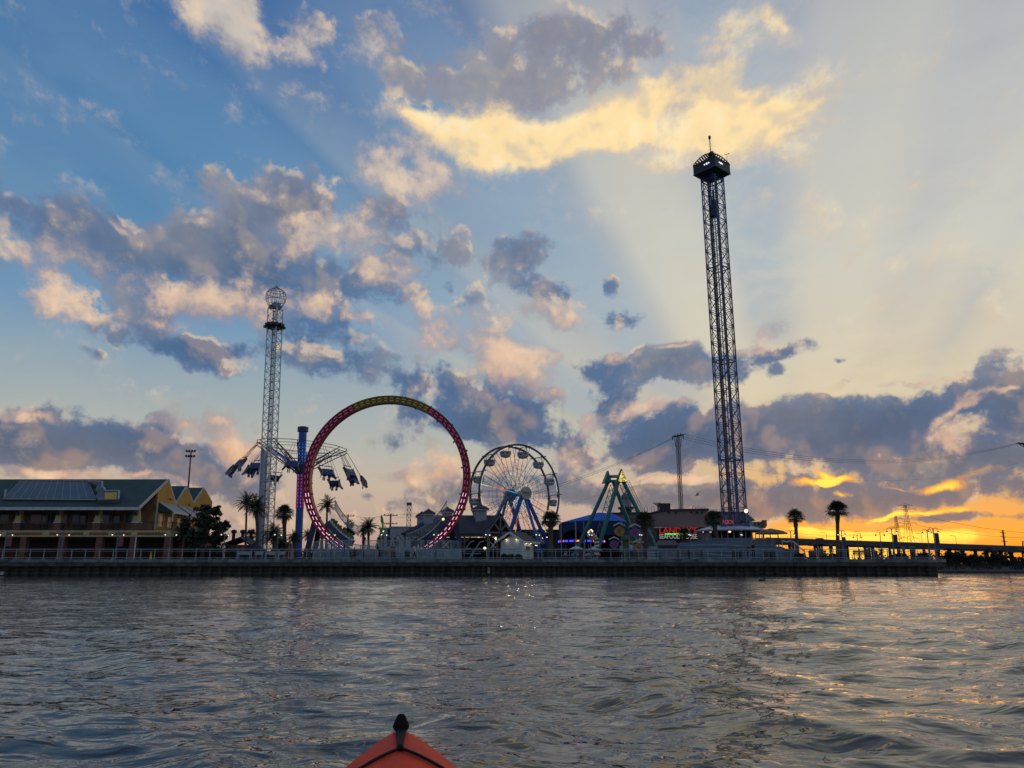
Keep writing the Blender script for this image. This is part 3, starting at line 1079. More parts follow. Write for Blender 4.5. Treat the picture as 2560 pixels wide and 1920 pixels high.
        m.build("wall_lantern", M_black, k)
    # balcony railing (dark metal)
    m = MB()
    for z, w in ((z2 + 1.0, 0.06), (z2 + 0.82, 0.03), (z2 + 0.12, 0.035)):
        m.bar((xl, Yf + 0.06, z), (xr, Yf + 0.06, z), w)
        m.bar((xr - 0.06, Yf, z), (xr - 0.06, 105, z), w)
    x = xl
    while x < xr:
        m.bar((x, Yf + 0.06, z2), (x, Yf + 0.06, z2 + 1.0), 0.022)
        x += 0.17
    y = Yf
    while y < 105:
        m.bar((xr - 0.06, y, z2), (xr - 0.06, y, z2 + 1.0), 0.022)
        y += 0.17
    for k in range(20):
        xx = xl + k * (xr - xl) / 19
        m.bar((xx, Yf + 0.06, z2), (xx, Yf + 0.06, z2 + 1.05), 0.07)
    m.build("balcony_railing", M_black, root)
    # main roof
    yr, zr = 101.6, hz(1198, 101.6)
    yb, zb = 104.6, hz(1260, 104.2)
    xe = at(346, 1270, 94.3).x
    th = 0.22
    m = MB()
    m.prism([(xl, 94.3, ze), (xl, yr, zr), (xl, yb, zb), (xl, yb, zb - th), (xl, yr, zr - th * 1.3), (xl, 94.3, ze - th)], (xe - xl, 0, 0))
    roof = m.build("roof", M_roofg, root)
    m = MB()
    m.box2((xl, 94.2, ze - 0.3), (xe + 0.05, 94.298, ze + 0.06))
    m.build("gutter", M_trim, roof)

    def rake(pts, x):
        mm = MB()
        for a, b in zip(pts[:-1], pts[1:]):
            mm.bar((x + 0.06, a[0], a[1] - 0.1), (x + 0.06, b[0], b[1] - 0.1), 0.10, 0.34, up=(1, 0, 0) if False else (0, 0, 1))
        return mm.build("rake_trim", M_trim, root)
    rake([(94.3, ze), (yr, zr), (yb, zb)], xe)
    # gable walls, second and third gabled bays
    bays = [(98.8, yr, yb, zr, zb, zb + 0.0), (yb, 107.6, 110.7, hz(1215, 107.6), zb, hz(1257, 109.5)), (110.7, 113.9, 117.0, hz(1219, 113.9), hz(1257, 110.5), hz(1250, 117))]
    for i, (ya, ym, yc, zm, zl, zrr) in enumerate(bays):
        m = MB()
        fl = z2 - 0.05 if i == 0 else zf
        zla = ze + (zr - ze) * (ya - 94.3) / (yr - 94.3) - 0.35 if i == 0 else zl - 0.3
        m.prism([(gx_, ya + 0.004, fl), (gx_, yc - 0.004, fl), (gx_, yc - 0.004, zrr - 0.3), (gx_, ym, zm - 0.35), (gx_, ya + 0.004, zla)], (-0.25, 0, 0))
        g = m.build("gable_wall", M_yellow, root)
        if i:
            xa = xl if i == 0 else xl + 20
            m = MB()
            m.prism([(xa, ya, zl), (xa, ym, zm), (xa, yc, zrr), (xa, yc, zrr - th), (xa, ym, zm - th * 1.3), (xa, ya, zl - th)], (xe - xa - 0.1 * i, 0, 0))
            m.build("roof", M_roofg, root)
            rake([(ya, zl), (ym, zm), (yc, zrr)], xe - 0.1 * i)
        # bracket lamp under each gable peak
        m = MB()
        m.bar((gx_, ym, zm - 2.6), (gx_ + 0.45, ym, zm - 2.5), 0.04)
        m.lathe([(0.05, 0.0), (0.2, -0.25)], (gx_ + 0.45, ym, zm - 2.5), 8)
        m.build("gable_lamp", M_black, g)
    # corner board + side windows + awnings
    m = MB()
    m.box2((gx_ - 0.02, 98.66, z2), (gx_ + 0.1, 98.797, ze + 1.4))
    m.build("corner_board", M_trim, root)
    for (ya, yb_) in ((99.6, 100.9), (102.2, 103.6), (105.2, 106.4), (107.2, 108.6), (109.2, 110.2)):
        m = MB()
        m.box2((gx_ + 0.002, ya, z2 + 0.8), (gx_ + 0.03, yb_, z2 + 2.3))
        w = m.build("window", M_glass, root)
        m = MB()
        for (a, b, c, d) in ((ya - .12, yb_ + .12, z2 + 2.3, z2 + 2.42), (ya - .12, yb_ + .12, z2 + .68, z2 + .8), (ya - .12, ya, z2 + .8, z2 + 2.3), (yb_, yb_ + .12, z2 + .8, z2 + 2.3)):
            m.box2((gx_ + 0.003, a, c), (gx_ + 0.1, b, d))
        m.build("window_frame", M_white, w)
    for (ya, yb_) in ((99.3, 103.9), (104.9, 107.5), (107.9, 110.5)):
        m = MB()
        za, zo = z2 + 3.75, z2 + 2.5
        xo = gx_ + 2.0
        m.prism([(gx_, ya, za), (xo, ya, zo), (xo, ya, zo - 0.12), (gx_, ya, za - 0.12)], (0, yb_ - ya, 0))
        a = m.build("awning", mat("awning_metal", (0.27, 0.30, 0.30), 0.4, metal=0.3, var=0.15), root)
        m = MB()
        y = ya
        while y <= yb_ + 0.01:
            m.bar((gx_, y, za + 0.03), (xo, y, zo + 0.03), 0.05, 0.08)
            y += 0.45
        m.bar((xo, ya, zo - 0.05), (xo, yb_, zo - 0.05), 0.08, 0.25)
        m.build("awning_seam", M_white, a)
        m = MB()
        m.prism([(gx_, ya - 0.03, za), (xo, ya - 0.03, zo), (gx_, ya - 0.03, zo)], (0, 0.028, 0))
        m.build("awning_cheek", M_roofg, a)
        for y in (ya + 0.1, yb_ - 0.1):
            m = MB()
            m.bar((xo - 0.1, y, z2), (xo - 0.1, y, zo), 0.09)
            m.build("awning_post", M_white, a)
    # grey metal cladding on the front slope and the stepped parapet beside it
    n = Vector((0, -(zr - ze), (yr - 94.3))).normalized()
    p0 = Vector((0, 94.3, ze)) + n * 0.2
    cs = [ray_plane(px, py, p0, n) for px, py in ((7, 1248), (240, 1250), (221, 1203), (53.5, 1200.5))]
    m = MB()
    m.prism(cs, -n * 0.17)
    pnl = m.build("roof_cladding", mat("grey_cladding", (0.105, 0.125, 0.13), 0.4, metal=0.3, var=0.2, scale=0.6), roof)
    m = MB()
    for k in range(12):
        t = k / 11
        a = cs[0].lerp(cs[1], t)
        b = cs[3].lerp(cs[2], t)
        m.bar(a + n * 0.02, b + n * 0.02, 0.05, 0.06, up=n)
    m.bar(cs[0] + n * 0.02, cs[1] + n * 0.02, 0.12, 0.1, up=n)
    m.bar(cs[3] + n * 0.02, cs[2] + n * 0.02, 0.1, 0.1, up=n)
    m.build("cladding_seam", M_grey, pnl)
    p1_ = p0 + n * 0.35
    out = [ray_plane(px, py, p1_, n) for px, py in ((221, 1204), (256, 1205), (256, 1219), (262, 1221), (262, 1228), (298, 1228), (297, 1249), (246, 1250), (238, 1240), (246, 1232), (238, 1224), (244, 1212))]
    m = MB()
    m.prism(out, -n * 0.5)
    st = m.build("stepped_parapet", mat("parapet_back", (0.10, 0.125, 0.13), 0.6, var=0.25, scale=0.8), roof)
    m = MB()
    for a, b in zip(out[:6], out[1:7]):
        m.bar(a + n * 0.06, b + n * 0.06, 0.22, 0.14, up=n)
    m.build("parapet_coping", M_grey, st)
    tan_ = [ray_plane(px, py, p1_ + n * 0.03, n) for px, py in ((262, 1231), (292, 1231), (291, 1248), (262, 1248))]
    m = MB()
    m.prism(tan_, -n * 0.026)
    m.build("tan_panel", M_yellow, st)
    # small vent near the left end of the roof
    c = ray_plane(12, 1243, p0, n)
    m = MB()
    m.cyl(c, c + Vector((0, 0, 0.8)), 0.1)
    m.lathe([(0.2, 0), (0.02, 0.2)], c + Vector((0, 0, 0.75)), 8)
    m.build("roof_vent", M_trim, roof)


build_restaurant()

# ------------------------------------------------------------------ lattice work
def lattice(m, ctr, side, rot, z0, z1, bay, leg, brace, cross=True, legs2=0.0):
    """square lattice mast; ctr(z) gives the axis point. legs, ring braces and X/zig-zag braces"""
    def corner(k, z, s=side):
        a = rot + math.pi / 2 * k
        c = ctr(z)
        return Vector((c.x + s * 0.7071 * math.cos(a), c.y + s * 0.7071 * math.sin(a), z))
    nb = max(1, round((z1 - z0) / bay))
    for k in range(4):
        m.tube([corner(k, z0), corner(k, (z0 + z1) / 2), corner(k, z1)], leg, 6)
    for i in range(nb + 1):
        z = z0 + (z1 - z0) * i / nb
        for k in range(4):
            m.bar(corner(k, z), corner(k + 1, z), brace)
            if i < nb:
                zb = z0 + (z1 - z0) * (i + 1) / nb
                if cross:
                    m.bar(corner(k, z), corner(k + 1, zb), brace)
                    m.bar(corner(k + 1, z), corner(k, zb), brace)
                elif i % 2 == 0:
                    m.bar(corner(k, z), corner(k + 1, zb), brace)
                else:
                    m.bar(corner(k + 1, z), corner(k, zb), brace)
    return corner


# ------------------------------------------------------------------ white drop tower
def build_drop_tower():
    Y = 104.0
    b0 = at(661, 1396, Y)
    t0 = at(690, 744, Y)
    root = thing("drop_tower", "white lattice drop tower with a wire globe on top, left of the blue swing ride", "amusement ride", (b0.x, Y, DECK))
    M_wh = mat("drop_tower_paint", (0.55, 0.60, 0.62), 0.45, metal=0.2, var=0.15, scale=1)

    def ctr(z):
        t = (z - DECK) / (t0.z - DECK)
        return Vector((b0.x + (t0.x - b0.x) * t, Y, z))
    ztop = hz(772, Y)
    m = MB()
    lattice(m, ctr, 1.45, R(28), DECK, ztop, 1.15, 0.085, 0.055, cross=False)
    m.build("lattice_mast", M_wh, root)
    m = MB()
    for dx, dy in ((0.28, 0.1), (-0.28, -0.1), (0.1, -0.28)):
        m.tube([ctr(DECK) + Vector((dx, dy, 0)), ctr(ztop) + Vector((dx, dy, 0))], 0.055, 6)
    z = DECK
    while z < ztop:
        m.box(ctr(z) , (0.7, 0.25, 0.06), R(20))
        z += 1.15
    m.build("guide_rail", M_grey, root)
    # closed side duct on the lower part
    m = MB()
    zt = hz(1135, Y)
    pts = []
    for z in (DECK, zt, zt + 0.5, zt + 0.9):
        w = 0.62 if z <= zt else (0.42 if z < zt + 0.7 else 0.12)
        pts.append((z, w))
    for (za, wa), (zb_, wb) in zip(pts[:-1], pts[1:]):
        a, b = ctr(za), ctr(zb_)
        o = -0.92
        m.add([(a.x + o, Y - 0.35, za), (a.x + o + wa, Y - 0.75, za), (a.x + o + wa, Y - 0.2, za), (a.x + o, Y + 0.2, za),
               (b.x + o, Y - 0.35, zb_), (b.x + o + wb, Y - 0.75, zb_), (b.x + o + wb, Y - 0.2, zb_), (b.x + o, Y + 0.2, zb_)],
              [(0, 1, 5, 4), (1, 2, 6, 5), (2, 3, 7, 6), (3, 0, 4, 7), (4, 5, 6, 7)])
    m.build("side_duct", mat("duct_paint", (0.34, 0.42, 0.48), 0.5, var=0.1, scale=1), root)
    # passenger ring
    zc = hz(815, Y)
    c = ctr(zc)
    m = MB()
    m.lathe([(0.92, -0.28), (1.12, -0.28), (1.24, -0.05), (1.24, 0.1), (1.02, 0.28), (0.92, 0.28)], c, 16)
    ringo = m.build("passenger_ring", M_black, root)
    m = MB()
    for k in range(12):
        a = 2 * math.pi * k / 12
        d = Vector((math.cos(a), math.sin(a), 0))
        m.box(c + d * 1.22 + Vector((0, 0, 0.02)), (0.26, 0.36, 0.5), a)
        m.box(c + d * 1.4 + Vector((0, 0, -0.2)), (0.3, 0.34, 0.1), a)
    m.build("seat_row", M_black, ringo)
    # globe
    c = ctr(t0.z)
    prof = [(0.80, -1.42), (1.12, -1.0), (1.36, -0.45), (1.43, 0.05), (1.34, 0.55), (1.08, 0.95), (0.68, 1.22), (0.34, 1.42), (0.13, 1.62), (0.07, 1.72)]
    m = MB()
    for k in range(14):
        a = 2 * math.pi * k / 14
        m.tube([c + Vector((r * math.cos(a), r * math.sin(a), z)) for r, z in prof], 0.035, 5)
    for i in (0, 2, 4, 5):
        r, z = prof[i]
        m.tube([c + Vector((r * math.cos(2 * math.pi * k / 28), r * math.sin(2 * math.pi * k / 28), z)) for k in range(28)], 0.04 if i else 0.06, 5, closed=True)
    g = m.build("wire_globe", M_grey, root)
    m = MB()
    m.lathe([(0.17, 1.6), (0.2, 1.7), (0.08, 1.78), (0.03, 1.85), (0.03, 2.35)], c, 8)
    m.build("finial", M_grey, g)
    m = MB()
    m.box(c + Vector((0.1, 0, -1.05)), (0.9, 0.7, 0.5), R(30))
    m.cyl(c + Vector((-0.5, -0.2, -1.15)), c + Vector((0.5, 0.3, -1.15)), 0.28, n=10)
    m.box(c + Vector((0, 0, -1.45)), (1.7, 1.7, 0.12), R(28))
    m.build("winch", M_grey, root)


build_drop_tower()


# ------------------------------------------------------------------ swing ride
def build_swing():
    Y = 119.0
    b = at(745, 1392, Y)
    tp = at(757.5, 1068, Y)
    root = thing("swing_ride", "blue flying swing ride with light strips on its pole, behind the white drop tower", "amusement ride", (b.x, Y, DECK))
    lean = (tp.x - b.x) / (tp.z - DECK)

    def ctr(z):
        return Vector((b.x + lean * (z - DECK), Y, z))
    zc0, zc1 = hz(1080, Y), hz(1068, Y)
    zl = hz(1271, Y)
    m = MB()
    m.cyl(ctr(DECK), ctr(zl), 0.56, 0.56, 20)
    m.cyl(ctr(zl), ctr(zc0), 0.62, 0.62, 20)
    m.build("pole", M_blue, root, smooth=False)
    m = MB()
    m.lathe([(0.70, 0), (0.84, 0.05), (0.84, zc1 - zc0), (0.5, zc1 - zc0 + 0.1)], ctr(zc0), 20)
    m.build("pole_cap", M_navy, root)
    m = MB()
    m.lathe([(1.3, 0), (1.3, 0.5), (0.7, 0.7)], ctr(DECK), 16)
    m.build("base_plinth", M_navy, root)
    # dashed light strips down the pole
    zb0, zb1 = hz(1190, Y), hz(1112, Y)
    for (za, zb_, colr, nm, st_) in ((zl + 0.1, zb0, (255, 70, 120), "red_light_strip", 0.7), (zb0 + 0.1, zb1, (70, 140, 255), "blue_light_strip", 0.7)):
        m = MB()
        for ang in (-62, -22, 22, 62):
            d = Vector((math.sin(R(ang)), -math.cos(R(ang)), 0))
            z = za
            while z < zb_:
                c = ctr(z) + d * 0.645
                m.box(c + Vector((0, 0, 0.16)), (0.06, 0.03, 0.28), R(ang))
                z += 0.52
        m.build(nm, lamp_mat(nm, colr, st_), root)
    # tilted crown ring and truss arms
    hub = ctr(hz(1172, Y))
    ringc = ctr(hz(1121, Y))
    tiltm = Matrix.Rotation(R(4.0), 3, 'Y')
    RR = 6.95
    N = 12

    def rp(a, r, dz=0.0):
        return ringc + tiltm @ Vector((r * math.cos(a), r * math.sin(a), dz))
    m = MB()
    m.lathe([(0.66, -0.9), (0.95, -0.6), (0.95, 0.5), (0.66, 0.7)], hub, 16)
    m.build("hub", M_navy, root)
    m = MB()
    m.tube([rp(2 * math.pi * k / N, RR, 0.35) for k in range(N)], 0.05, 5, closed=True)
    m.tube([rp(2 * math.pi * k / N, RR * 0.62, -0.15) for k in range(N)], 0.04, 5, closed=True)
    m.tube([rp(2 * math.pi * k / N, RR, -0.1) for k in range(N)], 0.04, 5, closed=True)
    m.build("crown_ring", M_black, root)
    M_arm = mat("swing_arm_paint", (0.02, 0.03, 0.10), 0.4, var=0.1)
    for k in range(N):
        a = 2 * math.pi * (k + 0.3) / N
        d = Vector((math.cos(a), math.sin(a), 0))
        t = Vector((-d.y, d.x, 0)) * 0.28
        lo = hub + d * 0.9 + Vector((0, 0, -0.5))
        hi = hub + d * 0.9 + Vector((0, 0, 0.5))
        e0, e1 = rp(a, RR, -0.1), rp(a, RR, 0.35)
        m = MB()
        m.bar(lo, e0, 0.11)
        m.bar(hi + t, e1, 0.08)
        m.bar(hi - t, e1, 0.08)
        prev = None
        for i in range(1, 6):
            s = i / 6
            p, q1, q2 = lo.lerp(e0, s), (hi + t).lerp(e1, s), (hi - t).lerp(e1, s)
            m.bar(p, q1, 0.04)
            m.bar(p, q2, 0.04)
            m.bar(q1, q2, 0.035)
        arm = m.build("arm", M_arm, root)
        if k % 3 == 0:
            m = MB()
            m.bar((hi + t).lerp(e1, 0.05) + Vector((0, 0, 0.07)), (hi + t).lerp(e1, 0.6) + Vector((0, 0, 0.07)), 0.06)
            m.build("arm_light", lamp_mat("violet_glow", (70, 70, 255), 0.9), arm)
    # hanging winged cars
    M_fin = mat("car_fin_paint", (0.20, 0.23, 0.26), 0.5, var=0.3, scale=5, color2=(0.05, 0.065, 0.09))
    M_car = mat("car_body_blue", (0.015, 0.045, 0.14), 0.45, var=0.15, scale=4)
    proto = None
    for k in range(N):
        a = 2 * math.pi * (k + 0.3) / N
        R2 = 10.0 if k % 2 == 0 else 9.3
        drop = -4.35 if k % 2 == 0 else -3.7
        c = ringc + tiltm @ Vector((R2 * math.cos(a), R2 * math.sin(a), drop))
        out = Vector((math.cos(a), math.sin(a), 0))
        tang = Vector((-out.y, out.x, 0))
        up = (rp(a, RR) - c).normalized()
        side = tang
        fwd = side.cross(up).normalized()
        mt = Matrix((side, fwd, up)).transposed()
        car_o = bpy.data.objects.new("hanging_car", None)
        if proto is None:
            m = MB()
            for sgn in (-1, 1):            # two rider pods side by side
                m.sphere((sgn * 0.42, 0, -0.1), 0.44, 10, 8, (1, 1.1, 1.25))
                m.sphere((sgn * 0.42, -0.25, 0.42), 0.17, 8, 6)
                m.bar((sgn * 0.42 - 0.12, -0.4, -0.45), (sgn * 0.42 - 0.12, -0.7, -0.9), 0.14)
                m.bar((sgn * 0.42 + 0.12, -0.4, -0.45), (sgn * 0.42 + 0.12, -0.7, -0.9), 0.14)
            m.box((0, 0.25, 0.0), (1.7, 0.2, 1.1))
            pod = m.build("seat_pod", M_car, None)
            wings = []
            for sgn in (-1, 1):                        # curved wings at each end
                m = MB()
                A, B, A2, B2 = [], [], [], []
                for t in np.linspace(-1, 1, 9):
                    xx = sgn * (0.85 + 0.42 * t * t)
                    wy = 0.36 * (1 - 0.55 * t * t)
                    A.append(Vector((xx, -wy, 1.0 * t)))
                    B.append(Vector((xx, wy, 1.0 * t)))
                    A2.append(Vector((xx + sgn * 0.07, -wy, 1.0 * t)))
                    B2.append(Vector((xx + sgn * 0.07, wy, 1.0 * t)))
                m.quad_strip(A, B)
                m.quad_strip(A2, B2)
                m.quad_strip(A, A2)
                m.quad_strip(B, B2)
                wings.append(m.build("wing", M_fin, None))
            m = MB()
            m.bar((-1.1, 0, 1.35), (1.1, 0, 1.35), 0.09)
            m.bar((-1.0, 0, 1.35), (-0.95, 0, 0.4), 0.05)
            m.bar((1.0, 0, 1.35), (0.95, 0, 0.4), 0.05)
            bar_ = m.build("hanger_bar", M_black, None)
            proto = (pod, wings[0], wings[1], bar_)
            parts = proto
        else:
            parts = []
            for p in proto:
                q = p.copy()
                col.objects.link(q)
                parts.append(q)
        m = MB()
        topc = c + up * 1.35
        for sx_ in (-1, 1):
            m.bar(topc + side * sx_ * 1.0, rp(a, RR, -0.1) + side * sx_ * 0.55, 0.035)
            m.bar(topc + side * sx_ * 0.45, rp(a, RR, -0.1) + side * sx_ * 0.2, 0.03)
        chain = m.build("chain", M_black, root)
        pod = parts[0]
        for o in parts:
            o.parent = None
        pod.parent = root
        pod.matrix_local = Matrix.Translation(c - root.location) @ mt.to_4x4() @ Matrix.Scale(0.96, 4)
        for q in parts[1:]:
            q.parent = pod
            q.matrix_local = Matrix.Identity(4)
        bpy.data.objects.remove(car_o)


build_swing()


# ------------------------------------------------------------------ the big loop ride
def build_loop():
    Y = 97.0
    c = at(968, 1195, Y)
    Ro = (at(1177, 1195, Y).x - at(760, 1195, Y).x) / 2
    root = thing("loop_ride", "giant red and yellow upright loop ride with pink light strips, left of the Ferris wheel", "amusement ride", (c.x, Y, DECK))
    W = 0.92                        # radial width of the band
    Dp = 1.3

    def P(a, r, y):
        return Vector((c.x + r * math.sin(a), y, c.z + r * math.cos(a)))

    def arc(m, a0, a1, r0, r1, y0, y1, n):
        vs, fs = [], []
        for i in range(n + 1):
            a = a0 + (a1 - a0) * i / n
            vs += [P(a, r0, y0), P(a, r1, y0), P(a, r1, y1), P(a, r0, y1)]
        for i in range(n):
            o = i * 4
            for k in range(4):
                fs.append((o + k, o + (k + 1) % 4, o + 4 + (k + 1) % 4, o + 4 + k))
        m.add(vs, fs)
        m.add([P(a0, r0, y0), P(a0, r1, y0), P(a0, r1, y1), P(a0, r0, y1)], [(0, 1, 2, 3)])
        m.add([P(a1, r0, y0), P(a1, r1, y0), P(a1, r1, y1), P(a1, r0, y1)], [(0, 1, 2, 3)])
    M_lr = mat("loop_red", (0.36, 0.014, 0.016), 0.45, var=0.15, scale=1)
    M_lm = mat("loop_magenta", (0.26, 0.010, 0.05), 0.45, var=0.15, scale=1)
    M_ly = mat("loop_olive", (0.22, 0.15, 0.02), 0.45, var=0.15, scale=1)
    M_in = mat("loop_web", (0.20, 0.010, 0.03), 0.6, var=0.2, scale=1)
    y0, y1 = Y - Dp / 2, Y + Dp / 2
    segs = [("yellow_track", -0.47, 0.53, M_ly, 26), ("red_track", 0.53, 1.62, M_lm, 26), ("red_track", 1.62, 2.95, M_lr, 30), ("red_track", -1.62, -0.47, M_lm, 26), ("red_track", -2.95, -1.62, M_lr, 30)]
    for nm, a0, a1, mt, n in segs:
        m = MB()
        arc(m, a0, a1, Ro - 0.17, Ro, y0, y1, n)                 # outer flange
        arc(m, a0, a1, Ro - W, Ro - W + 0.17, y0, y1, n)         # inner flange
        arc(m, a0, a1, Ro - W / 2 - 0.09, Ro - W / 2 + 0.09, y0 - 0.03, y1, n)  # middle rib
        tr = m.build(nm, mt, root)
        m = MB()
        arc(m, a0, a1, Ro - W + 0.172, Ro - 0.172, y0 + 0.12, y1 - 0.1, n)
        m.build("track_web", M_in if mt is not M_ly else mat("loop_web_olive", (0.14, 0.10, 0.01), 0.6, var=0.2), tr)
        m = MB()
        k = round((a1 - a0) * Ro / 0.62)
        for i in range(k):
            a = a0 + (a1 - a0) * (i + 0.5) / k
            m.bar(P(a, Ro - W + 0.1, y0 + 0.06), P(a, Ro - 0.1, y0 + 0.06), 0.05)
        m.build("track_ties", mt, tr)
        m = MB()
        k = max(2, round((a1 - a0) * 3.0))
        for i in range(k):
            a = a0 + (a1 - a0) * (i + 0.5) / k
            m.bar(P(a, Ro - W - 0.02, Y - 0.3), P(a, Ro - W - 0.22, Y - 0.3), 0.18)
            m.bar(P(a + 0.16, Ro, Y), P(a + 0.16, Ro + 0.16, Y), 0.22)
        m.build("track_bracket", mt, tr)
    for lo, hi, nm, colr, s_, w_ in ((-2.95, -1.75, "bright_light_strip", (255, 205, 240), 1.15, 0.058), (1.75, 2.95, "bright_light_strip", (255, 205, 240), 1.15, 0.058),
                                     (-1.75, -0.47, "pink_light_strip", (235, 130, 170), 0.28, 0.04), (0.53, 1.75, "pink_light_strip", (235, 130, 170), 0.28, 0.04), (-0.47, 0.53, "yellow_light_strip", (205, 190, 90), 0.18, 0.045)):
        for ra in (Ro - 0.32, Ro - 0.66):
            m = MB()
            k = round((hi - lo) * ra / 0.78)
            for i in range(k):
                a = lo + (hi - lo) * (i + 0.5) / k
                da = 0.23 / ra * rng.uniform(0.85, 1.1)
                m.bar(P(a - da, ra, y0 - 0.02), P(a + da, ra, y0 - 0.02), w_)
            m.build(nm, lamp_mat(nm, colr, s_), root)
    # navy legs
    for (pxa, pya, pxb, pyb, ysh) in ((789, 1296, 763, 1392, 0.4), (1139, 1300, 1156, 1392, 0.4), (800, 1310, 783, 1392, 3.0), (1128, 1312, 1140, 1392, 3.0)):
        a, b = at(pxa, pya, Y + ysh * 0.4 + 0.7), at(pxb, pyb, Y + ysh + 0.7)
        b.z = DECK
        m = MB()
        m.bar(a, b, 0.62, 0.5, up=(0, 1, 0))
        m.build("support_leg", M_navy, root)
    # curved loading ramp inside the foot of the loop
    for s in (-1, 1):
        m = MB()
        a0, a1 = (2.22, 2.66)
        if s < 0:
            a0, a1 = -a1, -a0
        arc(m, a0, a1, Ro - 1.75, Ro - 1.05, Y - 0.2, Y + 1.8, 12)
        rp_ = m.build("curved_train", M_navy, root)
        m = MB()
        arc(m, a0, a1, Ro - 1.86, Ro - 1.755, Y - 0.25, Y + 1.85, 12)
        m.build("train_trim", M_trim, rp_)
        m = MB()
        for i in range(9):
            a = a0 + (a1 - a0) * (i + 0.5) / 9
            for yy in (Y + 0.1, Y + 1.2):
                m.bar(P(a, Ro - 1.9, yy), P(a + 0.03, Ro - 2.15 - 0.15 * (i % 2), yy), 0.09, 0.3)
        m.build("train_seat", mat("train_flame", (0.13, 0.13, 0.04), 0.5, var=0.5, scale=3, color2=(0.03, 0.04, 0.03)), rp_)
    return c, Ro


LOOPC, LOOPR = build_loop()


# ------------------------------------------------------------------ Ferris wheel
def build_ferris():
    Y = 120.0
    c = at(1289, 1236, Y)
    Rw = (hz(1113, Y) - hz(1236, Y)) * 0.985
    rotz = R(36)
    root = thing("ferris_wheel", "white and blue Ferris wheel with round tubs, right of the red loop", "Ferris wheel", (c.x, Y, DECK))
    mrot = Matrix.Rotation(rotz, 3, 'Z')

    def L(x, y, z):
        return c + mrot @ Vector((x, y, z))

    def C(a, r, y):
        return L(r * math.cos(a), y, r * math.sin(a))
    D = 1.25
    N = 14
    ph = R(2)
    M_rim = mat("wheel_rim_dark", (0.07, 0.09, 0.10), 0.45, metal=0.3, var=0.2)
    M_sp = mat("wheel_spoke", (0.34, 0.37, 0.38), 0.5, metal=0.2, var=0.2)
    for y, nm in ((-D, "front_rim"), (D, "rear_rim")):
        m = MB()
        nn = 84
        vs, fs = [], []
        for i in range(nn):
            a = 2 * math.pi * i / nn
            vs += [C(a, Rw - 0.16, y - 0.08), C(a, Rw + 0.16, y - 0.08), C(a, Rw + 0.16, y + 0.08), C(a, Rw - 0.16, y + 0.08)]
        for i in range(nn):
            o, o2 = i * 4, ((i + 1) % nn) * 4
            for k in range(4):
                fs.append((o + k, o + (k + 1) % 4, o2 + (k + 1) % 4, o2 + k))
        m.add(vs, fs)
        m.build(nm, M_rim, root)
    # rim lights
    m = MB()
    for k in range(N):
        a = ph + 2 * math.pi * k / N
        for (f0, f1) in ((0.15, 0.85),):
            n = 5
            a0 = a + (f0) * 2 * math.pi / N
            a1 = a + (f1) * 2 * math.pi / N
            deg = math.degrees((a0 + a1) / 2) % 360
            if deg < 120 or deg > 325 or 150 < deg < 200:
                pts = [C(a0 + (a1 - a0) * i / n, Rw - 0.24, -D - 0.02) for i in range(n + 1)]
                m.tube(pts, 0.045, 5)
    m.build("rim_light", lamp_mat("rim_white", (235, 240, 235), 0.55), root)
    # spokes
    for k in range(N):
        a = ph + 2 * math.pi * k / N
        m = MB()
        for y in (-D, D):
            da = 0.055
            y2 = y * 0.8
            for s in (-1, 1):
                m.bar(C(a + s * 0.55, 0.75, y2), C(a + s * da, Rw - 0.1, y), 0.05)
            for rr in (0.22, 0.4, 0.58, 0.76):
                w = 0.55 * (1 - rr) * (1 - rr) * 0.9 + da
                m.bar(C(a - w, Rw * rr, y * (0.8 + 0.2 * rr)), C(a + w, Rw * rr, y * (0.8 + 0.2 * rr)), 0.035)
        m.bar(C(a, Rw, -D - 0.75), C(a, Rw, D + 0.75), 0.13)
        m.build("spoke", M_sp, root)
    m = MB()
    for rr in (0.36, 0.5):
        for y in (-D * 0.85, D * 0.85):
            m.tube([C(2 * math.pi * i / N + ph + (math.pi / N if rr > .4 else 0), Rw * rr, y) for i in range(N)], 0.025, 5, closed=True)
    m.build("spacer_ring", M_sp, root)
    # rainbow neon along some of the spokes
    cols = [((70, 200, 255), 0.08, 0.34), ((255, 70, 60), 0.34, 0.6), ((255, 150, 40), 0.6, 0.8), ((250, 235, 80), 0.8, 0.99)]
    for (cl, f0, f1), nm in zip(cols, ("cyan_neon", "red_neon", "orange_neon", "yellow_neon")):
        m = MB()
        for deg in (172, -24, -49, -75, -100, -126):
            a = R(deg)
            if nm in ("orange_neon", "yellow_neon") and deg in (-75, -126):
                continue
            m.bar(C(a, Rw * f0, -D * 0.9 - 0.1), C(a, Rw * f1, -D - 0.06), 0.06)
        m.build(nm, lamp_mat(nm, cl, 0.75), root)
    # hub with lettered drum
    m = MB()
    m.cyl(L(0, -D - 1.6, 0), L(0, -D - 1.2, 0), 0.98, n=28)
    m.cyl(L(0, -D - 1.2, 0), L(0, -D + 0.2, 0), 0.5, n=16)
    m.build("hub_drum", mat("hub_cream", (0.36, 0.42, 0.38), 0.5, var=0.08), root)
    m = MB()
    m.cyl(L(0, D - 0.2, 0), L(0, D + 0.5, 0), 0.95, n=28)
    m.cyl(L(0, -D, 0), L(0, D, 0), 0.4, n=16)
    m.build("rear_drum", mat("hub_blue", (0.05, 0.17, 0.33), 0.45, var=0.1), root)
    t = text_part("hub_lettering", "EAGLE", 0.56, mat("letter_black", (0.01, 0.01, 0.01), 0.5, var=0), root, L(0, -D - 1.62, 0.05) - root.location, (math.pi / 2, 0, rotz), 0.012)
    m = MB()
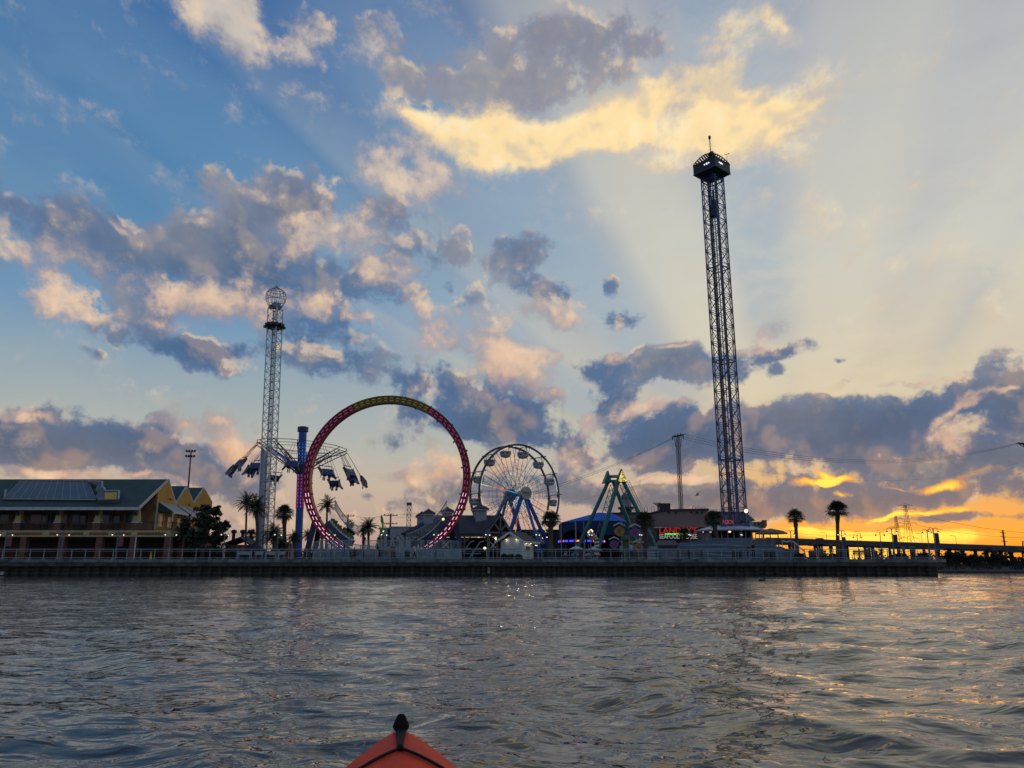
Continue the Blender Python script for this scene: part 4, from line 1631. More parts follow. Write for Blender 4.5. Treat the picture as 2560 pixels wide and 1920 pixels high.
    m.box(L(0, -D - 1.615, -0.32), (1.15, 0.02, 0.06), rotz)
    m.build("hub_underline", MATS["letter_black"], root)
    # tubs
    M_tub = mat("tub_white", (0.44, 0.47, 0.48), 0.5, var=0.1, scale=3)
    M_band = mat("tub_band_dark", (0.02, 0.022, 0.026), 0.5, var=0.2)
    proto = None
    for k in range(N):
        a = ph + 2 * math.pi * k / N
        p = C(a, Rw, 0) - root.location
        if proto is None:
            m = MB()
            prof = [(0.30, -1.02), (0.60, -0.95), (0.80, -0.72), (0.88, -0.42), (0.90, -0.12), (0.84, -0.10), (0.80, -0.4)]
            o = len(m.v)
            m.lathe(prof, (0, 0, -0.75), 18, cap=True)
            for i in range(len(m.v)):
                v = m.v[i]
                m.v[i] = Vector((v.x, v.y * 1.0, v.z))
            tub = m.build("tub", M_tub, None, smooth=False)
            m = MB()
            for a_ in range(18):
                if a_ % 3 == 2:
                    continue
                for (z, r) in ((-1.20, 0.895),):
                    b0, b1 = 2 * math.pi * a_ / 18, 2 * math.pi * (a_ + 1) / 18
                    m.add([(r * math.cos(b0), r * math.sin(b0), z), (r * math.cos(b1), r * math.sin(b1), z), (r * math.cos(b1), r * math.sin(b1), z + 0.16), (r * math.cos(b0), r * math.sin(b0), z + 0.16)], [(0, 1, 2, 3)])
            m.lathe([(0.915, -0.87), (0.915, -0.82)], (0, 0, 0), 18, cap=False)
            band = m.build("tub_band", M_band, None)
            m = MB()
            for s in (-1, 1):
                m.bar((0.0, s * 0.92, 0), (0, s * 0.88, -1.0), 0.07)
                m.bar((0.0, s * 0.92, 0), (0.5, s * 0.72, -0.85), 0.035)
                m.bar((0.0, s * 0.92, 0), (-0.5, s * 0.72, -0.85), 0.035)
            m.cyl((0, 0, -1.6), (0, 0, -0.75), 0.05)
            m.cyl((0, 0, -0.78), (0, 0, -0.74), 0.3, n=12)
            hang = m.build("hanger", M_rim, None)
            proto = (tub, band, hang)
            parts = proto
        else:
            parts = [q.copy() for q in proto]
            for q in parts:
                col.objects.link(q)
        tub, band, hang = parts
        tub.parent = root
        tub.location = p
        tub.rotation_euler = (0, 0, rotz)
        for q in (band, hang):
            q.parent = tub
            q.location = (0, 0, 0)
            q.rotation_euler = (0, 0, 0)
    # A frame legs
    zt = 0.0
    for y, nm in ((-D - 0.9, "front"), (D + 0.9, "rear")):
        for s in (-1, 1):
            top = L(s * 0.25, y, -0.1)
            bot = L(s * 5.1, y * 1.5, 0)
            bot.z = DECK
            m = MB()
            m.bar(top, bot, 0.5, 0.4)
            m.build("support_leg", M_blue, root)
        bot = L(0.0, y * 3.2, 0)
        bot.z = DECK
        m = MB()
        m.bar(L(0, y, -0.2), bot, 0.3, 0.3)
        m.build("side_brace", M_blue, root)
    m = MB()
    m.box(L(0, 0, 0) * 1.0 - Vector((0, 0, c.z - DECK - 0.35)), (11.5, 5.0, 0.7), rotz)
    m.build("base_platform", M_navy, root)
    for k, (dx, dz) in enumerate(((-1.6, 1.5), (1.2, 1.2), (2.4, 0.9), (3.8, 2.0))):
        m = MB()
        q = L(dx, -D - 0.5, 0)
        q.z = DECK + 1.5 + dz
        m.bar(q, q + Vector((0.8, 0, 0.15 if k % 2 else -0.15)), 0.12)
        m.build("platform_light", lamp_mat("tube_white", (240, 240, 240), 2.0), root)


build_ferris()


# ------------------------------------------------------------------ green A-frame ride with pyramid tops
def build_aframe():
    root_p = at(1540, 1392, 106)
    root = thing("pendulum_ride_frame", "teal twin A frame ride topped by two pyramids, the nearer one lit up gold", "amusement ride", (root_p.x, 106, DECK))
    Yn, Yb = 103.5, 108.0
    tn, tb = at(1552, 1204, Yn), at(1527, 1204, Yb)
    legs = [(tn + Vector((-0.35, 0, 0)), at(1494, 1378, Yn - 0.8)), (tn + Vector((0.35, 0, 0)), at(1644, 1378, Yn - 0.8)), (tb + Vector((-0.35, 0, 0)), at(1441, 1378, Yb + 0.5)), (tb + Vector((0.35, 0, 0)), at(1598, 1378, Yb + 0.5))]
    for a, b in legs:
        b = a + (b - a) * ((a.z - DECK) / (a.z - b.z))
        m = MB()
        m.cyl(a, b, 0.27, 0.27, 12)
        for t in (0.45, 0.72):
            q = a.lerp(b, t)
            d = (b - a).normalized()
            m.cyl(q - d * 0.08, q + d * 0.08, 0.34, 0.34, 12)
        m.build("frame_leg", M_teal, root, smooth=False)
    m = MB()
    m.bar(tn + Vector((0, 0, 0.7)), tb + Vector((0, 0, 0.7)), 0.4)
    m.bar(tn + Vector((0, 0, 0.1)), tb + Vector((0, 0, 0.1)), 0.3)
    m.build("axle_beam", M_teal, root)
    # slim service ladders braced between the legs
    M_lad = mat("ladder_steel", (0.10, 0.17, 0.18), 0.5, var=0.2)
    for (pa, pb, w, yy) in (((1526, 1212), (1490, 1340), 10, Yn + 1.5), ((1549, 1212), (1586, 1300), 12, Yn + 2.5)):
        m = MB()
        a, b = at(pa[0], pa[1], yy), at(pb[0], pb[1], yy)
        off = Vector((w * 0.055, 0.3, 0))
        m.bar(a, b, 0.09)
        m.bar(a + off, b + off * 1.6, 0.09)
        n = 9
        for i in range(n):
            t = i / n
            t2 = (i + 1) / n
            m.bar(a.lerp(b, t), (a + off).lerp(b + off * 1.6, t), 0.06)
            m.bar(a.lerp(b, t), (a + off).lerp(b + off * 1.6, t2), 0.06)
        m.build("braced_ladder", M_lad, root)
    a, b = legs[1]
    m = MB()
    o1 = Vector((0.45, 0.1, 0.1))
    for s in (0, 0.35):
        m.bar(a + o1 + Vector((s, 0, 0)), a.lerp(b, 0.72) + o1 + Vector((s, 0, 0)), 0.05)
    for i in range(30):
        q = a.lerp(b, 0.72 * i / 30) + o1
        m.bar(q, q + Vector((0.35, 0, 0)), 0.04)
    m.build("climbing_ladder", M_lad, root)
    # pyramid caps
    for (t, yy, lit, pxs) in ((tn, Yn, True, ((1545, 1204.5), (1568, 1204.5), (1555.5, 1172))), (tb, Yb, False, ((1511, 1207), (1530, 1206), (1521, 1176)))):
        p = [at(px, py, yy - 0.7) for px, py in pxs]
        mid = (p[0] + p[1]) / 2
        q = [p[0] + Vector((-0.25, 1.4, 0)), p[1] + Vector((-0.25, 1.4, 0)), p[2] + Vector((-0.15, 0.8, 0))]
        m = MB()
        m.add(p + q, [(0, 1, 2), (3, 5, 4), (0, 2, 5, 3), (1, 4, 5, 2), (0, 3, 4, 1)])
        cap = m.build("pyramid_cap", M_teal if not lit else mat("pyramid_side", (0.03, 0.09, 0.07), 0.5, var=0.2), root)
        if lit:
            m = MB()
            cen = (p[0] + p[1] + p[2]) / 3
            m.prism([cen + (v - cen) * 0.94 + Vector((0, -0.02, 0)) for v in p], (0, -0.03, 0))
            mm = bpy.data.materials.new("pyramid_lights")
            mm.use_nodes = True
            nt = mm.node_tree
            bs = nt.nodes['Principled BSDF']
            tcn = nt.nodes.new('ShaderNodeTexCoord')
            vo = nt.nodes.new('ShaderNodeTexVoronoi')
            vo.inputs['Scale'].default_value = 5.0
            nt.links.new(tcn.outputs['Object'], vo.inputs['Vector'])
            cr = nt.nodes.new('ShaderNodeValToRGB')
            cr.color_ramp.elements[0].position = 0.1
            cr.color_ramp.elements[0].color = (1.0, 0.95, 0.6, 1)
            cr.color_ramp.elements[1].position = 0.62
            cr.color_ramp.elements[1].color = (0.12, 0.13, 0.01, 1)
            e = cr.color_ramp.elements.new(0.35)
            e.color = (0.85, 0.62, 0.12, 1)
            nt.links.new(vo.outputs['Distance'], cr.inputs[0])
            nt.links.new(cr.outputs[0], bs.inputs['Emission Color'])
            bs.inputs['Emission Strength'].default_value = 1.25
            bs.inputs['Base Color'].default_value = (0.2, 0.16, 0.05, 1)
            m.build("pyramid_light_panel", mm, cap)


build_aframe()


# ------------------------------------------------------------------ tall blue tower
def build_blue_tower():
    Y = 105.0
    b = at(1843, 1392, Y)
    root = thing("observation_drop_tower", "very tall dark blue lattice tower rising from the round low building", "tower", (b.x, Y, DECK))
    M_tb = mat("tower_blue", (0.008, 0.042, 0.17), 0.4, var=0.15, scale=1)

    def ctr(z):
        return Vector((b.x, Y, z))
    side = 2.32
    rot = R(-94)
    z0, z1 = DECK, hz(446, Y)
    m = MB()
    nb = 24
    corner = lattice(m, ctr, side, rot, z0, z1, (z1 - z0) / nb, 0.095, 0.062)
    # doubled chords and ring beams
    for k in range(4):
        for s in (-1, 1):
            pa = corner(k, z0).lerp(corner(k + s, z0), 0.16)
            pb = corner(k, z1).lerp(corner(k + s, z1), 0.16)
            m.bar(pa, pb, 0.065)
        i = 0
        while i <= nb * 2:
            z = z0 + (z1 - z0) * i / (2 * nb)
            for s in (-1, 1):
                m.bar(corner(k, z), corner(k, z).lerp(corner(k + s, z), 0.16), 0.045)
            i += 1
    for i in range(nb + 1):
        z = z0 + (z1 - z0) * i / nb
        dbl = 0.26 if i % 6 else 0.5
        for k in range(4):
            m.bar(corner(k, z - dbl), corner(k + 1, z - dbl), 0.055 if i % 6 else 0.13)
    m.build("lattice_mast", M_tb, root)
    m = MB()
    for (dx, dy, r) in ((-0.62, 0.25, 0.12), (-0.42, 0.35, 0.06), (0.55, 0.2, 0.13), (0.72, 0.3, 0.06), (0.32, -0.1, 0.05)):
        m.tube([ctr(z0 + 0.5) + Vector((dx, dy, 0)), ctr(z1) + Vector((dx, dy, 0))], r, 6)
    z = z0 + 1
    while z < z1:
        m.box(ctr(z) + Vector((0.62, 0.25, 0)), (0.32, 0.1, 0.05))
        m.box(ctr(z) + Vector((-0.54, 0.3, 0)), (0.34, 0.1, 0.05))
        z += 0.9
    m.build("guide_rail", mat("tower_rail_grey", (0.08, 0.10, 0.11), 0.5, metal=0.4, var=0.2), root)
    m = MB()
    zc = hz(528, Y)
    m.box(ctr(zc), (1.05, 1.05, 1.7), R(-40))
    m.box(ctr(zc + 1.2), (0.5, 0.5, 1.2), R(-40))
    m.box(ctr(zc + 2.4), (0.25, 0.25, 2.0), R(-40))
    m.build("counterweight", M_black, root)
    # head: chamfered box, arched trusses with round holes, mast
    zb, zt = z1 - 0.1, hz(412, Y)
    s0, s1 = side * 0.7071 + 0.2, 2.72
    zm = hz(439, Y) + 0.1
    m = MB()
    m.lathe([(s0, zm - 0.45), (s1, zm), (s1, zt), (s1 - 0.1, zt)], ctr(0), 4, a0=rot)
    m.lathe([(s1 - 0.1, zt), (0.2, zt + 0.9)], ctr(0), 4, a0=rot)
    head = m.build("tower_head", mat("tower_head_navy", (0.006, 0.010, 0.022), 0.5, var=0.2), root)

    def hc(k):
        a = rot + math.pi / 2 * k
        return Vector((math.cos(a), math.sin(a), 0))
    m = MB()
    for k in range(4):
        e0, e1 = hc(k), hc(k + 1)
        for zz in (zt - 0.12, zm + 0.05):
            m.bar(ctr(zz) + e0 * (s1 + 0.03), ctr(zz) + e1 * (s1 + 0.03), 0.1)
    m.build("head_band", M_grey if False else mat("head_band_grey", (0.05, 0.07, 0.09), 0.5, var=0.1), head)
    for k in range(4):
        e0, e1 = hc(k), hc(k + 1)
        nrm = (e0 + e1).normalized()
        t = (e1 - e0).normalized()
        m = MB()
        for q, r in ((-0.22, 0.10), (0.0, 0.15), (0.2, 0.10)):
            c = ctr((zm + zt) / 2 + 0.1) + (e0 + e1) / 2 * (s1 + 0.02) + t * (q * 1.8 + (0.5 if k % 2 else -0.5))
            m.cyl(c, c + nrm * 0.06, r, n=12)
        m.build("flood_lamp", lamp_mat("tower_lamp_white", (225, 240, 255), 1.3), head)
    apex = zt + 1.9
    for k in range(4):
        e = hc(k)
        perp = Vector((-e.y, e.x, 0))
        m = MB()
        n = 16
        outp, inp = [], []
        for i in range(n + 1):
            t = i / n
            r = s1 * (1 - t) * 0.98 + 0.15 * t
            z = zt + 1.9 * math.sin(t * math.pi / 2) ** 0.9
            outp.append(ctr(z) + e * r)
            inp.append(ctr(max(zt + 0.02, z - 0.62)) + e * max(0.1, r - 0.42))
        m.tube(outp, 0.08, 6)
        m.tube(inp, 0.07, 6)
        for i in range(2, n, 2):
            m.bar(outp[i], inp[i], 0.22, 0.1, up=perp)
        m.build("roof_arch", M_black, head)
    m = MB()
    zt2 = hz(340, Y)
    m.cyl(ctr(apex - 0.3), ctr(zt2 - 0.5), 0.07)
    m.lathe([(0.3, 0), (0.3, 0.5), (0.15, 0.62)], ctr(apex - 0.4), 8)
    m.lathe([(0.1, 0), (0.2, 0.12), (0.2, 0.45), (0.1, 0.6)], ctr(zt2 - 0.55), 8)
    for s in (-1, 1):
        m.bar(ctr(zt2 - 2.0), ctr(apex - 0.2) + Vector((s * 0.9, 0, 0)), 0.02)
    m.build("mast", M_black, head)
    m = MB()
    q = ctr(zt) + hc(1) * (s1 - 0.35)
    m.bar(q, q + Vector((0, 0, 1.7)), 0.04)
    m.bar(q + Vector((-0.25, 0, 1.6)), q + Vector((0.3, 0, 1.75)), 0.05)
    m.sphere(q + Vector((0.35, 0, 1.78)), 0.09)
    m.build("wind_vane", M_black, head)
    return b


TOWER_B = build_blue_tower()

# ------------------------------------------------------------------ boardwalk railing
def build_railing():
    m0 = thing("boardwalk_railing", "long grey metal railing with two top rails along the seawall edge", "railing", (X0, WALLY + 0.22, DECK))
    y = WALLY + 0.22
    zt = DECK + 1.07
    for z, w, nm in ((zt, 0.075, "top_rail"), (zt - 0.22, 0.04, "middle_rail"), (DECK + 0.16, 0.055, "bottom_rail")):
        m = MB()
        m.bar((X0, y, z), (X1 - 0.1, y, z), w)
        m.build(nm, M_rail, m0)
    dx = gx(125 * .2893, WALLY) - gx(5 * .2893, WALLY)
    x = gx(1, WALLY)
    xs = []
    while x > -75:
        x -= dx
    while x < X1 - 0.2:
        xs.append(x)
        x += dx
    me = None
    for x in xs:
        if me is None:
            m = MB()
            m.box((x, y, DECK + 0.53), (0.065, 0.085, 1.06))
            m.box((x, y, DECK + 0.05), (0.2, 0.16, 0.1))
            o = m.build("post", M_rail, m0)
            me = o
            x00 = x
        else:
            o = me.copy()
            col.objects.link(o)
            o.location = (x - x00, 0, 0)


M_rail = mat("rail_grey", (0.27, 0.33, 0.36), 0.5, metal=0.3, var=0.2, scale=2)
build_railing()


# ------------------------------------------------------------------ double-armed lamp posts
def build_lamps():
    M_post = mat("lamp_post_blue", (0.10, 0.16, 0.20), 0.5, var=0.2, scale=2)
    M_ban = mat("banner_red", (0.22, 0.03, 0.04), 0.8, var=0.35, scale=3, color2=(0.25, 0.2, 0.2))
    M_ban2 = mat("banner_blue", (0.03, 0.04, 0.07), 0.8, var=0.35, scale=3, color2=(0.09, 0.10, 0.11))

    def lamp(loc, yaw, label, h=3.05, banner=None, lit=True, group=None):
        root = thing("street_lamp", label, "street lamp", loc, group)
        x, y, z = loc
        d = Vector((math.cos(yaw), math.sin(yaw), 0))
        b = Vector(loc)
        m = MB()
        m.cyl(b, b + Vector((0, 0, 1.15)), 0.12, 0.10, 10)
        m.cyl(b + Vector((0, 0, 1.15)), b + Vector((0, 0, h)), 0.06, 0.045, 8)
        m.build("post", M_post, root)
        m = MB()
        for s in (-1, 1):
            pts = []
            for t in np.linspace(0, 1, 9):
                a = math.pi * t
                pts.append(b + Vector((0, 0, h - 0.28)) + d * s * (0.28 - 0.28 * math.cos(a)) + Vector((0, 0, 0.36 * math.sin(a))))
            m.tube(pts, 0.025, 5)
        m.build("arm", M_post, root)
        for s in (-1, 1):
            q = b + Vector((0, 0, h - 0.30)) + d * s * 0.56
            m = MB()
            m.lathe([(0.03, 0.04), (0.15, -0.06), (0.17, -0.10)], q, 10, cap=False)
            sh = m.build("lamp_shade", M_post, root)
            m = MB()
            m.sphere(q + Vector((0, 0, -0.13)), 0.068, 8, 6)
            m.build("bulb", M_lampw if lit else mat("bulb_unlit", (0.4, 0.4, 0.4), 0.3, var=0), sh)
        if banner:
            m = MB()
            s = banner[0]
            c = b + Vector((0, 0, h - 1.15)) + d * s * 0.33
            m.box(c, (0.5, 0.03, 1.0 if len(banner) < 3 else banner[2]), yaw)
            m.build("banner", banner[1], root)
        return root
    where = {7: "beside the far left end of the restaurant", 150: "in front of the second brick column of the restaurant", 288: "with a red banner before the restaurant balcony", 421: "at the right corner of the restaurant",
             557: "in front of the leafy dark tree", 691: "between the stout palm and the white drop tower", 827: "left of the navy leg of the loop ride", 958: "before the green cactus sign", 1089: "by the right foot of the loop ride", 1219: "in front of the pavilion gable",
             1345: "right of the small white kiosk", 1478: "in front of the zebra striped figure", 1604: "with red banner right of the flower bucket ride", 1728: "by the benches under the seafood sign", 1858: "with a red banner before the round low building",
             1982: "beside the first palm right of the round building", 2110: "with a red banner right of the tallest palm", 2237: "before the two pylons", 2326: "second from the right end of the seawall", 2361: "with a big banner at the right end of the seawall"}
    for px, w in where.items():
        y = WALLY + 0.9
        yaw = R(70) if px < 1960 and px not in (150, 7, 288, 421) else R(28)
        if px > 2200:
            yaw = R(5)
        ban = None
        if px in (7, 288, 1604, 1858):
            ban = (1, M_ban)
        if px in (2110, 2237):
            ban = (1, M_ban2)
        if px == 2361:
            ban = (1, M_ban2, 1.35)
        xx = gx(px, y) if px != 2361 else min(gx(2352, y), X1 - 0.5)
        if px == 2326:
            y += 3
            xx = gx(px, y)
        lamp((xx, y, DECK), yaw, "twin armed blue lamp post " + w, 3.05 + (0.25 if px > 2200 else 0), ban, True, "twin armed lamp posts along the boardwalk")
    for px, py, Y, w in ((2207, 1331, 104, "standing behind the right railing, left of the pylons"), (2149, 1337, 112, "small and distant below the bright horizon streak")):
        b = at(px, py, Y)
        lamp((gx(px, Y), Y, DECK), R(0), "twin armed lamp post " + w, b.z - DECK, None, False, "twin armed lamp posts along the boardwalk")


build_lamps()

# ------------------------------------------------------------------ foliage
M_frond = mat("palm_frond", (0.030, 0.050, 0.022), 0.6, var=0.35, scale=2)
M_dead = mat("dead_frond", (0.075, 0.055, 0.035), 0.85, var=0.3, scale=3)
M_trunk = mat("palm_trunk", (0.10, 0.075, 0.06), 0.9, var=0.35, scale=3, bump=0.6)
M_leaf = mat("leaf_dark", (0.028, 0.042, 0.022), 0.6, var=0.45, scale=1.2)
M_bark = mat("bark", (0.06, 0.05, 0.042), 0.9, var=0.3, scale=3, bump=0.5)


def fan_frond(m, base, dirv, length, rnd, fold=0.5, n=13):
    """costapalmate frond: a stalk and a fan of narrow drooping leaflets"""
    d = dirv.normalized()
    side = d.cross(Vector((0, 0, 1)))
    side = side.normalized() if side.length > 0.05 else Vector((1, 0, 0))
    up = side.cross(d).normalized()
    st = base + d * length * 0.45
    m.bar(base, st, 0.035)
    L = length * 0.62
    for i in range(n):
        t = (i / (n - 1) - 0.5) * 2
        a = t * R(100)
        dd = (d * math.cos(a) + side * math.sin(a)).normalized()
        mid = st + dd * L * 0.55 + up * 0.03 * L
        droop = Vector((0, 0, -1)) * L * (0.12 + 0.25 * rnd.random()) * (0.5 + fold)
        tip = st + dd * L * (1.0 - 0.25 * abs(t)) + droop
        wv = dd.cross(up).normalized() * L * 0.055
        m.add([st, mid - wv, tip, mid + wv], [(0, 1, 2, 3)])


def feather_frond(m, base, dirv, length, rnd):
    """arching pinnate frond"""
    d = dirv.normalized()
    pts = []
    p = Vector(base)
    v = Vector(d)
    n = 9
    for i in range(n + 1):
        pts.append(p.copy())
        p = p + v * length / n
        v = (v + Vector((0, 0, -0.16 - 0.06 * rnd.random()))).normalized()
    side0 = d.cross(Vector((0, 0, 1)))
    side0 = side0.normalized() if side0.length > 0.05 else Vector((1, 0, 0))
    m.tube(pts, [0.03 * (1 - i / (n + 2)) for i in range(n + 1)], 4)
    for i in range(1, n + 1):
        for h in (0, 0.5):
            q = pts[i - 1].lerp(pts[i], h)
            w = length * 0.26 * math.sin(math.pi * min(1, (i + h) / (n + 0.6)) * 0.85 + 0.25)
            for s in (-1, 1):
                tip = q + side0 * s * w + (pts[i] - pts[i - 1]).normalized() * w * 0.5 + Vector((0, 0, -w * 0.35))
                e = (pts[i] - pts[i - 1]) * 0.22
                m.add([q - e, tip, q + e], [(0, 1, 2)])


def palm(px_b, px_c, py_c, r_px, Y, label, kind="fan", seed=0, skirt=True, trunk_r=0.17, lean_mid=0.0, nf=40, base_z=DECK, group="palm trees on the boardwalk"):
    rnd = random.Random(seed * 13 + 5)
    c = at(px_c, py_c, Y)
    bx = gx(px_b, Y, base_z)
    root = thing("palm_tree", label, "palm tree", (bx, Y, base_z), group)
    r = r_px * Y * CP / F * 1.26
    m = MB()
    pts, rs = [], []
    n = 12
    top = Vector((c.x, Y, c.z - r * 0.15))
    for i in range(n + 1):
        t = i / n
        x = bx + (top.x - bx) * t + lean_mid * math.sin(math.pi * t)
        pts.append(Vector((x, Y, base_z + (top.z - base_z) * t)))
        k = trunk_r * (1.2 - 0.35 * t) * (1 + 0.06 * math.sin(i * 5.1))
        if skirt and t > 0.8:
            k *= 1.35
        rs.append(k)
    m.tube(pts, rs, 9)
    m.build("trunk", M_trunk, root, smooth=True)
    m = MB()
    for i in range(nf):
        az = 2 * math.pi * (i * 0.381966 + rnd.random() * 0.05)
        el = R(80) - (i / nf) * R(115) + rnd.uniform(-.1, .1)
        d = Vector((math.cos(az) * math.cos(el), math.sin(az) * math.cos(el), math.sin(el)))
        L = r * rnd.uniform(0.88, 1.1) * (1.0 if el > -0.2 else 0.85)
        if kind == "fan":
            fan_frond(m, top + d * r * 0.03, d, L * 0.95, rnd, 0.5 if el > 0 else 0.9)
        else:
            feather_frond(m, top + d * r * 0.03, (d + Vector((0, 0, 0.35))).normalized(), L * 1.15, rnd)
    m.build("crown", M_frond, root)
    if skirt:
        m = MB()
        for i in range(16):
            az = rnd.uniform(0, 2 * math.pi)
            d = Vector((math.cos(az) * 0.55, math.sin(az) * 0.55, -0.9))
            b = top + Vector((0, 0, -0.05 - 0.5 * rnd.random()))
            m.bar(b, b + d * r * rnd.uniform(0.25, 0.5), 0.05, 0.02)
        m.build("dead_skirt", M_dead, root)
    return root


palm(613, 617, 1256, 25, 100, "tall slim palm left of the white drop tower", "feather", 1, False, 0.13, nf=34)
palm(637, 640, 1266, 28, 98.5, "stout palm with crooked trunk partly in front of the white drop tower", "feather", 2, True, 0.20, 0.25, nf=38)
palm(712, 711, 1282, 25, 97, "round headed palm between the drop tower and the swing ride pole", "fan", 3, True, 0.24, nf=46)
palm(815, 818, 1262, 24, 122, "thin palm seen through the left side of the loop", "feather", 4, False, 0.16, nf=26)
palm(628, 628, 1336, 16, 108, "short palm behind the two tall palms on the left", "fan", 5, True, 0.2, nf=34)
palm(690, 684, 1338, 28, 95, "bushy low palm at the foot of the white drop tower", "feather", 6, False, 0.22, nf=46)
palm(700, 702, 1362, 22, 96.5, "low spreading palm beside the lamp left of the swing ride", "feather", 7, False, 0.2, nf=40)
palm(740, 735, 1344, 18, 99, "small palm just left of the swing ride pole base", "feather", 8, False, 0.2, nf=36)
palm(922, 921, 1316, 22, 126, "wide palm in the middle of the loop opening", "feather", 9, False, 0.2, nf=34)
palm(908, 908, 1326, 16, 127, "lesser palm close left of the wide palm inside the loop", "feather", 10, False, 0.2, nf=28)
palm(805, 805, 1340, 12, 125, "tiny distant palm under the left side of the loop", "fan", 11, False, 0.2, nf=26)
palm(774, 770, 1338, 16, 112, "palm behind the navy left leg of the loop ride", "feather", 12, False, 0.2, nf=30)
palm(1377, 1377, 1297, 24, 98, "round headed palm between the Ferris wheel and the blue tent", "fan", 13, True, 0.27, nf=52)
palm(1630, 1611, 1300, 26, 99, "leaning palm in front of the right leg of the teal A frame", "fan", 14, True, 0.24, -0.1, nf=52)
palm(1712, 1711, 1333, 17, 96, "smaller palm hiding the middle of the seafood sign", "fan", 15, True, 0.2, nf=44)
palm(1803, 1783, 1297, 25, 95, "leaning palm in front of the round building left of the tall tower", "fan", 16, True, 0.24, 0.05, nf=52)
palm(1995, 1988, 1291, 22, 96, "palm with a stray left frond right of the round building", "fan", 17, True, 0.21, nf=44)
palm(2095, 2093, 1273, 27, 95, "tallest dark palm against the orange sunset near the bridge", "fan", 18, True, 0.22, nf=54)
palm(2203, 2203, 1378, 9, 97, "young palm silhouette low before the bright bridge piers", "fan", 19, False, 0.09, nf=20)


def leaf_cloud(m, c, rad, n, size, rnd, squash=0.8, lower=-0.7):
    for i in range(n):
        while True:
            p = Vector((rnd.uniform(-1, 1), rnd.uniform(-1, 1), rnd.uniform(-1, 1)))
            if 0.25 < p.length < 1 and p.z > lower:
                break
        q = Vector(c) + Vector((p.x * rad, p.y * rad, p.z * rad * squash))
        nrm = Vector((rnd.gauss(0, 1), rnd.gauss(0, 1) - 0.3, rnd.gauss(0, 1))).normalized()
        t = nrm.orthogonal().normalized()
        b = nrm.cross(t)
        s = size * rnd.uniform(0.6, 1.3)
        m.add([q - t * s, q + b * s * 0.55, q + t * s, q - b * s * 0.55], [(0, 1, 2, 3)])


def tree(px, Y, clumps, label, seed, leaf=0.16, dens=230, base_z=DECK, trunk_r=0.22, group=None, mleaf=None, name="leafy_tree"):
    """clumps: list of (px, py, radius_px)"""
    rnd = random.Random(seed)
    bx = gx(px, Y, base_z)
    root = thing(name, label, "tree", (bx, Y, base_z), group)
    k = Y * CP / F
    m = MB()
    cs = [(at(a, b, Y) + Vector((0, rnd.uniform(-1, 1) * r * k * 0.8, 0)), r * k) for a, b, r in clumps]
    cen = sum((c for c, r in cs), Vector()) / len(cs)
    fork = Vector((bx, Y, base_z)).lerp(cen, 0.5)
    m.tube([(bx, Y, base_z - 0.05), (bx + 0.05, Y, (base_z + fork.z) / 2), fork], [trunk_r * 1.2, trunk_r, trunk_r * 0.8], 8)
    for c, r in cs:
        m.tube([fork, fork.lerp(c, 0.55) + Vector((0, 0, 0.1)), c], [trunk_r * 0.6, trunk_r * 0.35, 0.03], 6)
        for j in range(3):
            e = c + Vector((rnd.uniform(-1, 1), rnd.uniform(-1, 1), rnd.uniform(-.4, .9))) * r * 0.8
            m.tube([fork.lerp(c, 0.7), e], [trunk_r * 0.2, 0.015], 4)
    m.build("trunk", M_bark, root)
    m = MB()
    for c, r in cs:
        sub = 18
        for j in range(sub):
            p = Vector((rnd.gauss(0, 0.5), rnd.gauss(0, 0.5), rnd.gauss(0, 0.42))) * r
            leaf_cloud(m, c + p, r * rnd.uniform(0.22, 0.5), int(dens * r / sub * 1.2), leaf, rnd, 0.8, -1)
    m.build("crown", mleaf or M_leaf, root)
    return root


tree(503, 97.0, [(500, 1330, 22), (470, 1315, 20), (520, 1300, 22), (545, 1320, 20), (512, 1275, 17), (490, 1352, 18), (556, 1340, 14), (530, 1352, 16), (468, 1340, 18), (566, 1312, 10), (533, 1282, 12)], "big dark leafy tree at the right end of the yellow restaurant", 3, leaf=0.21, dens=750, trunk_r=0.25)
tree(842, 128, [(868, 1322, 13), (872, 1312, 10), (860, 1334, 12), (880, 1334, 10)], "round dark tree far behind the loop ride beside the utility pole", 5, leaf=0.2, dens=200, trunk_r=0.15)

# hedges and shrubs
def shrub(px, py, w_px, h_px, Y, label, seed, name="shrub", cat="shrub", base_z=DECK, leaf=0.13, dens=55, group=None, mleaf=None):
    rnd = random.Random(seed)
    x = gx(px, Y, base_z)
    root = thing(name, label, cat, (x, Y, base_z), group)
    k = Y * CP / F
    m = MB()
    w, h = w_px * k, h_px * k
    n = max(4, int(w * 2.2))
    for i in range(n):
        cx_ = x + (rnd.random() - 0.5) * w
        hh = h * rnd.uniform(0.55, 1.0)
        leaf_cloud(m, (cx_, Y + rnd.uniform(-0.6, 0.6), base_z + hh * 0.5), max(0.35, hh * 0.52), int(dens * max(1, hh)), leaf, rnd, squash=1.0, lower=-1)
    m.build("leaves", mleaf or M_leaf, root)
    m = MB()
    for i in range(n):
        xx = x + (rnd.random() - 0.5) * w * 0.9
        m.tube([(xx, Y, base_z - 0.03), (xx + rnd.uniform(-.2, .2), Y, base_z + h * 0.55)], [0.05, 0.015], 5)
    m.build("stems", M_bark, root)
    return root


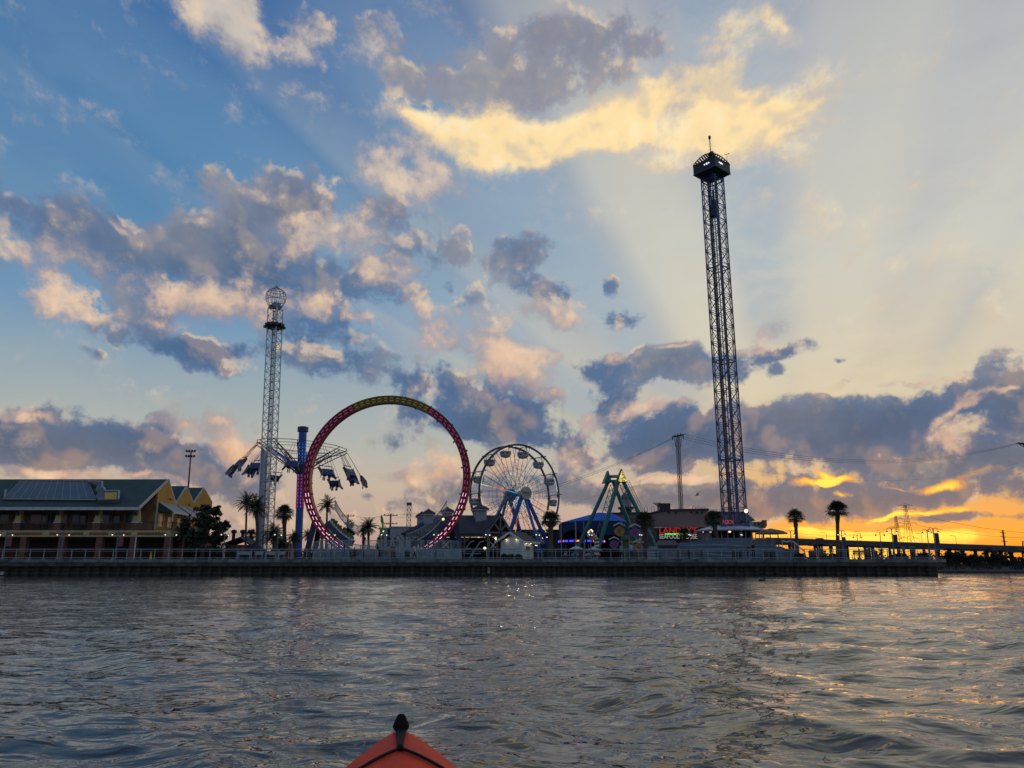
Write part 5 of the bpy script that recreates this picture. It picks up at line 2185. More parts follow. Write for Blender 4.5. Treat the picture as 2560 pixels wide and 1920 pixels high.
shrub(516, 1366, 92, 46, 101, "dark hedge behind the railing right of the restaurant", 21, "hedge", "hedge", dens=140)
shrub(585, 1372, 50, 34, 100, "low dark hedge in front of the pink station hut", 22, "hedge", "hedge", dens=120)
shrub(665, 1372, 60, 34, 102, "shrubs at the foot of the white drop tower", 23, dens=110)
shrub(772, 1345, 14, 40, 113, "shrub between the swing ride pole and the loop leg", 24, dens=110)
for i, (px, h) in enumerate(((1262, 16), (1279, 18), (1296, 12))):
    shrub(px, 1390, 8, h, 88.6, ("leftmost broad leaf plant in front of the white kiosk", "middle broad leaf plant in front of the white kiosk", "rightmost broad leaf plant in front of the white kiosk")[i], 31 + i, "garden_plant", "plant", dens=90, leaf=0.16, group="plants in front of the kiosk")


# ------------------------------------------------------------------ station hut, purple tent, red booth
def build_left_bits():
    Y = 104
    root = thing("station_hut", "small hut with pitched roof and two round capped chimneys, left of the drop tower", "hut", (gx(590, Y), Y, DECK))
    xa, xb = gx(561, Y), gx(614, Y)
    ze, zr = hz(1362, Y), hz(1346, Y)
    m = MB()
    m.box2((xa, Y, DECK), (xb, Y + 4, ze))
    m.build("wall", mat("hut_wall", (0.20, 0.09, 0.07), 0.8, var=0.25, scale=1), root)
    m = MB()
    xm = (xa + xb) / 2 + 0.6
    m.prism([(xa - 0.4, Y - 0.4, ze - 0.05), (xm, Y - 0.4, zr), (xb + 0.4, Y - 0.4, ze - 0.05), (xb + 0.4, Y - 0.4, ze + 0.15), (xm, Y - 0.4, zr + 0.22), (xa - 0.4, Y - 0.4, ze + 0.15)], (0, 4.6, 0))
    rf = m.build("roof", mat("hut_roof", (0.05, 0.055, 0.065), 0.8, var=0.2), root)
    for px in (579, 602):
        m = MB()
        c = Vector((gx(px, Y + 2), Y + 2, zr - 0.4))
        zt = hz(1334, Y + 2)
        m.cyl(c, (c.x, c.y, zt), 0.22, n=10)
        m.lathe([(0.22, 0), (0.40, 0.15), (0.42, 0.4), (0.1, 0.55)], (c.x, c.y, zt), 10)
        m.build("chimney", M_black, rf)
    m = MB()
    m.box2((gx(596, Y), Y - 0.06, DECK), (gx(600, Y), Y - 0.003, ze - 0.1))
    m.build("red_corner", M_red, root)
    m = MB()
    m.box2((gx(601, Y), Y - 0.05, DECK), (gx(612, Y), Y - 0.003, ze - 0.3))
    m.build("beige_panel", mat("beige_panel", (0.35, 0.28, 0.20), 0.8, var=0.15), root)
    # purple tent
    Y = 101
    x = gx(636, Y)
    root = thing("purple_tent", "dark purple tent behind the tall slim palm", "tent", (x, Y, DECK))
    m = MB()
    hw, zt = 22 * Y * CP / F, hz(1356, Y)
    m.lathe([(hw * 1.414, 0), (hw * 1.38, 1.3), (0.05, zt - DECK)], (x, Y, DECK), 4, a0=math.pi / 4)
    m.build("canopy", mat("purple_canvas", (0.02, 0.018, 0.085), 0.8, var=0.2), root)
    m = MB()
    for sx in (-1, 1):
        m.cyl((x + sx * hw * 0.97, Y - hw * 1.02, DECK), (x + sx * hw * 0.97, Y - hw * 1.02, DECK + 1.3), 0.04)
    m.build("tent_poles", M_grey, root)
    # red booth with signs
    Y = 100
    x = gx(708, Y)
    root = thing("red_booth", "red ticket booth with white posts right of the bushy low palms", "booth", (x, Y, DECK))
    m = MB()
    m.box2((gx(692, Y), Y, DECK), (gx(724, Y), Y + 2, hz(1358, Y)))
    m.build("wall", mat("booth_red", (0.25, 0.02, 0.02), 0.6, var=0.3, scale=2, color2=(0.12, 0.02, 0.02)), root)
    m = MB()
    for px in (698, 708, 722, 729):
        m.cyl((gx(px, Y), Y - 0.2, DECK), (gx(px, Y), Y - 0.2, hz(1340, Y)), 0.06)
    m.build("white_posts", M_white, root)
    m = MB()
    m.cyl((gx(698, Y), Y - 0.02, hz(1365, Y)), (gx(698, Y), Y - 0.06, hz(1365, Y)), 0.22, n=14)
    m.build("round_badge", mat("orange_badge", (0.5, 0.2, 0.1), 0.6, var=0.2), root)
    # low blue and white barrier boards
    for i, (pa, pb) in enumerate(((594, 626), (636, 657), (662, 690), (692, 712))):
        Y = 90
        m = MB()
        m.box2((gx(pa, Y), Y, hz(1387, Y)), (gx(pb, Y), Y + 0.08, hz(1379, Y)))
        m.box2((gx(pa, Y) + 0.1, Y + 0.005, DECK), (gx(pa, Y) + 0.16, Y + 0.07, hz(1387, Y)))
        m.box2((gx(pb, Y) - 0.16, Y + 0.005, DECK), (gx(pb, Y) - 0.1, Y + 0.07, hz(1387, Y)))
        tag(m.build("barrier_board", mat("barrier_paint", (0.26, 0.32, 0.38), 0.6, var=0.3, scale=3), None),
            "pale barrier board behind the railing, " + ("in front of the station hut", "in front of the purple tent", "under the stout palm", "in front of the red booth")[i], "barrier", "pale barrier boards")
    # yellow caution cone sign on the walk
    Y = 88.5
    m = MB()
    x = gx(376, Y)
    m.lathe([(0.22, 0), (0.22, 0.03), (0.15, 0.04), (0.05, 0.82), (0.0, 0.84)], (x, Y, DECK), 12)
    tag(m.build("caution_cone", mat("cone_yellow", (0.55, 0.36, 0.02), 0.5, var=0.1), None), "yellow caution cone on the boardwalk near the restaurant corner", "cone")
    # blue plastic bins/poles near x 594
    Y = 86.6
    m = MB()
    x = gx(591, Y)
    m.cyl((x, Y, DECK), (x, Y, DECK + 1.05), 0.13, n=12)
    m.lathe([(0.15, 0), (0.13, 0.1), (0.02, 0.16)], (x, Y, DECK + 1.05), 12)
    tag(m.build("blue_bollard", M_blue, None), "short blue bollard behind the railing in front of the station hut", "bollard")


build_left_bits()


# ------------------------------------------------------------------ picket platform round the loop ride
def picket(m, a, b, h, step=0.14, base=0.0):
    a, b = Vector(a), Vector(b)
    L = (b - a).length
    n = max(1, int(L / step))
    for z, w in ((h, 0.07), (0.12, 0.05)):
        m.bar(a + Vector((0, 0, z)), b + Vector((0, 0, z)), w)
    for i in range(n + 1):
        p = a.lerp(b, i / n)
        m.bar(p, p + Vector((0, 0, h)), 0.045 if i % 12 else 0.11)


def build_platform():
    Y = 93.0
    root = thing("ride_platform", "raised grey platform with picket railings around the foot of the loop ride", "platform", (gx(960, Y), Y, DECK))
    M_pk = mat("picket_grey", (0.28, 0.35, 0.38), 0.6, var=0.2, scale=2)
    M_sk = mat("platform_skirt", (0.14, 0.21, 0.25), 0.75, var=0.25, scale=1.2, bump=0.2)
    zp = hz(1372, Y + 1)
    xa, xb = gx(778, Y), gx(1148, Y)
    m = MB()
    m.box2((xa, Y + 1, DECK), (xb, Y + 7.5, zp))
    m.build("deck_box", M_sk, root)
    h = 0.98
    for (p, q) in (((gx(775, Y), Y + 1.1, zp - 0.25), (gx(793, Y), Y + 1.1, zp)), ((gx(793, Y), Y + 1.1, zp), (gx(872, Y), Y + 1.1, zp)), ((gx(905, Y), Y + 1.1, zp), (gx(1058, Y), Y + 1.1, zp)),
                   ((gx(1066, Y), Y + 1.1, zp), (gx(1125, Y), Y + 1.1, zp)), ((gx(1125, Y), Y + 1.1, zp), (gx(1148, Y), Y + 1.1, zp - 0.2))):
        m = MB()
        picket(m, p, q, h)
        m.build("picket_rail", M_pk, root)
    # queue ramp in front, falling to the right
    y = 90.2
    pts = [(gx(818, y), hz(1382, y)), (gx(860, y), hz(1381, y)), (gx(960, y), DECK + 0.45), (gx(1150, y), DECK + 0.06)]
    m = MB()
    m.prism([(pts[0][0], y, DECK)] + [(p[0], y, p[1]) for p in pts] + [(pts[-1][0], y, DECK)], (0, 1.6, 0))
    m.build("queue_ramp", M_sk, root)
    for yy in (y + 0.05, y + 1.55):
        for a, b in zip(pts[:-1], pts[1:]):
            m = MB()
            picket(m, (a[0], yy, a[1]), (b[0], yy, b[1]), h, 0.15)
            m.build("picket_rail", M_pk, root)
    m = MB()
    picket(m, (gx(777, y), y + 1, DECK), (gx(816, y), y + 1, DECK), 0.95)
    m.build("picket_rail", M_pk, root)
    for px, py, Yw in ((1115, 1362, Y + 0.95),):
        c = at(px, py, Yw)
        m = MB()
        for s in (-1, 1):
            m.bar((c.x - 0.34 * s, Yw, c.z - 0.34), (c.x + 0.34 * s, Yw - 0.02 * s, c.z + 0.34), 0.12, 0.04, up=(0, 1, 0))
        m.build("white_cross", M_trim, root)
    # hand rails of the curved stairs inside the loop
    c, Ro = LOOPC, LOOPR
    for nm, a0, a1, r0 in (("left_stair_rail", -2.62, -2.02, Ro - 2.6), ("right_stair_rail", 2.02, 2.86, Ro - 2.4)):
        m = MB()
        for dz in (0.0, 0.95):
            pts = []
            for t in np.linspace(a0, a1, 18):
                pts.append(Vector((c.x + r0 * math.sin(t) * 1.0, Y + 7.0, c.z + (r0) * math.cos(t) + dz)))
            m.tube(pts, 0.06, 5)
        for t in np.linspace(a0, a1, 34):
            p = Vector((c.x + r0 * math.sin(t), Y + 7.0, c.z + r0 * math.cos(t)))
            m.bar(p, p + Vector((0, 0, 0.95)), 0.045)
        m.build(nm.replace("left_", "").replace("right_", ""), M_rail if False else mat("stair_rail_pale", (0.32, 0.38, 0.42), 0.5, var=0.15), root)
    return root


build_platform()

# ------------------------------------------------------------------ pavilion with cupolas
M_slate = mat("slate_roof", (0.035, 0.042, 0.055), 0.8, var=0.25, scale=1, bump=0.3)
M_lav = mat("pale_siding", (0.30, 0.33, 0.36), 0.75, var=0.12, scale=1)


def build_pavilion():
    Yf, Yr, Yb = 105.0, 109.0, 113.0
    xe = at(1250, 1290, Yf).x
    xl = gx(1000, Yf)
    zr, ze = hz(1288, Yr), hz(1333, Yf)
    root = thing("open_pavilion", "long open pavilion with a dark slate roof and white cupolas left of the Ferris wheel", "pavilion", ((xl + xe) / 2, Yr, DECK))
    xr1 = at(1268, 1331, Yf).x
    gx0, gx1 = at(1227, 1326, Yf).x, at(1276, 1328, Yf).x
    gxm = (gx0 + gx1) / 2
    xrl = gx(1090, Yr, zr)
    m = MB()
    th = 0.2
    # long slopes: front, back and hipped left end
    F0, F1 = Vector((xl, Yf, ze)), Vector((gxm, Yf, ze))
    R0, R1 = Vector((xrl, Yr, zr)), Vector((gxm, Yr, zr))
    B0, B1 = Vector((xl, Yb, ze)), Vector((gxm, Yb, ze))
    t = Vector((0, 0, -th))
    m.add([F0, F1, R1, R0, B0, B1, F0 + t, F1 + t, B0 + t, B1 + t], [(0, 1, 2, 3), (4, 3, 2, 5), (0, 3, 4), (6, 8, 9, 7), (0, 6, 7, 1), (0, 4, 8, 6), (4, 5, 9, 8)])
    roof = m.build("roof", M_slate, root)
    # cross gable facing us at the right end
    ap = at(1251.5, 1287, Yf - 0.6)
    l, r_ = Vector((gx0 - 0.3, Yf - 0.6, hz(1328, Yf))), Vector((gx1 + 0.2, Yf - 0.6, hz(1332, Yf)))
    m = MB()
    m.prism([l, ap, r_, r_ + Vector((0, 0, 0.25)), ap + Vector((0, 0, 0.3)), l + Vector((0, 0, 0.25))], (0, 6.0, 0))
    m.build("roof", M_slate, root)
    m = MB()
    y = Yf - 0.63
    for a, b in ((l, ap), (ap, r_), (Vector((l.x, y, hz(1331, Yf))), Vector((r_.x, y, hz(1333, Yf)))), (ap, Vector((ap.x, y, hz(1336, Yf)))),
                 (l.lerp(ap, 0.5), Vector((ap.x, y, hz(1330, Yf)))), (r_.lerp(ap, 0.5), Vector((ap.x, y, hz(1330, Yf))))):
        m.bar((a.x, y, a.z), (b.x, y, b.z), 0.2, 0.12, up=(0, 1, 0))
    m.build("gable_truss", mat("truss_timber", (0.17, 0.18, 0.17), 0.8, var=0.2), root)
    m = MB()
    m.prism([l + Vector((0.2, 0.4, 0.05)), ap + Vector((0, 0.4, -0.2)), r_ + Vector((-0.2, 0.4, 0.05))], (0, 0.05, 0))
    m.build("gable_shade_sheet", M_dark, root)  # near-black sheet standing in for the shade inside the open gable
    for px in (1010, 1060, 1110, 1160, 1222, 1243, 1274):
        x = gx(px, Yf)
        m = MB()
        m.box2((x - 0.11, Yf + 0.25, DECK), (x + 0.11, Yf + 0.47, ze - th - 0.003))
        for s in (-1, 1):
            m.bar((x, Yf + 0.36, ze - 1.3), (x + s * 0.95, Yf + 0.36, ze - th - 0.1), 0.13)
        m.build("post", M_wood, root)
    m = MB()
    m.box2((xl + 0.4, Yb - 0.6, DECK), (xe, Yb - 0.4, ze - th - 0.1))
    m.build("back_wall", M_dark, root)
    m = MB()
    m.box2((xl + 0.3, Yf + 0.2, ze - th - 0.28), (gxm, Yf + 0.5, ze - th - 0.004))
    m.build("eave_beam", M_wood, root)
    # cupolas
    for (px, pyt, pye, pyb, hwpx, Y, rz) in ((1200, 1258.5, 1273, 1293, 15, Yr - 0.6, R(18)), (1118, 1266, 1279, 1300, 13, Yr + 0.4, R(10)), (1071, 1271, 1284.5, 1306, 13.5, Yr - 1.2, R(8)), (1054, 1278, 1291, 1311, 12, Yr + 5.5, R(8))):
        k = Y * CP / F
        x = at(px, 1290, Y).x
        hw = hwpx * k
        m = MB()
        m.lathe([(hw * 1.3, 0), (hw * 1.3, hz(pye, Y) - hz(pyb, Y) + 0.9)], (x, Y, hz(pyb, Y) - 0.9), 4, a0=rz + math.pi / 4)
        cp = m.build("cupola", M_lav, root)
        m = MB()
        hr = hw * 1.32 * 1.36
        m.lathe([(hr, -0.1), (hr, 0.08), (hw * 0.5, (hz(pyt, Y) - hz(pye, Y)) * 0.7), (0.03, hz(pyt, Y) - hz(pye, Y))], (x, Y, hz(pye, Y)), 4, a0=rz + math.pi / 4)
        m.build("cupola_roof", M_slate, cp)
        m = MB()
        m.lathe([(hr * 1.01, -0.2), (hr * 1.01, -0.09)], (x, Y, hz(pye, Y)), 4, a0=rz + math.pi / 4)
        m.build("cupola_trim", M_trim, cp)
    # hanging lights and machinery seen under the roof
    for px, py in ((1218, 1328), (1221, 1326), (1237, 1344), (1241, 1348), (1197, 1341)):
        c = at(px, py, Yf + 1)
        m = MB()
        m.sphere(c, 0.16, 8, 6)
        m.bar(c, (c.x, c.y, ze), 0.03)
        m.build("pendant_light", M_lampw, root)
    # ride cars parked under the roof (dark blue and white frames)
    for i, px in enumerate((1165, 1190)):
        x = gx(px, Yf - 2)
        m = MB()
        m.bar((x - 0.9, Yf - 1.5, DECK + 0.3), (x + 0.5, Yf - 1.5, DECK + 2.4), 0.14)
        m.bar((x + 0.5, Yf - 1.5, DECK + 2.4), (x + 1.0, Yf - 1.5, DECK + 2.5), 0.14)
        m.bar((x - 0.7, Yf - 1.5, DECK + 0.9), (x + 0.6, Yf - 1.5, DECK + 0.9), 0.12)
        m.box((x + 0.2, Yf - 1.3, DECK + 1.5), (0.9, 0.1, 0.25))
        m.bar((x - 0.9, Yf - 1.5, DECK), (x - 0.9, Yf - 1.5, DECK + 0.35), 0.12)
        tag(m.build("ride_gate", M_grey, None), ("slanted grey entry gate left of the lamp before the pavilion", "slanted grey entry gate right beside the lamp before the pavilion")[i], "gate", "slanted gates before the pavilion")
    m = MB()
    c = at(1233, 1363, Yf - 3)
    for s in (-1, 1):
        m.bar((c.x - 0.34 * s, c.y, c.z - 0.34), (c.x + 0.34 * s, c.y - 0.02 * s, c.z + 0.34), 0.12, 0.04, up=(0, 1, 0))
    m.bar((c.x, c.y + 0.06, DECK), (c.x, c.y + 0.06, c.z + 0.2), 0.07)
    tag(m.build("cross_sign", M_trim, None), "white railway style cross sign left of the white kiosk", "sign")
    # one bright flood light near the loop's right limb
    for (px, py, Y, w) in ((1108, 1298, 103.5, "beside the right side of the loop ride"), (1076.5, 1329.5, 101, "above the curved stairs inside the loop"), (1212, 1371, 92, "low behind the railing left of the kiosk")):
        c = at(px, py, Y)
        m = MB()
        m.cyl((c.x, Y, DECK), (c.x, Y, c.z - 0.12), 0.04)
        root2 = thing("flood_light", "small round bright light on a thin pole " + w, "light", (c.x, Y, DECK))
        m.build("pole", M_black, root2)
        m = MB()
        m.sphere(c, 0.17, 10, 8)
        m.build("globe", M_lampk, root2)


build_pavilion()


# ------------------------------------------------------------------ white kiosk
def build_kiosk():
    Y0 = 88.8
    A = Vector((gx(1305, Y0), Y0, DECK))                      # nearest corner
    B = Vector((gx(1252, Y0 + 1.35), Y0 + 1.35, DECK))          # left end of the front wall
    d1 = (A - B).normalized()
    d2 = Vector((-d1.y, d1.x, 0))
    if d2.y < 0:
        d2 = -d2
    Wd = (A - B).length
    # depth chosen so that the far right corner meets column 1336
    best = min(np.linspace(1.5, 9, 200), key=lambda L: abs(1280 + F * (A + d2 * L).x / ((A + d2 * L).y * CP) - 1334))
    Cc = A + d2 * best
    root = thing("white_kiosk", "small white gabled kiosk with tiny eave lights between the Ferris wheel and the railing", "kiosk", (A.x, A.y, DECK))
    zw = hz(1353, Y0)
    za = hz(1335, Y0 + 0.5)
    Dd = B + d2 * best
    m = MB()
    mid = (A + B) / 2
    up = Vector((0, 0, 1))
    fr = [A, A + up * (zw - DECK), mid + up * (za - DECK - 0.1), B + up * (zw - DECK), B]
    m.prism(fr, d2 * best)
    m.build("wall", mat("kiosk_siding", (0.46, 0.50, 0.50), 0.7, var=0.1, scale=2), root)
    m = MB()
    o = -d2 * 0.45
    e1 = A + d1 * 0.55 + up * (zw - DECK - 0.16)
    e2 = B - d1 * 0.55 + up * (zw - DECK - 0.16)
    ap = mid + up * (za - DECK + 0.12)
    t = up * 0.14
    m.prism([e2 + o, ap + o, e1 + o, e1 + o + t, ap + o + t * 1.2, e2 + o + t], d2 * (best + 0.9))
    rf = m.build("roof", mat("kiosk_roof", (0.05, 0.052, 0.055), 0.85, var=0.2, scale=2, bump=0.3), root)
    m = MB()
    o2 = -d2 * 0.48
    m.bar(e2 + o2 + t * 0.3, ap + o2 + t * 0.3, 0.05, 0.24)
    m.bar(ap + o2 + t * 0.3, e1 + o2 + t * 0.3, 0.05, 0.24)
    m.bar(e1 + o2 + d1 * 0.02 + t * 0.3, e1 + d1 * 0.02 + d2 * (best + 0.45) + t * 0.3, 0.06, 0.22)
    m.build("trim_board", M_white, rf)
    m = MB()
    m.box(A + d1 * 0.012 - d2 * 0.012 + up * ((zw - DECK) / 2), (0.14, 0.14, zw - DECK - 0.2), math.atan2(d1.y, d1.x))
    m.build("corner_board", M_white, root)
    M_spot = lamp_mat("spot_warm", (255, 240, 190), 3.0)
    for i, (base, nrm) in enumerate(((mid - d1 * 0.55, -d2), (mid + d1 * 0.75, -d2), (A + d2 * best * 0.3, d1), (A + d2 * best * 0.65, d1))):
        hgt = (zw - DECK) + (0.25 if i < 2 else -0.18)
        p = base + nrm * 0.16 + up * hgt
        m = MB()
        m.lathe([(0.02, 0.1), (0.08, 0.0)], p, 8)
        l_ = m.build("eave_light", M_grey, root)
        m = MB()
        m.sphere(p + Vector((0, 0, -0.03)), 0.05, 8, 6)
        m.build("bulb", M_spot, l_)
        ld = bpy.data.lights.new("spot", 'POINT')
        ld.energy = 2.2
        ld.color = (1, 0.85, 0.6)
        ld.shadow_soft_size = 0.06
        lo = bpy.data.objects.new("spot", ld)
        col.objects.link(lo)
        lo.parent = root
        lo.location = p + nrm * 0.05 + Vector((0, 0, -0.12)) - root.location
    for f in (0.42, 0.62):
        m = MB()
        p = A + d2 * best * f + d1 * 0.01 + up * 1.25
        m.box(p, (0.06, 0.38, 0.46), math.atan2(d1.y, d1.x))
        w = m.build("hatch_window", M_glass, root)
        m = MB()
        for dz in (-0.26, 0.26):
            m.box(p + up * dz + d1 * 0.02, (0.06, 0.5, 0.06), math.atan2(d1.y, d1.x))
        m.build("window_frame", M_white, w)


build_kiosk()


# ------------------------------------------------------------------ things behind the loop
def build_behind():
    Y = 131  # dark block added to stop the sky glow showing through here
    root = thing("dark_gap_block", "low dark block added to fill the bright gap behind the foot of the Ferris wheel", "building", (gx(1335, Y), Y, DECK))
    m = MB()
    m.box2((gx(1235, Y), Y, DECK), (gx(1420, Y), Y + 8, hz(1326, Y)))
    m.build("wall", mat("gap_block_wall", (0.03, 0.03, 0.035), 0.85, var=0.3, scale=0.5), root)
    m = MB()
    m.box2((gx(1233, Y), Y - 0.3, hz(1326, Y) + 0.002), (gx(1422, Y), Y + 8.3, hz(1324, Y)))
    m.build("roof", M_slate, root)
    # pale service buildings
    Y = 135
    for (pa, pb, pt, lab) in ((946, 966, 1322, "narrow pale grey service building behind the green cactus sign"), (972, 1032, 1319, "wide pale grey service building behind the loop opening")):
        m = MB()
        xa, xb = gx(pa, Y), gx(pb, Y)
        zt = hz(pt, Y)
        root = thing("service_building", lab, "building", ((xa + xb) / 2, Y, DECK), "pale service buildings")
        m.box2((xa, Y, DECK), (xb, Y + 6, zt))
        m.build("wall", mat("service_wall", (0.34, 0.39, 0.41), 0.8, var=0.12, scale=0.6), root)
        m = MB()
        m.box2((xa - 0.15, Y - 0.15, zt + 0.002), (xb + 0.15, Y + 6.1, zt + 0.2))
        m.build("roof_edge", M_grey, root)
        m = MB()
        m.box2((xa + 0.3, Y - 0.05, DECK), (xa + 1.2, Y - 0.002, DECK + 2.1))
        m.build("door", M_grey, root)
    # green cactus-like sign
    Y = 122
    x = gx(956, Y)
    root = thing("cactus_sign", "tall lit green cactus shaped sign in the loop opening", "sign", (x, Y, DECK))
    k = Y * CP / F
    m = MB()
    for (px0, py0, px1, py1, r) in ((957, 1360, 957, 1314, 3.0), (956, 1308, 954, 1292, 3.6)):
        a, b = at(px0, py0, Y), at(px1, py1, Y)
        m.tube([a, a.lerp(b, 0.5), b, b + Vector((-0.02, 0, 0.25))], [r * k * 0.9, r * k, r * k * 0.85, r * k * 0.3], 10)
    a = at(957, 1312, Y)
    m.tube([at(956, 1308, Y), a, at(957, 1330, Y)], [1.8 * k, 2.0 * k, 2.2 * k], 8)
    m.tube([at(957, 1326, Y), at(962, 1324, Y), at(963, 1314, Y)], [1.4 * k, 1.6 * k, 1.3 * k], 8)
    m.tube([at(957, 1330, Y), at(951, 1326, Y), at(950, 1316, Y)], [1.4 * k, 1.6 * k, 1.2 * k], 8)
    m.build("body", mat("cactus_green", (0.06, 0.16, 0.03), 0.6, var=0.3, scale=2, emit=(0.1, 0.35, 0.02), estr=0.10), root, smooth=True)
    m = MB()
    m.sphere(at(959, 1328, Y - 0.6), 0.13, 8, 6)
    m.build("lamp", M_lampw, root)
    # lattice scaffold tower
    Y = 140
    b = at(1021, 1330, Y)
    zt = hz(1262, Y)
    root = thing("scaffold_tower", "slim rusty lattice tower behind the loop opening with a yellowish top", "tower", (b.x, Y, DECK))
    m = MB()
    lattice(m, lambda z: Vector((b.x, Y, z)), 0.72 * 1.0, R(45 + 8), DECK, zt, 0.95, 0.045, 0.04)
    m.build("lattice_mast", mat("rust_steel", (0.17, 0.085, 0.06), 0.8, var=0.3, scale=2), root)
    m = MB()
    m.box((b.x, Y, zt + 0.15), (0.85, 0.8, 0.5))
    m.build("top_box", mat("olive_box", (0.14, 0.12, 0.04), 0.7, var=0.2), root)
    # utility poles and wires
    M_pole = mat("utility_pole_wood", (0.035, 0.03, 0.028), 0.9, var=0.3, scale=2)
    poles = []
    for (px, py, Y, lab) in ((870.5, 1286, 190, "thin utility pole with one crossarm seen left of centre in the loop opening"), (977, 1284, 170, "utility pole with two crossarms seen right of centre in the loop opening")):
        c = at(px, py, Y)
        root = thing("utility_pole", lab, "utility pole", (c.x, Y, DECK), "utility poles")
        m = MB()
        m.cyl((c.x, Y, DECK - 0.3), (c.x, Y, c.z), 0.24, 0.17, 8)
        m.build("pole", M_pole, root)
        m = MB()
        for dz in ((0.4,) if px < 900 else (0.4, 2.2)):
            m.bar((c.x - 1.5, Y, c.z - dz), (c.x + 1.5, Y, c.z - dz), 0.16)
            for s in (-1.4, -0.5, 0.5, 1.4):
                m.cyl((c.x + s, Y, c.z - dz), (c.x + s, Y, c.z - dz + 0.35), 0.07)
        m.build("crossarm", M_pole, root)
        if px > 900:
            m = MB()
            m.cyl((c.x + 0.6, Y - 0.3, c.z - 5.0), (c.x + 0.6, Y - 0.3, c.z - 3.6), 0.4, n=10)
            m.build("transformer", M_grey, root)
        poles.append(c)

    def wire(a, b, sag, name, lab, r=0.03, group=None):
        m = MB()
        n = 40
        pts = []
        for i in range(n + 1):
            t = i / n
            p = Vector(a).lerp(Vector(b), t)
            p.z -= sag * 4 * t * (1 - t)
            pts.append(p)
        m.tube(pts, r, 4)
        tag(m.build(name, M_black, None), lab, "wire", group)
    for i, dz in enumerate((0.1, -1.9)):
        wire(poles[0] + Vector((0.5, 0, dz)), poles[1] + Vector((-0.5, 0, dz)), 1.0, "overhead_wire", ("upper wire between the two utility poles inside the loop", "lower wire between the two utility poles inside the loop")[i], 0.035, "overhead wires")
    # tall lattice pylon by the seafood house, cables both ways
    Y = 150
    b = at(1702.5, 1285, Y)
    t = at(1694.5, 1090, Y)
    root = thing("cable_pylon", "tall thin lattice pylon with a crossbar behind the seafood building", "pylon", (b.x, Y, DECK))
    m = MB()
    lattice(m, lambda z: Vector((b.x + (t.x - b.x) * (z - DECK) / (t.z - DECK), Y, z)), 0.52, R(45 + 20), DECK, t.z, 0.8, 0.06, 0.03, cross=False)
    m.build("lattice_mast", M_black, root)
    m = MB()
    l, r_ = at(1680, 1092, Y), at(1709, 1087, Y)
    for dy in (-0.5, 0.5):
        m.bar(l + Vector((0, dy, 0)), r_ + Vector((0, dy, 0)), 0.16)
    for s in (0.05, 0.25, 0.5, 0.75, 0.95):
        q = l.lerp(r_, s)
        m.bar(q + Vector((0, -0.5, 0)), q + Vector((0, 0.5, 0)), 0.12)
        m.cyl(q, q + Vector((0, 0, -0.7 if s in (0.05, 0.95) else 0.4)), 0.1)
    m.bar(t + Vector((-0.5, 0, -2.2)), l.lerp(r_, 0.2), 0.1)
    m.bar(t + Vector((0.5, 0, -2.2)), l.lerp(r_, 0.8), 0.1)
    m.build("crossarm", M_black, root)
    for i, (px, py, sag) in enumerate(((1000, 1287, 6.0), (985, 1295, 6.6), (1060, 1345, 3.0))):
        a = l + Vector((0.2 * i, 0, -0.3 if i < 2 else -6.0))
        wire(at(px, py, 165), a, sag * 0.5, "overhead_cable", ("upper cable climbing from the utility pole behind the Ferris wheel to the pylon", "second cable just below the upper one climbing left of the pylon", "faint lowest cable climbing to the pylon shaft from the left")[i], 0.03 if i < 2 else 0.016, "cables left of the pylon")
    # the right-hand pylon at the picture's edge
    Yr = 175
    c = at(2568, 1108, Yr)
    root = thing("cable_pylon", "lattice pylon head with crossbar at the right edge of the photograph", "pylon", (c.x, Yr, 0.6))
    m = MB()
    lattice(m, lambda z: Vector((c.x, Yr, z)), 0.95, R(45 + 20), 0.6, c.z, 1.3, 0.08, 0.055)
    m.build("lattice_mast", M_black, root)
    m = MB()
    l2, r2 = at(2543, 1108, Yr), at(2590, 1112, Yr)
    for dy in (-0.5, 0.5):
        m.bar(l2 + Vector((0, dy, 0)), r2 + Vector((0, dy, 0)), 0.18)
        m.bar(l2 + Vector((0.6, dy, 0)), Vector((c.x, Yr, c.z - 1.6)), 0.13)
    m.build("crossarm", M_black, root)
    for i in range(4):
        a = r_ + Vector((-0.1, -0.4 + 0.25 * i, 0.1 if i < 3 else -4.0))
        bb = l2 + Vector((0.1, -0.4 + 0.25 * i, 0.1 if i < 3 else -4.0))
        a.z -= 0.45 * i if i < 3 else 0
        bb.z -= 0.15 * i
        wire(a, bb, 4.6, "overhead_cable", ("topmost sagging cable right of the pylon", "second sagging cable right of the pylon", "third sagging cable right of the pylon", "lowest faint sagging cable right of the pylon")[i], 0.028 if i < 3 else 0.016, "cables right of the pylon")
    # flood light mast behind the restaurant
    Y = 150
    b, t = at(473, 1230, Y), at(477.5, 1130, Y)
    root = thing("floodlight_mast", "tall thin mast with a cluster of floodlights behind the restaurant", "light mast", (b.x, Y, DECK))
    m = MB()
    m.cyl((b.x, Y, DECK), (t.x, Y, t.z), 0.24, 0.13, 8)
    m.build("pole", M_navy, root)
    m = MB()
    for dz in (0.0, -1.0):
        m.bar((t.x - 0.85, Y, t.z + dz), (t.x + 0.85, Y, t.z + dz), 0.1)
    m.build("crossbar", M_black, root)
    for dz in (0.2, -0.8):
        for dx in (-0.8, -0.28, 0.28, 0.8):
            m = MB()
            m.box((t.x + dx, Y - 0.15, t.z + dz), (0.32, 0.3, 0.36))
            m.build("floodlight", M_black, root)


build_behind()


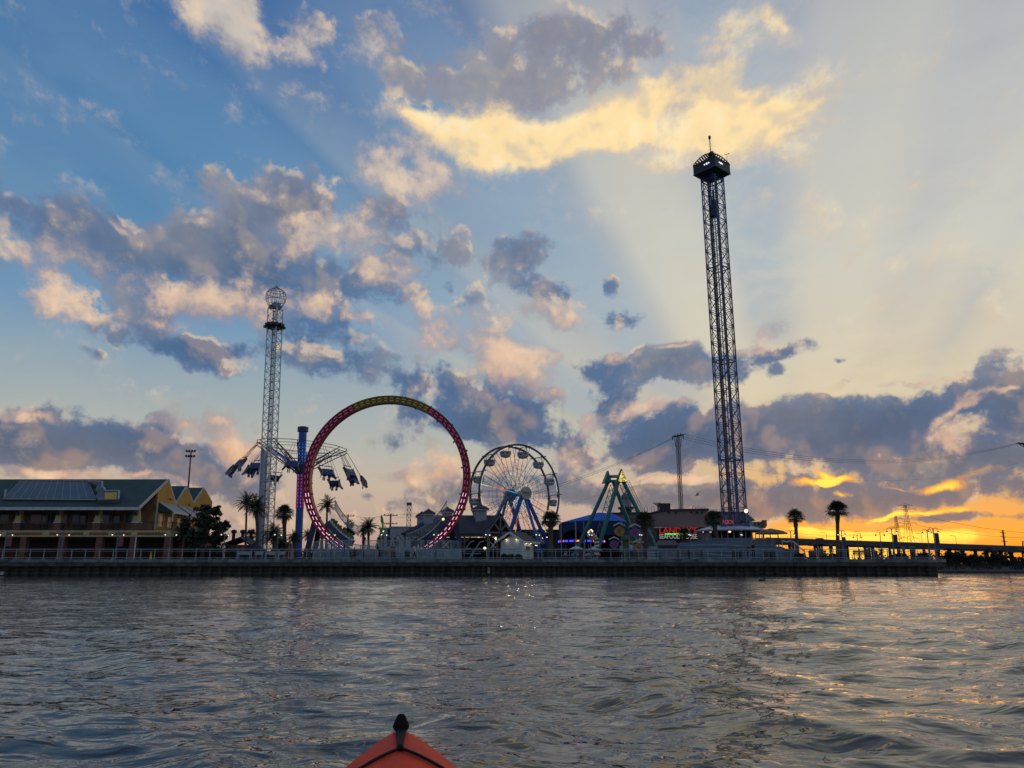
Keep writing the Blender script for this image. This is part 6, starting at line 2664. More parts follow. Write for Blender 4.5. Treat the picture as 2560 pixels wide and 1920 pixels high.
# ------------------------------------------------------------------ blue tent with carousel
def build_tent():
    Y0 = 112.0
    k = Y0 * CP / F
    xL, xR = gx(1407, Y0), gx(1584, Y0)
    xa = at(1496, 1281, Y0 + 5).x
    ze, za = hz(1304, Y0), hz(1281, Y0 + 5)
    root = thing("blue_tent", "large bright blue tent with a navy skirt behind the teal A frame", "tent", ((xL + xR) / 2, Y0 + 5, DECK))
    base = [Vector((xL, Y0 + 2, ze)), Vector((gx(1462, Y0), Y0, hz(1301, Y0))), Vector((gx(1556, Y0), Y0, hz(1302, Y0))), Vector((xR, Y0 + 2, ze)), Vector((xR, Y0 + 9, ze)), Vector((xL, Y0 + 9, ze))]
    ap = Vector((xa, Y0 + 5, za))
    m = MB()
    m.add(base + [ap, ap + Vector((2.0, 0, -0.15))], [(0, 1, 6), (1, 2, 7, 6), (2, 3, 7), (3, 4, 7), (4, 5, 6, 7), (5, 0, 6)])
    m.build("canopy", mat("tent_blue", (0.008, 0.13, 0.58), 0.8, var=0.12, scale=0.6, spec=0.12), root)
    # skirt with an arched opening at the left bay
    zb = hz(1338, Y0)
    M_sk = mat("tent_navy_skirt", (0.010, 0.028, 0.10), 0.8, var=0.2, scale=0.7)
    m = MB()
    p0, p1 = base[0], base[1]
    n = 14
    top = [p0.lerp(p1, i / n) for i in range(n + 1)]
    low = []
    for i in range(n + 1):
        t = i / n
        low.append(Vector((top[i].x, top[i].y, hz(1345, Y0) + (hz(1324, Y0) - hz(1345, Y0)) * max(0, 1 - ((t - 0.5) / 0.47) ** 2) ** 0.5)))
    low[0].z = low[-1].z = DECK + 0.02
    m.quad_strip(top, low)
    for a, b in ((1, 2), (2, 3), (3, 4), (5, 0)):
        m.add([base[a], base[b], Vector((base[b].x, base[b].y, zb)), Vector((base[a].x, base[a].y, zb))], [(0, 1, 2, 3)])
    m.build("skirt", M_sk, root)
    for px in (1407, 1441, 1462, 1556, 1580):
        x = gx(px, Y0)
        m = MB()
        m.cyl((x, Y0 + 0.1 if 1410 < px < 1578 else Y0 + 2.1, DECK), (x, Y0 + 0.1 if 1410 < px < 1578 else Y0 + 2.1, ze), 0.1)
        m.build("pole", M_grey, root)
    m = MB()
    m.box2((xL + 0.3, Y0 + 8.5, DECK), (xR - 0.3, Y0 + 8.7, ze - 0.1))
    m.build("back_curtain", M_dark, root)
    # carousel under the tent
    cx_, cy = gx(1455, Y0 + 4.5), Y0 + 4.8
    rc = 3.4
    root = thing("carousel", "small carousel with blue and orange lights under the blue tent", "carousel", (cx_, cy, DECK))
    m = MB()
    m.lathe([(rc, 0), (rc, 0.25), (0.5, 0.25)], (cx_, cy, DECK), 24)
    m.build("floor", M_wood, root)
    m = MB()
    zz = hz(1352, cy - rc)
    m.lathe([(rc, -0.28), (rc, 0.28), (0.4, 0.9)], (cx_, cy, zz), 24)
    m.build("canopy_ring", M_navy, root)
    m = MB()
    m.cyl((cx_, cy, DECK + 0.2), (cx_, cy, zz + 0.5), 0.6, n=14)
    m.build("centre_drum", M_wood, root)
    for nm, cl, ks in (("blue_light", (60, 70, 255), (0, 1, 0)), ("orange_light", (255, 130, 70), (0, 0, 1))):
        m = MB()
        for i in range(24):
            if (nm == "blue_light") == (i % 3 != 2):
                a = 2 * math.pi * i / 24
                p = Vector((cx_ + (rc + 0.05) * math.cos(a), cy + (rc + 0.05) * math.sin(a), zz))
                m.box(p, (0.06, 0.62, 0.24), a)
        m.build(nm, lamp_mat(nm, cl, 1.6), root)
    for i in range(8):
        a = 2 * math.pi * (i + 0.4) / 8
        p = Vector((cx_ + rc * 0.75 * math.cos(a), cy + rc * 0.75 * math.sin(a), DECK + 0.9))
        m = MB()
        m.sphere(p, 0.26, 8, 6, (1.7 * abs(math.sin(a)) + 0.8, 1.7 * abs(math.cos(a)) + 0.8, 1))
        m.tube([p + Vector((-0.3 * math.sin(a), 0.3 * math.cos(a), 0.15)), p + Vector((-0.5 * math.sin(a), 0.5 * math.cos(a), 0.5))], [0.12, 0.07], 6)
        m.cyl((p.x, p.y, DECK + 0.25), (p.x, p.y, zz), 0.03)
        m.build("horse", M_trim, root)


build_tent()


# ------------------------------------------------------------------ seafood restaurant behind
def build_seafood():
    Yf = 122.0
    M_pk = mat("pink_stucco", (0.27, 0.19, 0.165), 0.9, var=0.12, scale=0.5, bump=0.2)
    M_pk2 = mat("pink_stucco_low", (0.20, 0.145, 0.135), 0.9, var=0.15, scale=0.5, bump=0.2)
    root = thing("seafood_restaurant", "pink stucco seafood restaurant with a red and white neon sign left of the tall tower", "building", (gx(1690, Yf), Yf, DECK))
    z0, z1 = hz(1318, Yf), hz(1276, Yf)
    # upper volume: bowed plan
    plan = [(1600, Yf + 4.5, 1285), (1628, Yf + 3.5, 1285), (1640, Yf + 1.2, 1282), (1662, Yf, 1277), (1706, Yf - 0.2, 1276), (1768, Yf, 1275), (1772, Yf + 2.5, 1276)]
    m = MB()
    A, B = [], []
    for px, y, pt in plan:
        A.append(Vector((at(px, 1300, y).x, y, z0)))
        B.append(Vector((at(px, 1300, y).x, y, hz(pt, y))))
    n = len(plan)
    back = [Vector((B[-1].x, Yf + 16, B[-1].z)), Vector((B[0].x, Yf + 16, B[0].z))]
    m.quad_strip(A, B)
    m.add(B + back, [tuple(range(n + 2))])
    m.add([A[-1], B[-1], back[0], Vector((back[0].x, back[0].y, z0))], [(0, 1, 2, 3)])
    m.build("upper_wall", M_pk, root)
    m = MB()
    for a, b in zip(B[:-1], B[1:]):
        m.bar(a + Vector((0, -0.1, 0.1)), b + Vector((0, -0.1, 0.1)), 0.3, 0.26)
    m.build("parapet_coping", M_slate, root)
    m = MB()
    for px in (1672, 1690, 1729, 1743, 1755):
        c = at(px, 1281, Yf - 0.3)
        m.box((c.x, c.y, c.z), (0.28, 0.3, 0.25))
    m.build("wall_lights", M_black, root)
    # left wing
    m = MB()
    zl = hz(1286, Yf + 6)
    m.box2((gx(1526, Yf + 6), Yf + 6, DECK), (gx(1632, Yf + 6), Yf + 20, zl))
    lw = m.build("left_wing", M_pk2, root)
    m = MB()
    m.box2((gx(1526, Yf + 6) - 0.1, Yf + 5.85, zl + 0.002), (gx(1632, Yf + 6), Yf + 6.3, zl + 0.3))
    m.build("parapet_coping", M_slate, lw)
    # right wing towards the tower
    m = MB()
    zr = hz(1284, Yf + 5)
    m.box2((gx(1772, Yf + 5), Yf + 5, DECK), (gx(1878, Yf + 5), Yf + 18, zr))
    rw = m.build("right_wing", mat("cream_wing", (0.28, 0.27, 0.21), 0.9, var=0.15, scale=0.5), root)
    m = MB()
    m.box2((gx(1770, Yf + 5), Yf + 4.7, zr + 0.002), (gx(1879, Yf + 5), Yf + 5.4, zr + 0.32))
    m.build("parapet_coping", M_slate, rw)
    m = MB()
    xa, xb = gx(1862, Yf + 3), gx(1892, Yf + 3)
    m.prism([(xa, Yf + 2, hz(1284, Yf)), (xa + 0.8, Yf + 2, hz(1284, Yf)), (xb, Yf + 2, hz(1300, Yf)), (xa, Yf + 2, hz(1300, Yf))], (0, 2.9, 0))
    m.build("green_gable", mat("green_metal_roof", (0.06, 0.16, 0.14), 0.5, var=0.2), rw)
    # recessed lower storey
    m = MB()
    m.box2((gx(1632, Yf + 1.5), Yf + 1.5, DECK), (gx(1772, Yf + 1.5), Yf + 3, z0 - 0.002))
    m.build("lower_wall", M_pk2, root)
    m = MB()
    m.box2((gx(1625, Yf + 0.8), Yf + 0.9, hz(1348, Yf)), (gx(1650, Yf + 0.8), Yf + 1.4, hz(1322, Yf)))
    m.build("shutter", M_wood, root)
    # sign box and lettering
    ys = Yf - 0.2
    sa, sb = gx(1649, ys), gx(1748, ys)
    zt, zb = hz(1319.5, ys), hz(1347.5, ys)
    m = MB()
    m.box2((sa, ys, zb), (sb, ys + 0.3, zt))
    sg = m.build("sign_board", mat("sign_black", (0.006, 0.006, 0.007), 0.6, var=0.1), root)
    M_neon = lamp_mat("neon_red", (225, 45, 42), 0.45)
    M_neonw = lamp_mat("sign_white", (200, 200, 180), 0.42)
    w = sb - sa
    k = Yf * CP / F
    t = text_part("red_lettering", "LANDRY'S", 1.3, M_neon, root, Vector(((sa + sb) / 2, ys - 0.03, hz(1327, ys))) - root.location, (math.pi / 2, 0, 0), 0.03)
    t.scale = (w * 0.95 / max(0.1, t.dimensions.x), 1.0, 1)
    t.parent = sg
    t = text_part("white_lettering", "SEAFOOD HOUSE", 1.0, M_neonw, root, Vector(((sa + sb) / 2, ys - 0.03, hz(1341.8, ys))) - root.location, (math.pi / 2, 0, 0), 0.02)
    t.scale = (w * 0.96 / max(0.1, t.dimensions.x), 1.0, 1)
    t.parent = sg
    m = MB()
    m.bar((gx(1665, ys), ys - 0.08, hz(1334.8, ys)), (gx(1726, ys), ys - 0.08, hz(1334.8, ys)), 0.12)
    m.build("green_neon", lamp_mat("neon_green", (90, 255, 70), 1.1), sg)
    m = MB()
    m.bar((gx(1640, ys), ys + 0.3, hz(1318.5, ys)), (gx(1752, ys), ys + 0.3, hz(1318.5, ys)), 0.18)
    m.build("sign_canopy", M_trim, sg)
    # low roof in front and roof clutter
    m = MB()
    yl = 104
    m.prism([(gx(1640, yl), yl, hz(1363, yl)), (gx(1700, yl), yl, hz(1363, yl)), (gx(1690, yl + 3), yl + 3, hz(1351, yl + 3)), (gx(1648, yl + 3), yl + 3, hz(1351, yl + 3))], (0, 0, -0.25))
    lr = m.build("low_roof", M_slate, root)
    m = MB()
    m.box2((gx(1644, yl + .4), yl + 0.4, DECK), (gx(1696, yl + .4), yl + 3.5, hz(1363, yl) - 0.26))
    m.build("low_wall", mat("low_white_wall", (0.22, 0.26, 0.29), 0.8, var=0.2), root)
    m = MB()
    c0, c1 = at(1649, 1275, Yf + 5), at(1676, 1258, Yf + 5)
    m.box2((c0.x, Yf + 5, c0.z - 1), (c1.x, Yf + 7, c1.z))
    m.build("roof_unit", M_black, root)
    m = MB()
    for i in range(5):
        a = at(1640 + i * 3.5, 1258 + i * 3.2, Yf + 4)
        m.box(a, (1.0 - 0.1 * i, 0.3, 0.12), R(10))
    m.bar(at(1642, 1283, Yf + 4), at(1650, 1255, Yf + 4), 0.1)
    m.build("roof_vent_stack", M_black, root)
    m = MB()
    for px, h in ((1611, 9), (1628, 8), (1664, 6), (1731, 10), (1743, 10), (1755, 10), (1784, 9), (1800, 9), (1822, 8)):
        a = at(px, 1277 if px < 1770 else 1283, Yf + 6)
        b = at(px, 1277 - h if px < 1770 else 1283 - h, Yf + 6)
        m.tube([a - Vector((0, 0, 0.8)), b, b + Vector((0.25, 0, 0.12)), b + Vector((0.5, 0, 0)), a + Vector((0.5, 0, -0.8))], 0.04, 5)
    m.build("roof_pipe", M_grey, root)
    # lantern turret on the left wing
    yt = Yf + 9
    cx_ = at(1564.5, 1260, yt).x
    kk = yt * CP / F
    m = MB()
    m.lathe([(18 * kk, 0), (18 * kk, 0.5), (15 * kk, 0.55), (15 * kk, hz(1271, yt) - hz(1288, yt))], (cx_, yt, hz(1288, yt)), 8)
    m.lathe([(20.5 * kk, 0), (20.5 * kk, 0.35)], (cx_, yt, hz(1273, yt)), 8)
    tb = m.build("turret_base", M_slate, root)
    m = MB()
    m.lathe([(13.5 * kk, 0), (14.2 * kk, hz(1248, yt) - hz(1270, yt))], (cx_, yt, hz(1270, yt)), 12)
    m.build("turret_wall", mat("turret_pale", (0.27, 0.32, 0.32), 0.7, var=0.15, scale=0.8), tb)
    m = MB()
    m.lathe([(15.5 * kk, 0), (15.5 * kk, 0.12), (13 * kk, 0.45), (8 * kk, 0.8), (2 * kk, 1.0), (0.05, 1.3)], (cx_, yt, hz(1248, yt)), 16)
    m.build("turret_dome", mat("turret_roof", (0.10, 0.13, 0.14), 0.5, metal=0.3, var=0.2), tb)


build_seafood()


# ------------------------------------------------------------------ round building at the foot of the tower
def build_round():
    c = Vector((TOWER_B.x, 105.0, DECK))
    root = thing("round_building", "low round building with flat white roof disc under the tall blue tower", "building", c)
    Yn = 96.0
    rr = (gx(1926, 104) - gx(1748, 104)) / 2 * 1.0
    cx_ = (gx(1926, 104) + gx(1748, 104)) / 2
    cc = Vector((cx_, 105.0, 0))
    zf, zr0, zr1 = hz(1345, 97), hz(1322, 97), hz(1316, 97)
    m = MB()
    m.lathe([(rr - 0.2, zr0 - 0.05), (rr, zr0), (rr, zr0 + 0.16), (rr * 0.55, zr1 + 0.45)], cc, 48)
    m.build("roof_disc", mat("roof_disc_white", (0.34, 0.40, 0.43), 0.5, var=0.12, scale=1), root)
    m = MB()
    m.lathe([(rr - 1.9, zf - 0.02), (rr - 1.9, zr0 - 0.06)], cc, 32, cap=False)
    m.build("inner_wall", mat("round_wall_brown", (0.02, 0.014, 0.014), 0.8, var=0.4, scale=1), root)
    m = MB()
    m.lathe([(rr - 0.3, DECK), (rr - 0.3, zf)], cc, 48)
    m.build("plinth", mat("plinth_blue_grey", (0.12, 0.17, 0.20), 0.8, var=0.2, scale=0.7), root)
    for i in range(17):
        a = math.pi + math.pi * (i + 0.5) / 17
        p = cc + Vector((math.cos(a), math.sin(a), 0)) * (rr - 0.55)
        m = MB()
        m.bar((p.x, p.y, zf), (p.x + math.cos(a) * 0.12, p.y, zr0 - 0.05), 0.09)
        m.build("column", mat("column_grey", (0.24, 0.26, 0.27), 0.6, var=0.1), root)
    for (px, py) in ((1776, 1330), (1793, 1330), (1824, 1328.5), (1903, 1330), (1757, 1329)):
        Y = 105 - math.sqrt(max(1, (rr - 1.4) ** 2 - (gx(px, 99) - cx_) ** 2))
        q = at(px, py, Y)
        m = MB()
        m.sphere(q, 0.19 if px == 1824 else 0.12, 8, 6)
        m.bar(q, (q.x, q.y, zr0), 0.03)
        m.build("ceiling_light", M_lampk, root)
    # blue ring, red letters and small upper pavilion on the roof
    m = MB()
    m.box2((gx(1806, 103), 102.0, hz(1316, 102)), (gx(1876, 103), 108, hz(1311, 102)))
    m.build("tower_plinth", M_blue, root)
    ys = 101.6
    t = text_part("red_lettering", "ROCK", 0.72, lamp_mat("neon_pink_red", (225, 80, 80), 0.35), root, Vector((gx(1821, ys, 6), ys, hz(1305.5, ys))) - root.location, (math.pi / 2, 0, 0), 0.03)
    t.scale = ((gx(1836, ys) - gx(1807, ys)) / max(.1, t.dimensions.x), 1, 1)
    m = MB()
    for px in (1810, 1834):
        m.bar((gx(px, ys + .1), ys + 0.1, hz(1316, ys)), (gx(px, ys + .1), ys + 0.1, hz(1301, ys)), 0.08)
    m.build("letter_post", M_black, root)
    m = MB()
    m.box2((gx(1880, 104), 104, hz(1320, 104)), (gx(1921, 104), 107, hz(1304, 104)))
    up = m.build("upper_pavilion", mat("upper_pale", (0.25, 0.28, 0.29), 0.7, var=0.2), root)
    m = MB()
    for px in (1894, 1903, 1912):
        rect_wall(m, gx(px - 3, 104), gx(px + 2, 104), hz(1314, 104), hz(1306, 104), 103.997, 0.05)
    m.build("window", M_glass, up)
    m = MB()
    m.box2((gx(1913, 103.5), 103.0, hz(1316, 103)), (gx(1921, 103.5), 103.9, hz(1300, 103)))
    m.build("orange_panel", mat("orange_panel", (0.32, 0.10, 0.05), 0.7, var=0.2), up)
    m = MB()
    q = at(1865, 1277.5, 104)
    m.bar(q, (q.x, q.y, hz(1316, 104)), 0.05)
    bl = m.build("lamp_post", M_grey, root)
    m = MB()
    m.sphere(q + Vector((0, -0.05, 0)), 0.26, 10, 8)
    m.build("bright_lamp", lamp_mat("big_lamp", (255, 225, 190), 1.8), bl)
    # picket terrace in front
    yt = 93.6
    zt = hz(1361.5, yt)
    m = MB()
    m.box2((gx(1768, yt), yt + 0.1, DECK), (gx(1944, yt), yt + 3.4, zt))
    m.build("terrace", mat("terrace_wall", (0.10, 0.15, 0.18), 0.8, var=0.2), root)
    for pa, pb in ((1769, 1795), (1797, 1855), (1857, 1942)):
        m = MB()
        picket(m, (gx(pa, yt), yt + 0.15, zt), (gx(pb, yt), yt + 0.15, zt), hz(1345.5, yt) - zt, 0.15)
        m.build("picket_rail", mat("picket_blue_grey", (0.17, 0.23, 0.27), 0.6, var=0.2), root)
    # long painted wall with wave bands along the walk
    rootw = thing("wave_wall", "long low blue grey wall with pale painted wave bands in front of the round building", "wall", (gx(1830, 91), 91, DECK))
    yw = 91.0
    outline_top = [(1695, 1374), (1702, 1357), (1735, 1354), (1768, 1352), (1790, 1360), (1870, 1363), (1955, 1366), (1962, 1372)]
    m = MB()
    pts = [Vector((gx(px, yw), yw, hz(py, yw))) for px, py in outline_top]
    pts = [Vector((pts[0].x, yw, DECK))] + pts + [Vector((pts[-1].x, yw, DECK))]
    m.prism(pts, (0, 0.4, 0))
    m.build("panel", mat("wave_wall_paint", (0.085, 0.14, 0.185), 0.7, var=0.2, scale=0.6), rootw)
    M_wv = mat("wave_band_pale", (0.22, 0.30, 0.36), 0.7, var=0.2, scale=0.8)
    for (y0_, amp, ph, pa, pb, th, ye) in ((1362.5, 1.2, 0.3, 1700, 1952, 1.3, 2.5), (1358, 1.6, 0.2, 1700, 1790, 0.9, 6), (1379, 2.2, 1.0, 1697, 1960, 1.1, -6), (1386, 2.8, 2.2, 1697, 1960, 1.6, -2), (1393, 1.6, 0.4, 1760, 1960, 1.2, 1), (1372, 1.4, 3.0, 1740, 1955, 0.7, 0)):
        A, B = [], []
        for t in np.linspace(0, 1, 40):
            px = pa + (pb - pa) * t
            py = y0_ + amp * math.sin(ph + (px - pa) * 0.045) + ye * t * 0.5
            w_ = th * (0.5 + 0.6 * math.sin(math.pi * t + 0.3 * math.sin(px * 0.06)) ** 2)
            A.append(Vector((gx(px, yw), yw - 0.012, hz(py - w_, yw))))
            B.append(Vector((gx(px, yw), yw - 0.012, hz(py + w_, yw))))
        m = MB()
        m.quad_strip(A, B)
        m.build("wave_band", M_wv, rootw)
    # stair with white handrail at the right end
    ysr = 95.0
    roots = thing("terrace_stair", "steep dark stair with white curled handrail right of the round building", "stair", (gx(1975, ysr), ysr, DECK))
    m = MB()
    n = 9
    for i in range(n):
        px = 1950 + (2012 - 1950) * i / n
        z = hz(1366 + 24 * i / n, ysr)
        m.box2((gx(px, ysr), ysr, DECK), (gx(px + 62 / n, ysr), ysr + 2, max(DECK + 0.1, z)))
    m.build("steps", mat("stair_dark", (0.05, 0.06, 0.065), 0.8, var=0.2), roots)
    m = MB()
    p = [at(1955, 1352, ysr), at(1966, 1355, ysr), at(1976, 1352, ysr), at(1986, 1356, ysr), at(2010, 1378, ysr)]
    m.tube(p, 0.07, 6)
    for q in (p[0], p[3], p[4]):
        m.bar((q.x, q.y, DECK), q, 0.06)
    m.build("handrail", M_white, roots)
    m = MB()
    m.box2((gx(1962, 94), 94.2, DECK), (gx(1992, 94), 94.8, hz(1376, 94)))
    m.build("stair_wall", mat("stair_wall_grey", (0.10, 0.14, 0.16), 0.8, var=0.2), roots)


build_round()


# ------------------------------------------------------------------ flower bucket ride, zebra figure, umbrellas
def build_small_rides():
    Y = 95.0
    hub = at(1563, 1345, Y)
    root = thing("flower_bucket_ride", "small ride with yellow and purple flower discs under little white roofs", "amusement ride", (hub.x, Y, DECK))
    M_y = mat("flower_yellow", (0.35, 0.24, 0.04), 0.6, var=0.25, scale=4)
    M_p = mat("flower_purple", (0.22, 0.08, 0.26), 0.6, var=0.25, scale=4)
    M_gr = mat("stem_green", (0.02, 0.10, 0.03), 0.5, var=0.2)
    m = MB()
    m.tube([(hub.x, Y, DECK), (hub.x, Y, hub.z)], [0.34, 0.2], 10)
    m.lathe([(0.2, -0.45), (0.5, -0.2), (0.42, 0.15), (0.12, 0.3)], hub, 12)
    m.build("stem", M_gr, root)
    for (px, py, r, mt) in ((1548, 1328, 12, M_y), (1587, 1331, 12, M_p), (1535, 1361, 10.5, M_p), (1596, 1369, 11, M_y)):
        c = at(px, py, Y)
        rr = r * Y * CP / F
        m = MB()
        a = hub.lerp(c, 0.1)
        m.bar(a, hub.lerp(c, 0.85), 0.22, 0.1, up=(0, 1, 0))
        arm = m.build("arm", mt, root)
        m = MB()
        n = 20
        ring = [(rr * (1 + 0.05 * math.cos(k * 5)), 2 * math.pi * k / n) for k in range(n)]
        m.prism([c + Vector((q * math.cos(t), -0.25, q * math.sin(t))) for q, t in ring], (0, 0.5, 0))
        d = m.build("flower_disc", mt, root)
        m = MB()
        for k in range(8):
            t = 2 * math.pi * k / 8
            m.bar(c + Vector((0, -0.28, 0)), c + Vector((rr * 0.85 * math.cos(t), -0.27, rr * 0.85 * math.sin(t))), 0.05, 0.03, up=(0, 1, 0))
        m.build("petal_ribs", mat("rib_dark", (0.12, 0.08, 0.06), 0.7, var=0.2), d)
        m = MB()
        z = c.z + rr * 1.05
        hw = rr * 1.15
        m.prism([(c.x - hw, Y - 0.5, z), (c.x, Y - 0.5, z + rr * 0.5), (c.x + hw, Y - 0.5, z), (c.x + hw, Y - 0.5, z + 0.12), (c.x, Y - 0.5, z + rr * 0.5 + 0.15), (c.x - hw, Y - 0.5, z + 0.12)], (0, 1.0, 0))
        m.build("little_roof", M_trim, d)
        m = MB()
        m.box((c.x, Y + 0.3, c.z + rr * 0.6), (hw * 1.5, 0.3, rr * 0.9))
        m.build("bucket_back", M_dark, d)
    # zebra-striped figure with lamps
    Y = 93
    b = at(1485, 1385, Y)
    root = thing("zebra_figure", "tall black and white striped zebra ride figure with lit bulbs on its head", "figure", (b.x, Y, DECK))
    k = Y * CP / F
    path = [(1491, 1392), (1492, 1376), (1492, 1362), (1490, 1349), (1486, 1340), (1480, 1335), (1474, 1333), (1471, 1338), (1470, 1344)]
    rad = [6, 6.5, 6.5, 6, 5.5, 5, 4.5, 4, 2.8]
    P = [at(a, c, Y) for a, c in path]
    # resample into rings alternating black and white
    S, RS = [], []
    for i in range(len(P) - 1):
        for j in range(6):
            t = j / 6
            S.append(P[i].lerp(P[i + 1], t))
            RS.append((rad[i] + (rad[i + 1] - rad[i]) * t) * k)
    m = MB()
    m.tube(S, RS, 12)
    # material per ring: faces are written ring by ring
    nf = 12
    m.mi = [((i // nf) // 2) % 2 for i in range(len(m.f))]
    m.build("body", [mat("zebra_black", (0.012, 0.012, 0.012), 0.5, var=0.1), mat("zebra_white", (0.62, 0.60, 0.54), 0.5, var=0.1)], root, smooth=False)
    m = MB()
    for dx in (-2, 2):
        q = at(1477 + dx, 1331, Y)
        m.tube([q, q + Vector((dx * 0.03, 0, 0.35))], [0.1, 0.03], 6)
    m.build("ears", MATS["zebra_white"], root)
    m = MB()
    for (px, py) in ((1474, 1327), (1478, 1325), (1481, 1328), (1471, 1331)):
        m.sphere(at(px, py, Y - 0.3), 0.1, 8, 6)
    m.build("bulb", mat("figure_bulb", (0.6, 0.5, 0.4), 0.4, var=0, emit=(255, 220, 170), estr=1.6), root)
    m = MB()
    q = at(1480, 1346, Y - 0.35)
    m.box(q, (0.75, 0.1, 0.28), 0)
    m.build("orange_bridle", mat("bridle_orange", (0.5, 0.09, 0.02), 0.6, var=0.2), root)
    # umbrellas
    for i, (px, py) in enumerate(((1441, 1369), (1484, 1371))):
        Y = 88.6
        c = at(px, py, Y)
        root = thing("patio_umbrella", ("open pale patio umbrella left of the zebra figure's lamp post", "open pale patio umbrella right under the zebra figure")[i], "umbrella", (c.x, Y, DECK), "pale patio umbrellas")
        m = MB()
        m.lathe([(0.95, -0.22), (0.93, -0.18), (0.45, 0.02), (0.03, 0.2)], c, 8)
        m.build("canopy", mat("umbrella_canvas", (0.42, 0.42, 0.40), 0.8, var=0.1), root)
        m = MB()
        m.cyl((c.x, Y, DECK), c + Vector((0, 0, 0.2)), 0.025)
        m.lathe([(0.25, 0), (0.25, 0.08), (0.03, 0.1)], (c.x, Y, DECK), 10)
        m.build("pole", M_grey, root)
        m = MB()
        m.lathe([(0.4, 0.70), (0.4, 0.74)], (c.x, Y, DECK), 12)
        m.cyl((c.x, Y, DECK + 0.05), (c.x, Y, DECK + 0.7), 0.04)
        m.build("table", M_grey, root)
    # white sail sculpture and pale booth right of the flower ride
    Y = 97
    root = thing("white_sail", "small white boat sail shape behind the purple flower disc", "sculpture", (gx(1601, Y), Y, DECK))
    a, b, c = at(1594, 1358, Y), at(1605, 1358, Y), at(1600, 1341, Y)
    m = MB()
    m.prism([a, b, c], (0, 0.06, 0))
    m.build("sail", M_white, root)
    m = MB()
    m.prism([a + Vector((-.1, 0, -.05)), b + Vector((.15, 0, -.05)), b + Vector((-.1, 0, -.4)), a + Vector((.15, 0, -.4))], (0, 0.4, 0))
    m.cyl((a.x + 0.3, Y + 0.1, DECK), (a.x + 0.3, Y + 0.1, a.z - 0.3), 0.06)
    m.build("hull", M_wood, root)
    Y = 92
    root = thing("pale_booth", "pale booth with navy stripes at the foot of the right teal leg", "booth", (gx(1636, Y), Y, DECK))
    m = MB()
    m.box2((gx(1624, Y), Y, DECK), (gx(1647, Y), Y + 1.5, hz(1372, Y)))
    m.build("wall", mat("booth_pale", (0.36, 0.42, 0.46), 0.7, var=0.15), root)
    m = MB()
    for py in (1377, 1384, 1390):
        m.box2((gx(1624, Y) - 0.01, Y - 0.03, hz(py + 1.5, Y)), (gx(1647, Y) + 0.01, Y - 0.003, hz(py - 0.5, Y)))
    m.box2((gx(1640, Y), Y - 0.06, DECK), (gx(1642, Y), Y - 0.031, hz(1370, Y)))
    m.build("navy_stripe", M_navy, root)
    m = MB()
    m.prism([(gx(1621, Y), Y - 0.3, hz(1373, Y)), (gx(1649, Y), Y - 0.3, hz(1373, Y)), (gx(1640, Y), Y + 0.5, hz(1366, Y)), (gx(1628, Y), Y + 0.5, hz(1366, Y))], (0, 1.5, 0.02))
    m.build("roof", M_navy, root)


build_small_rides()


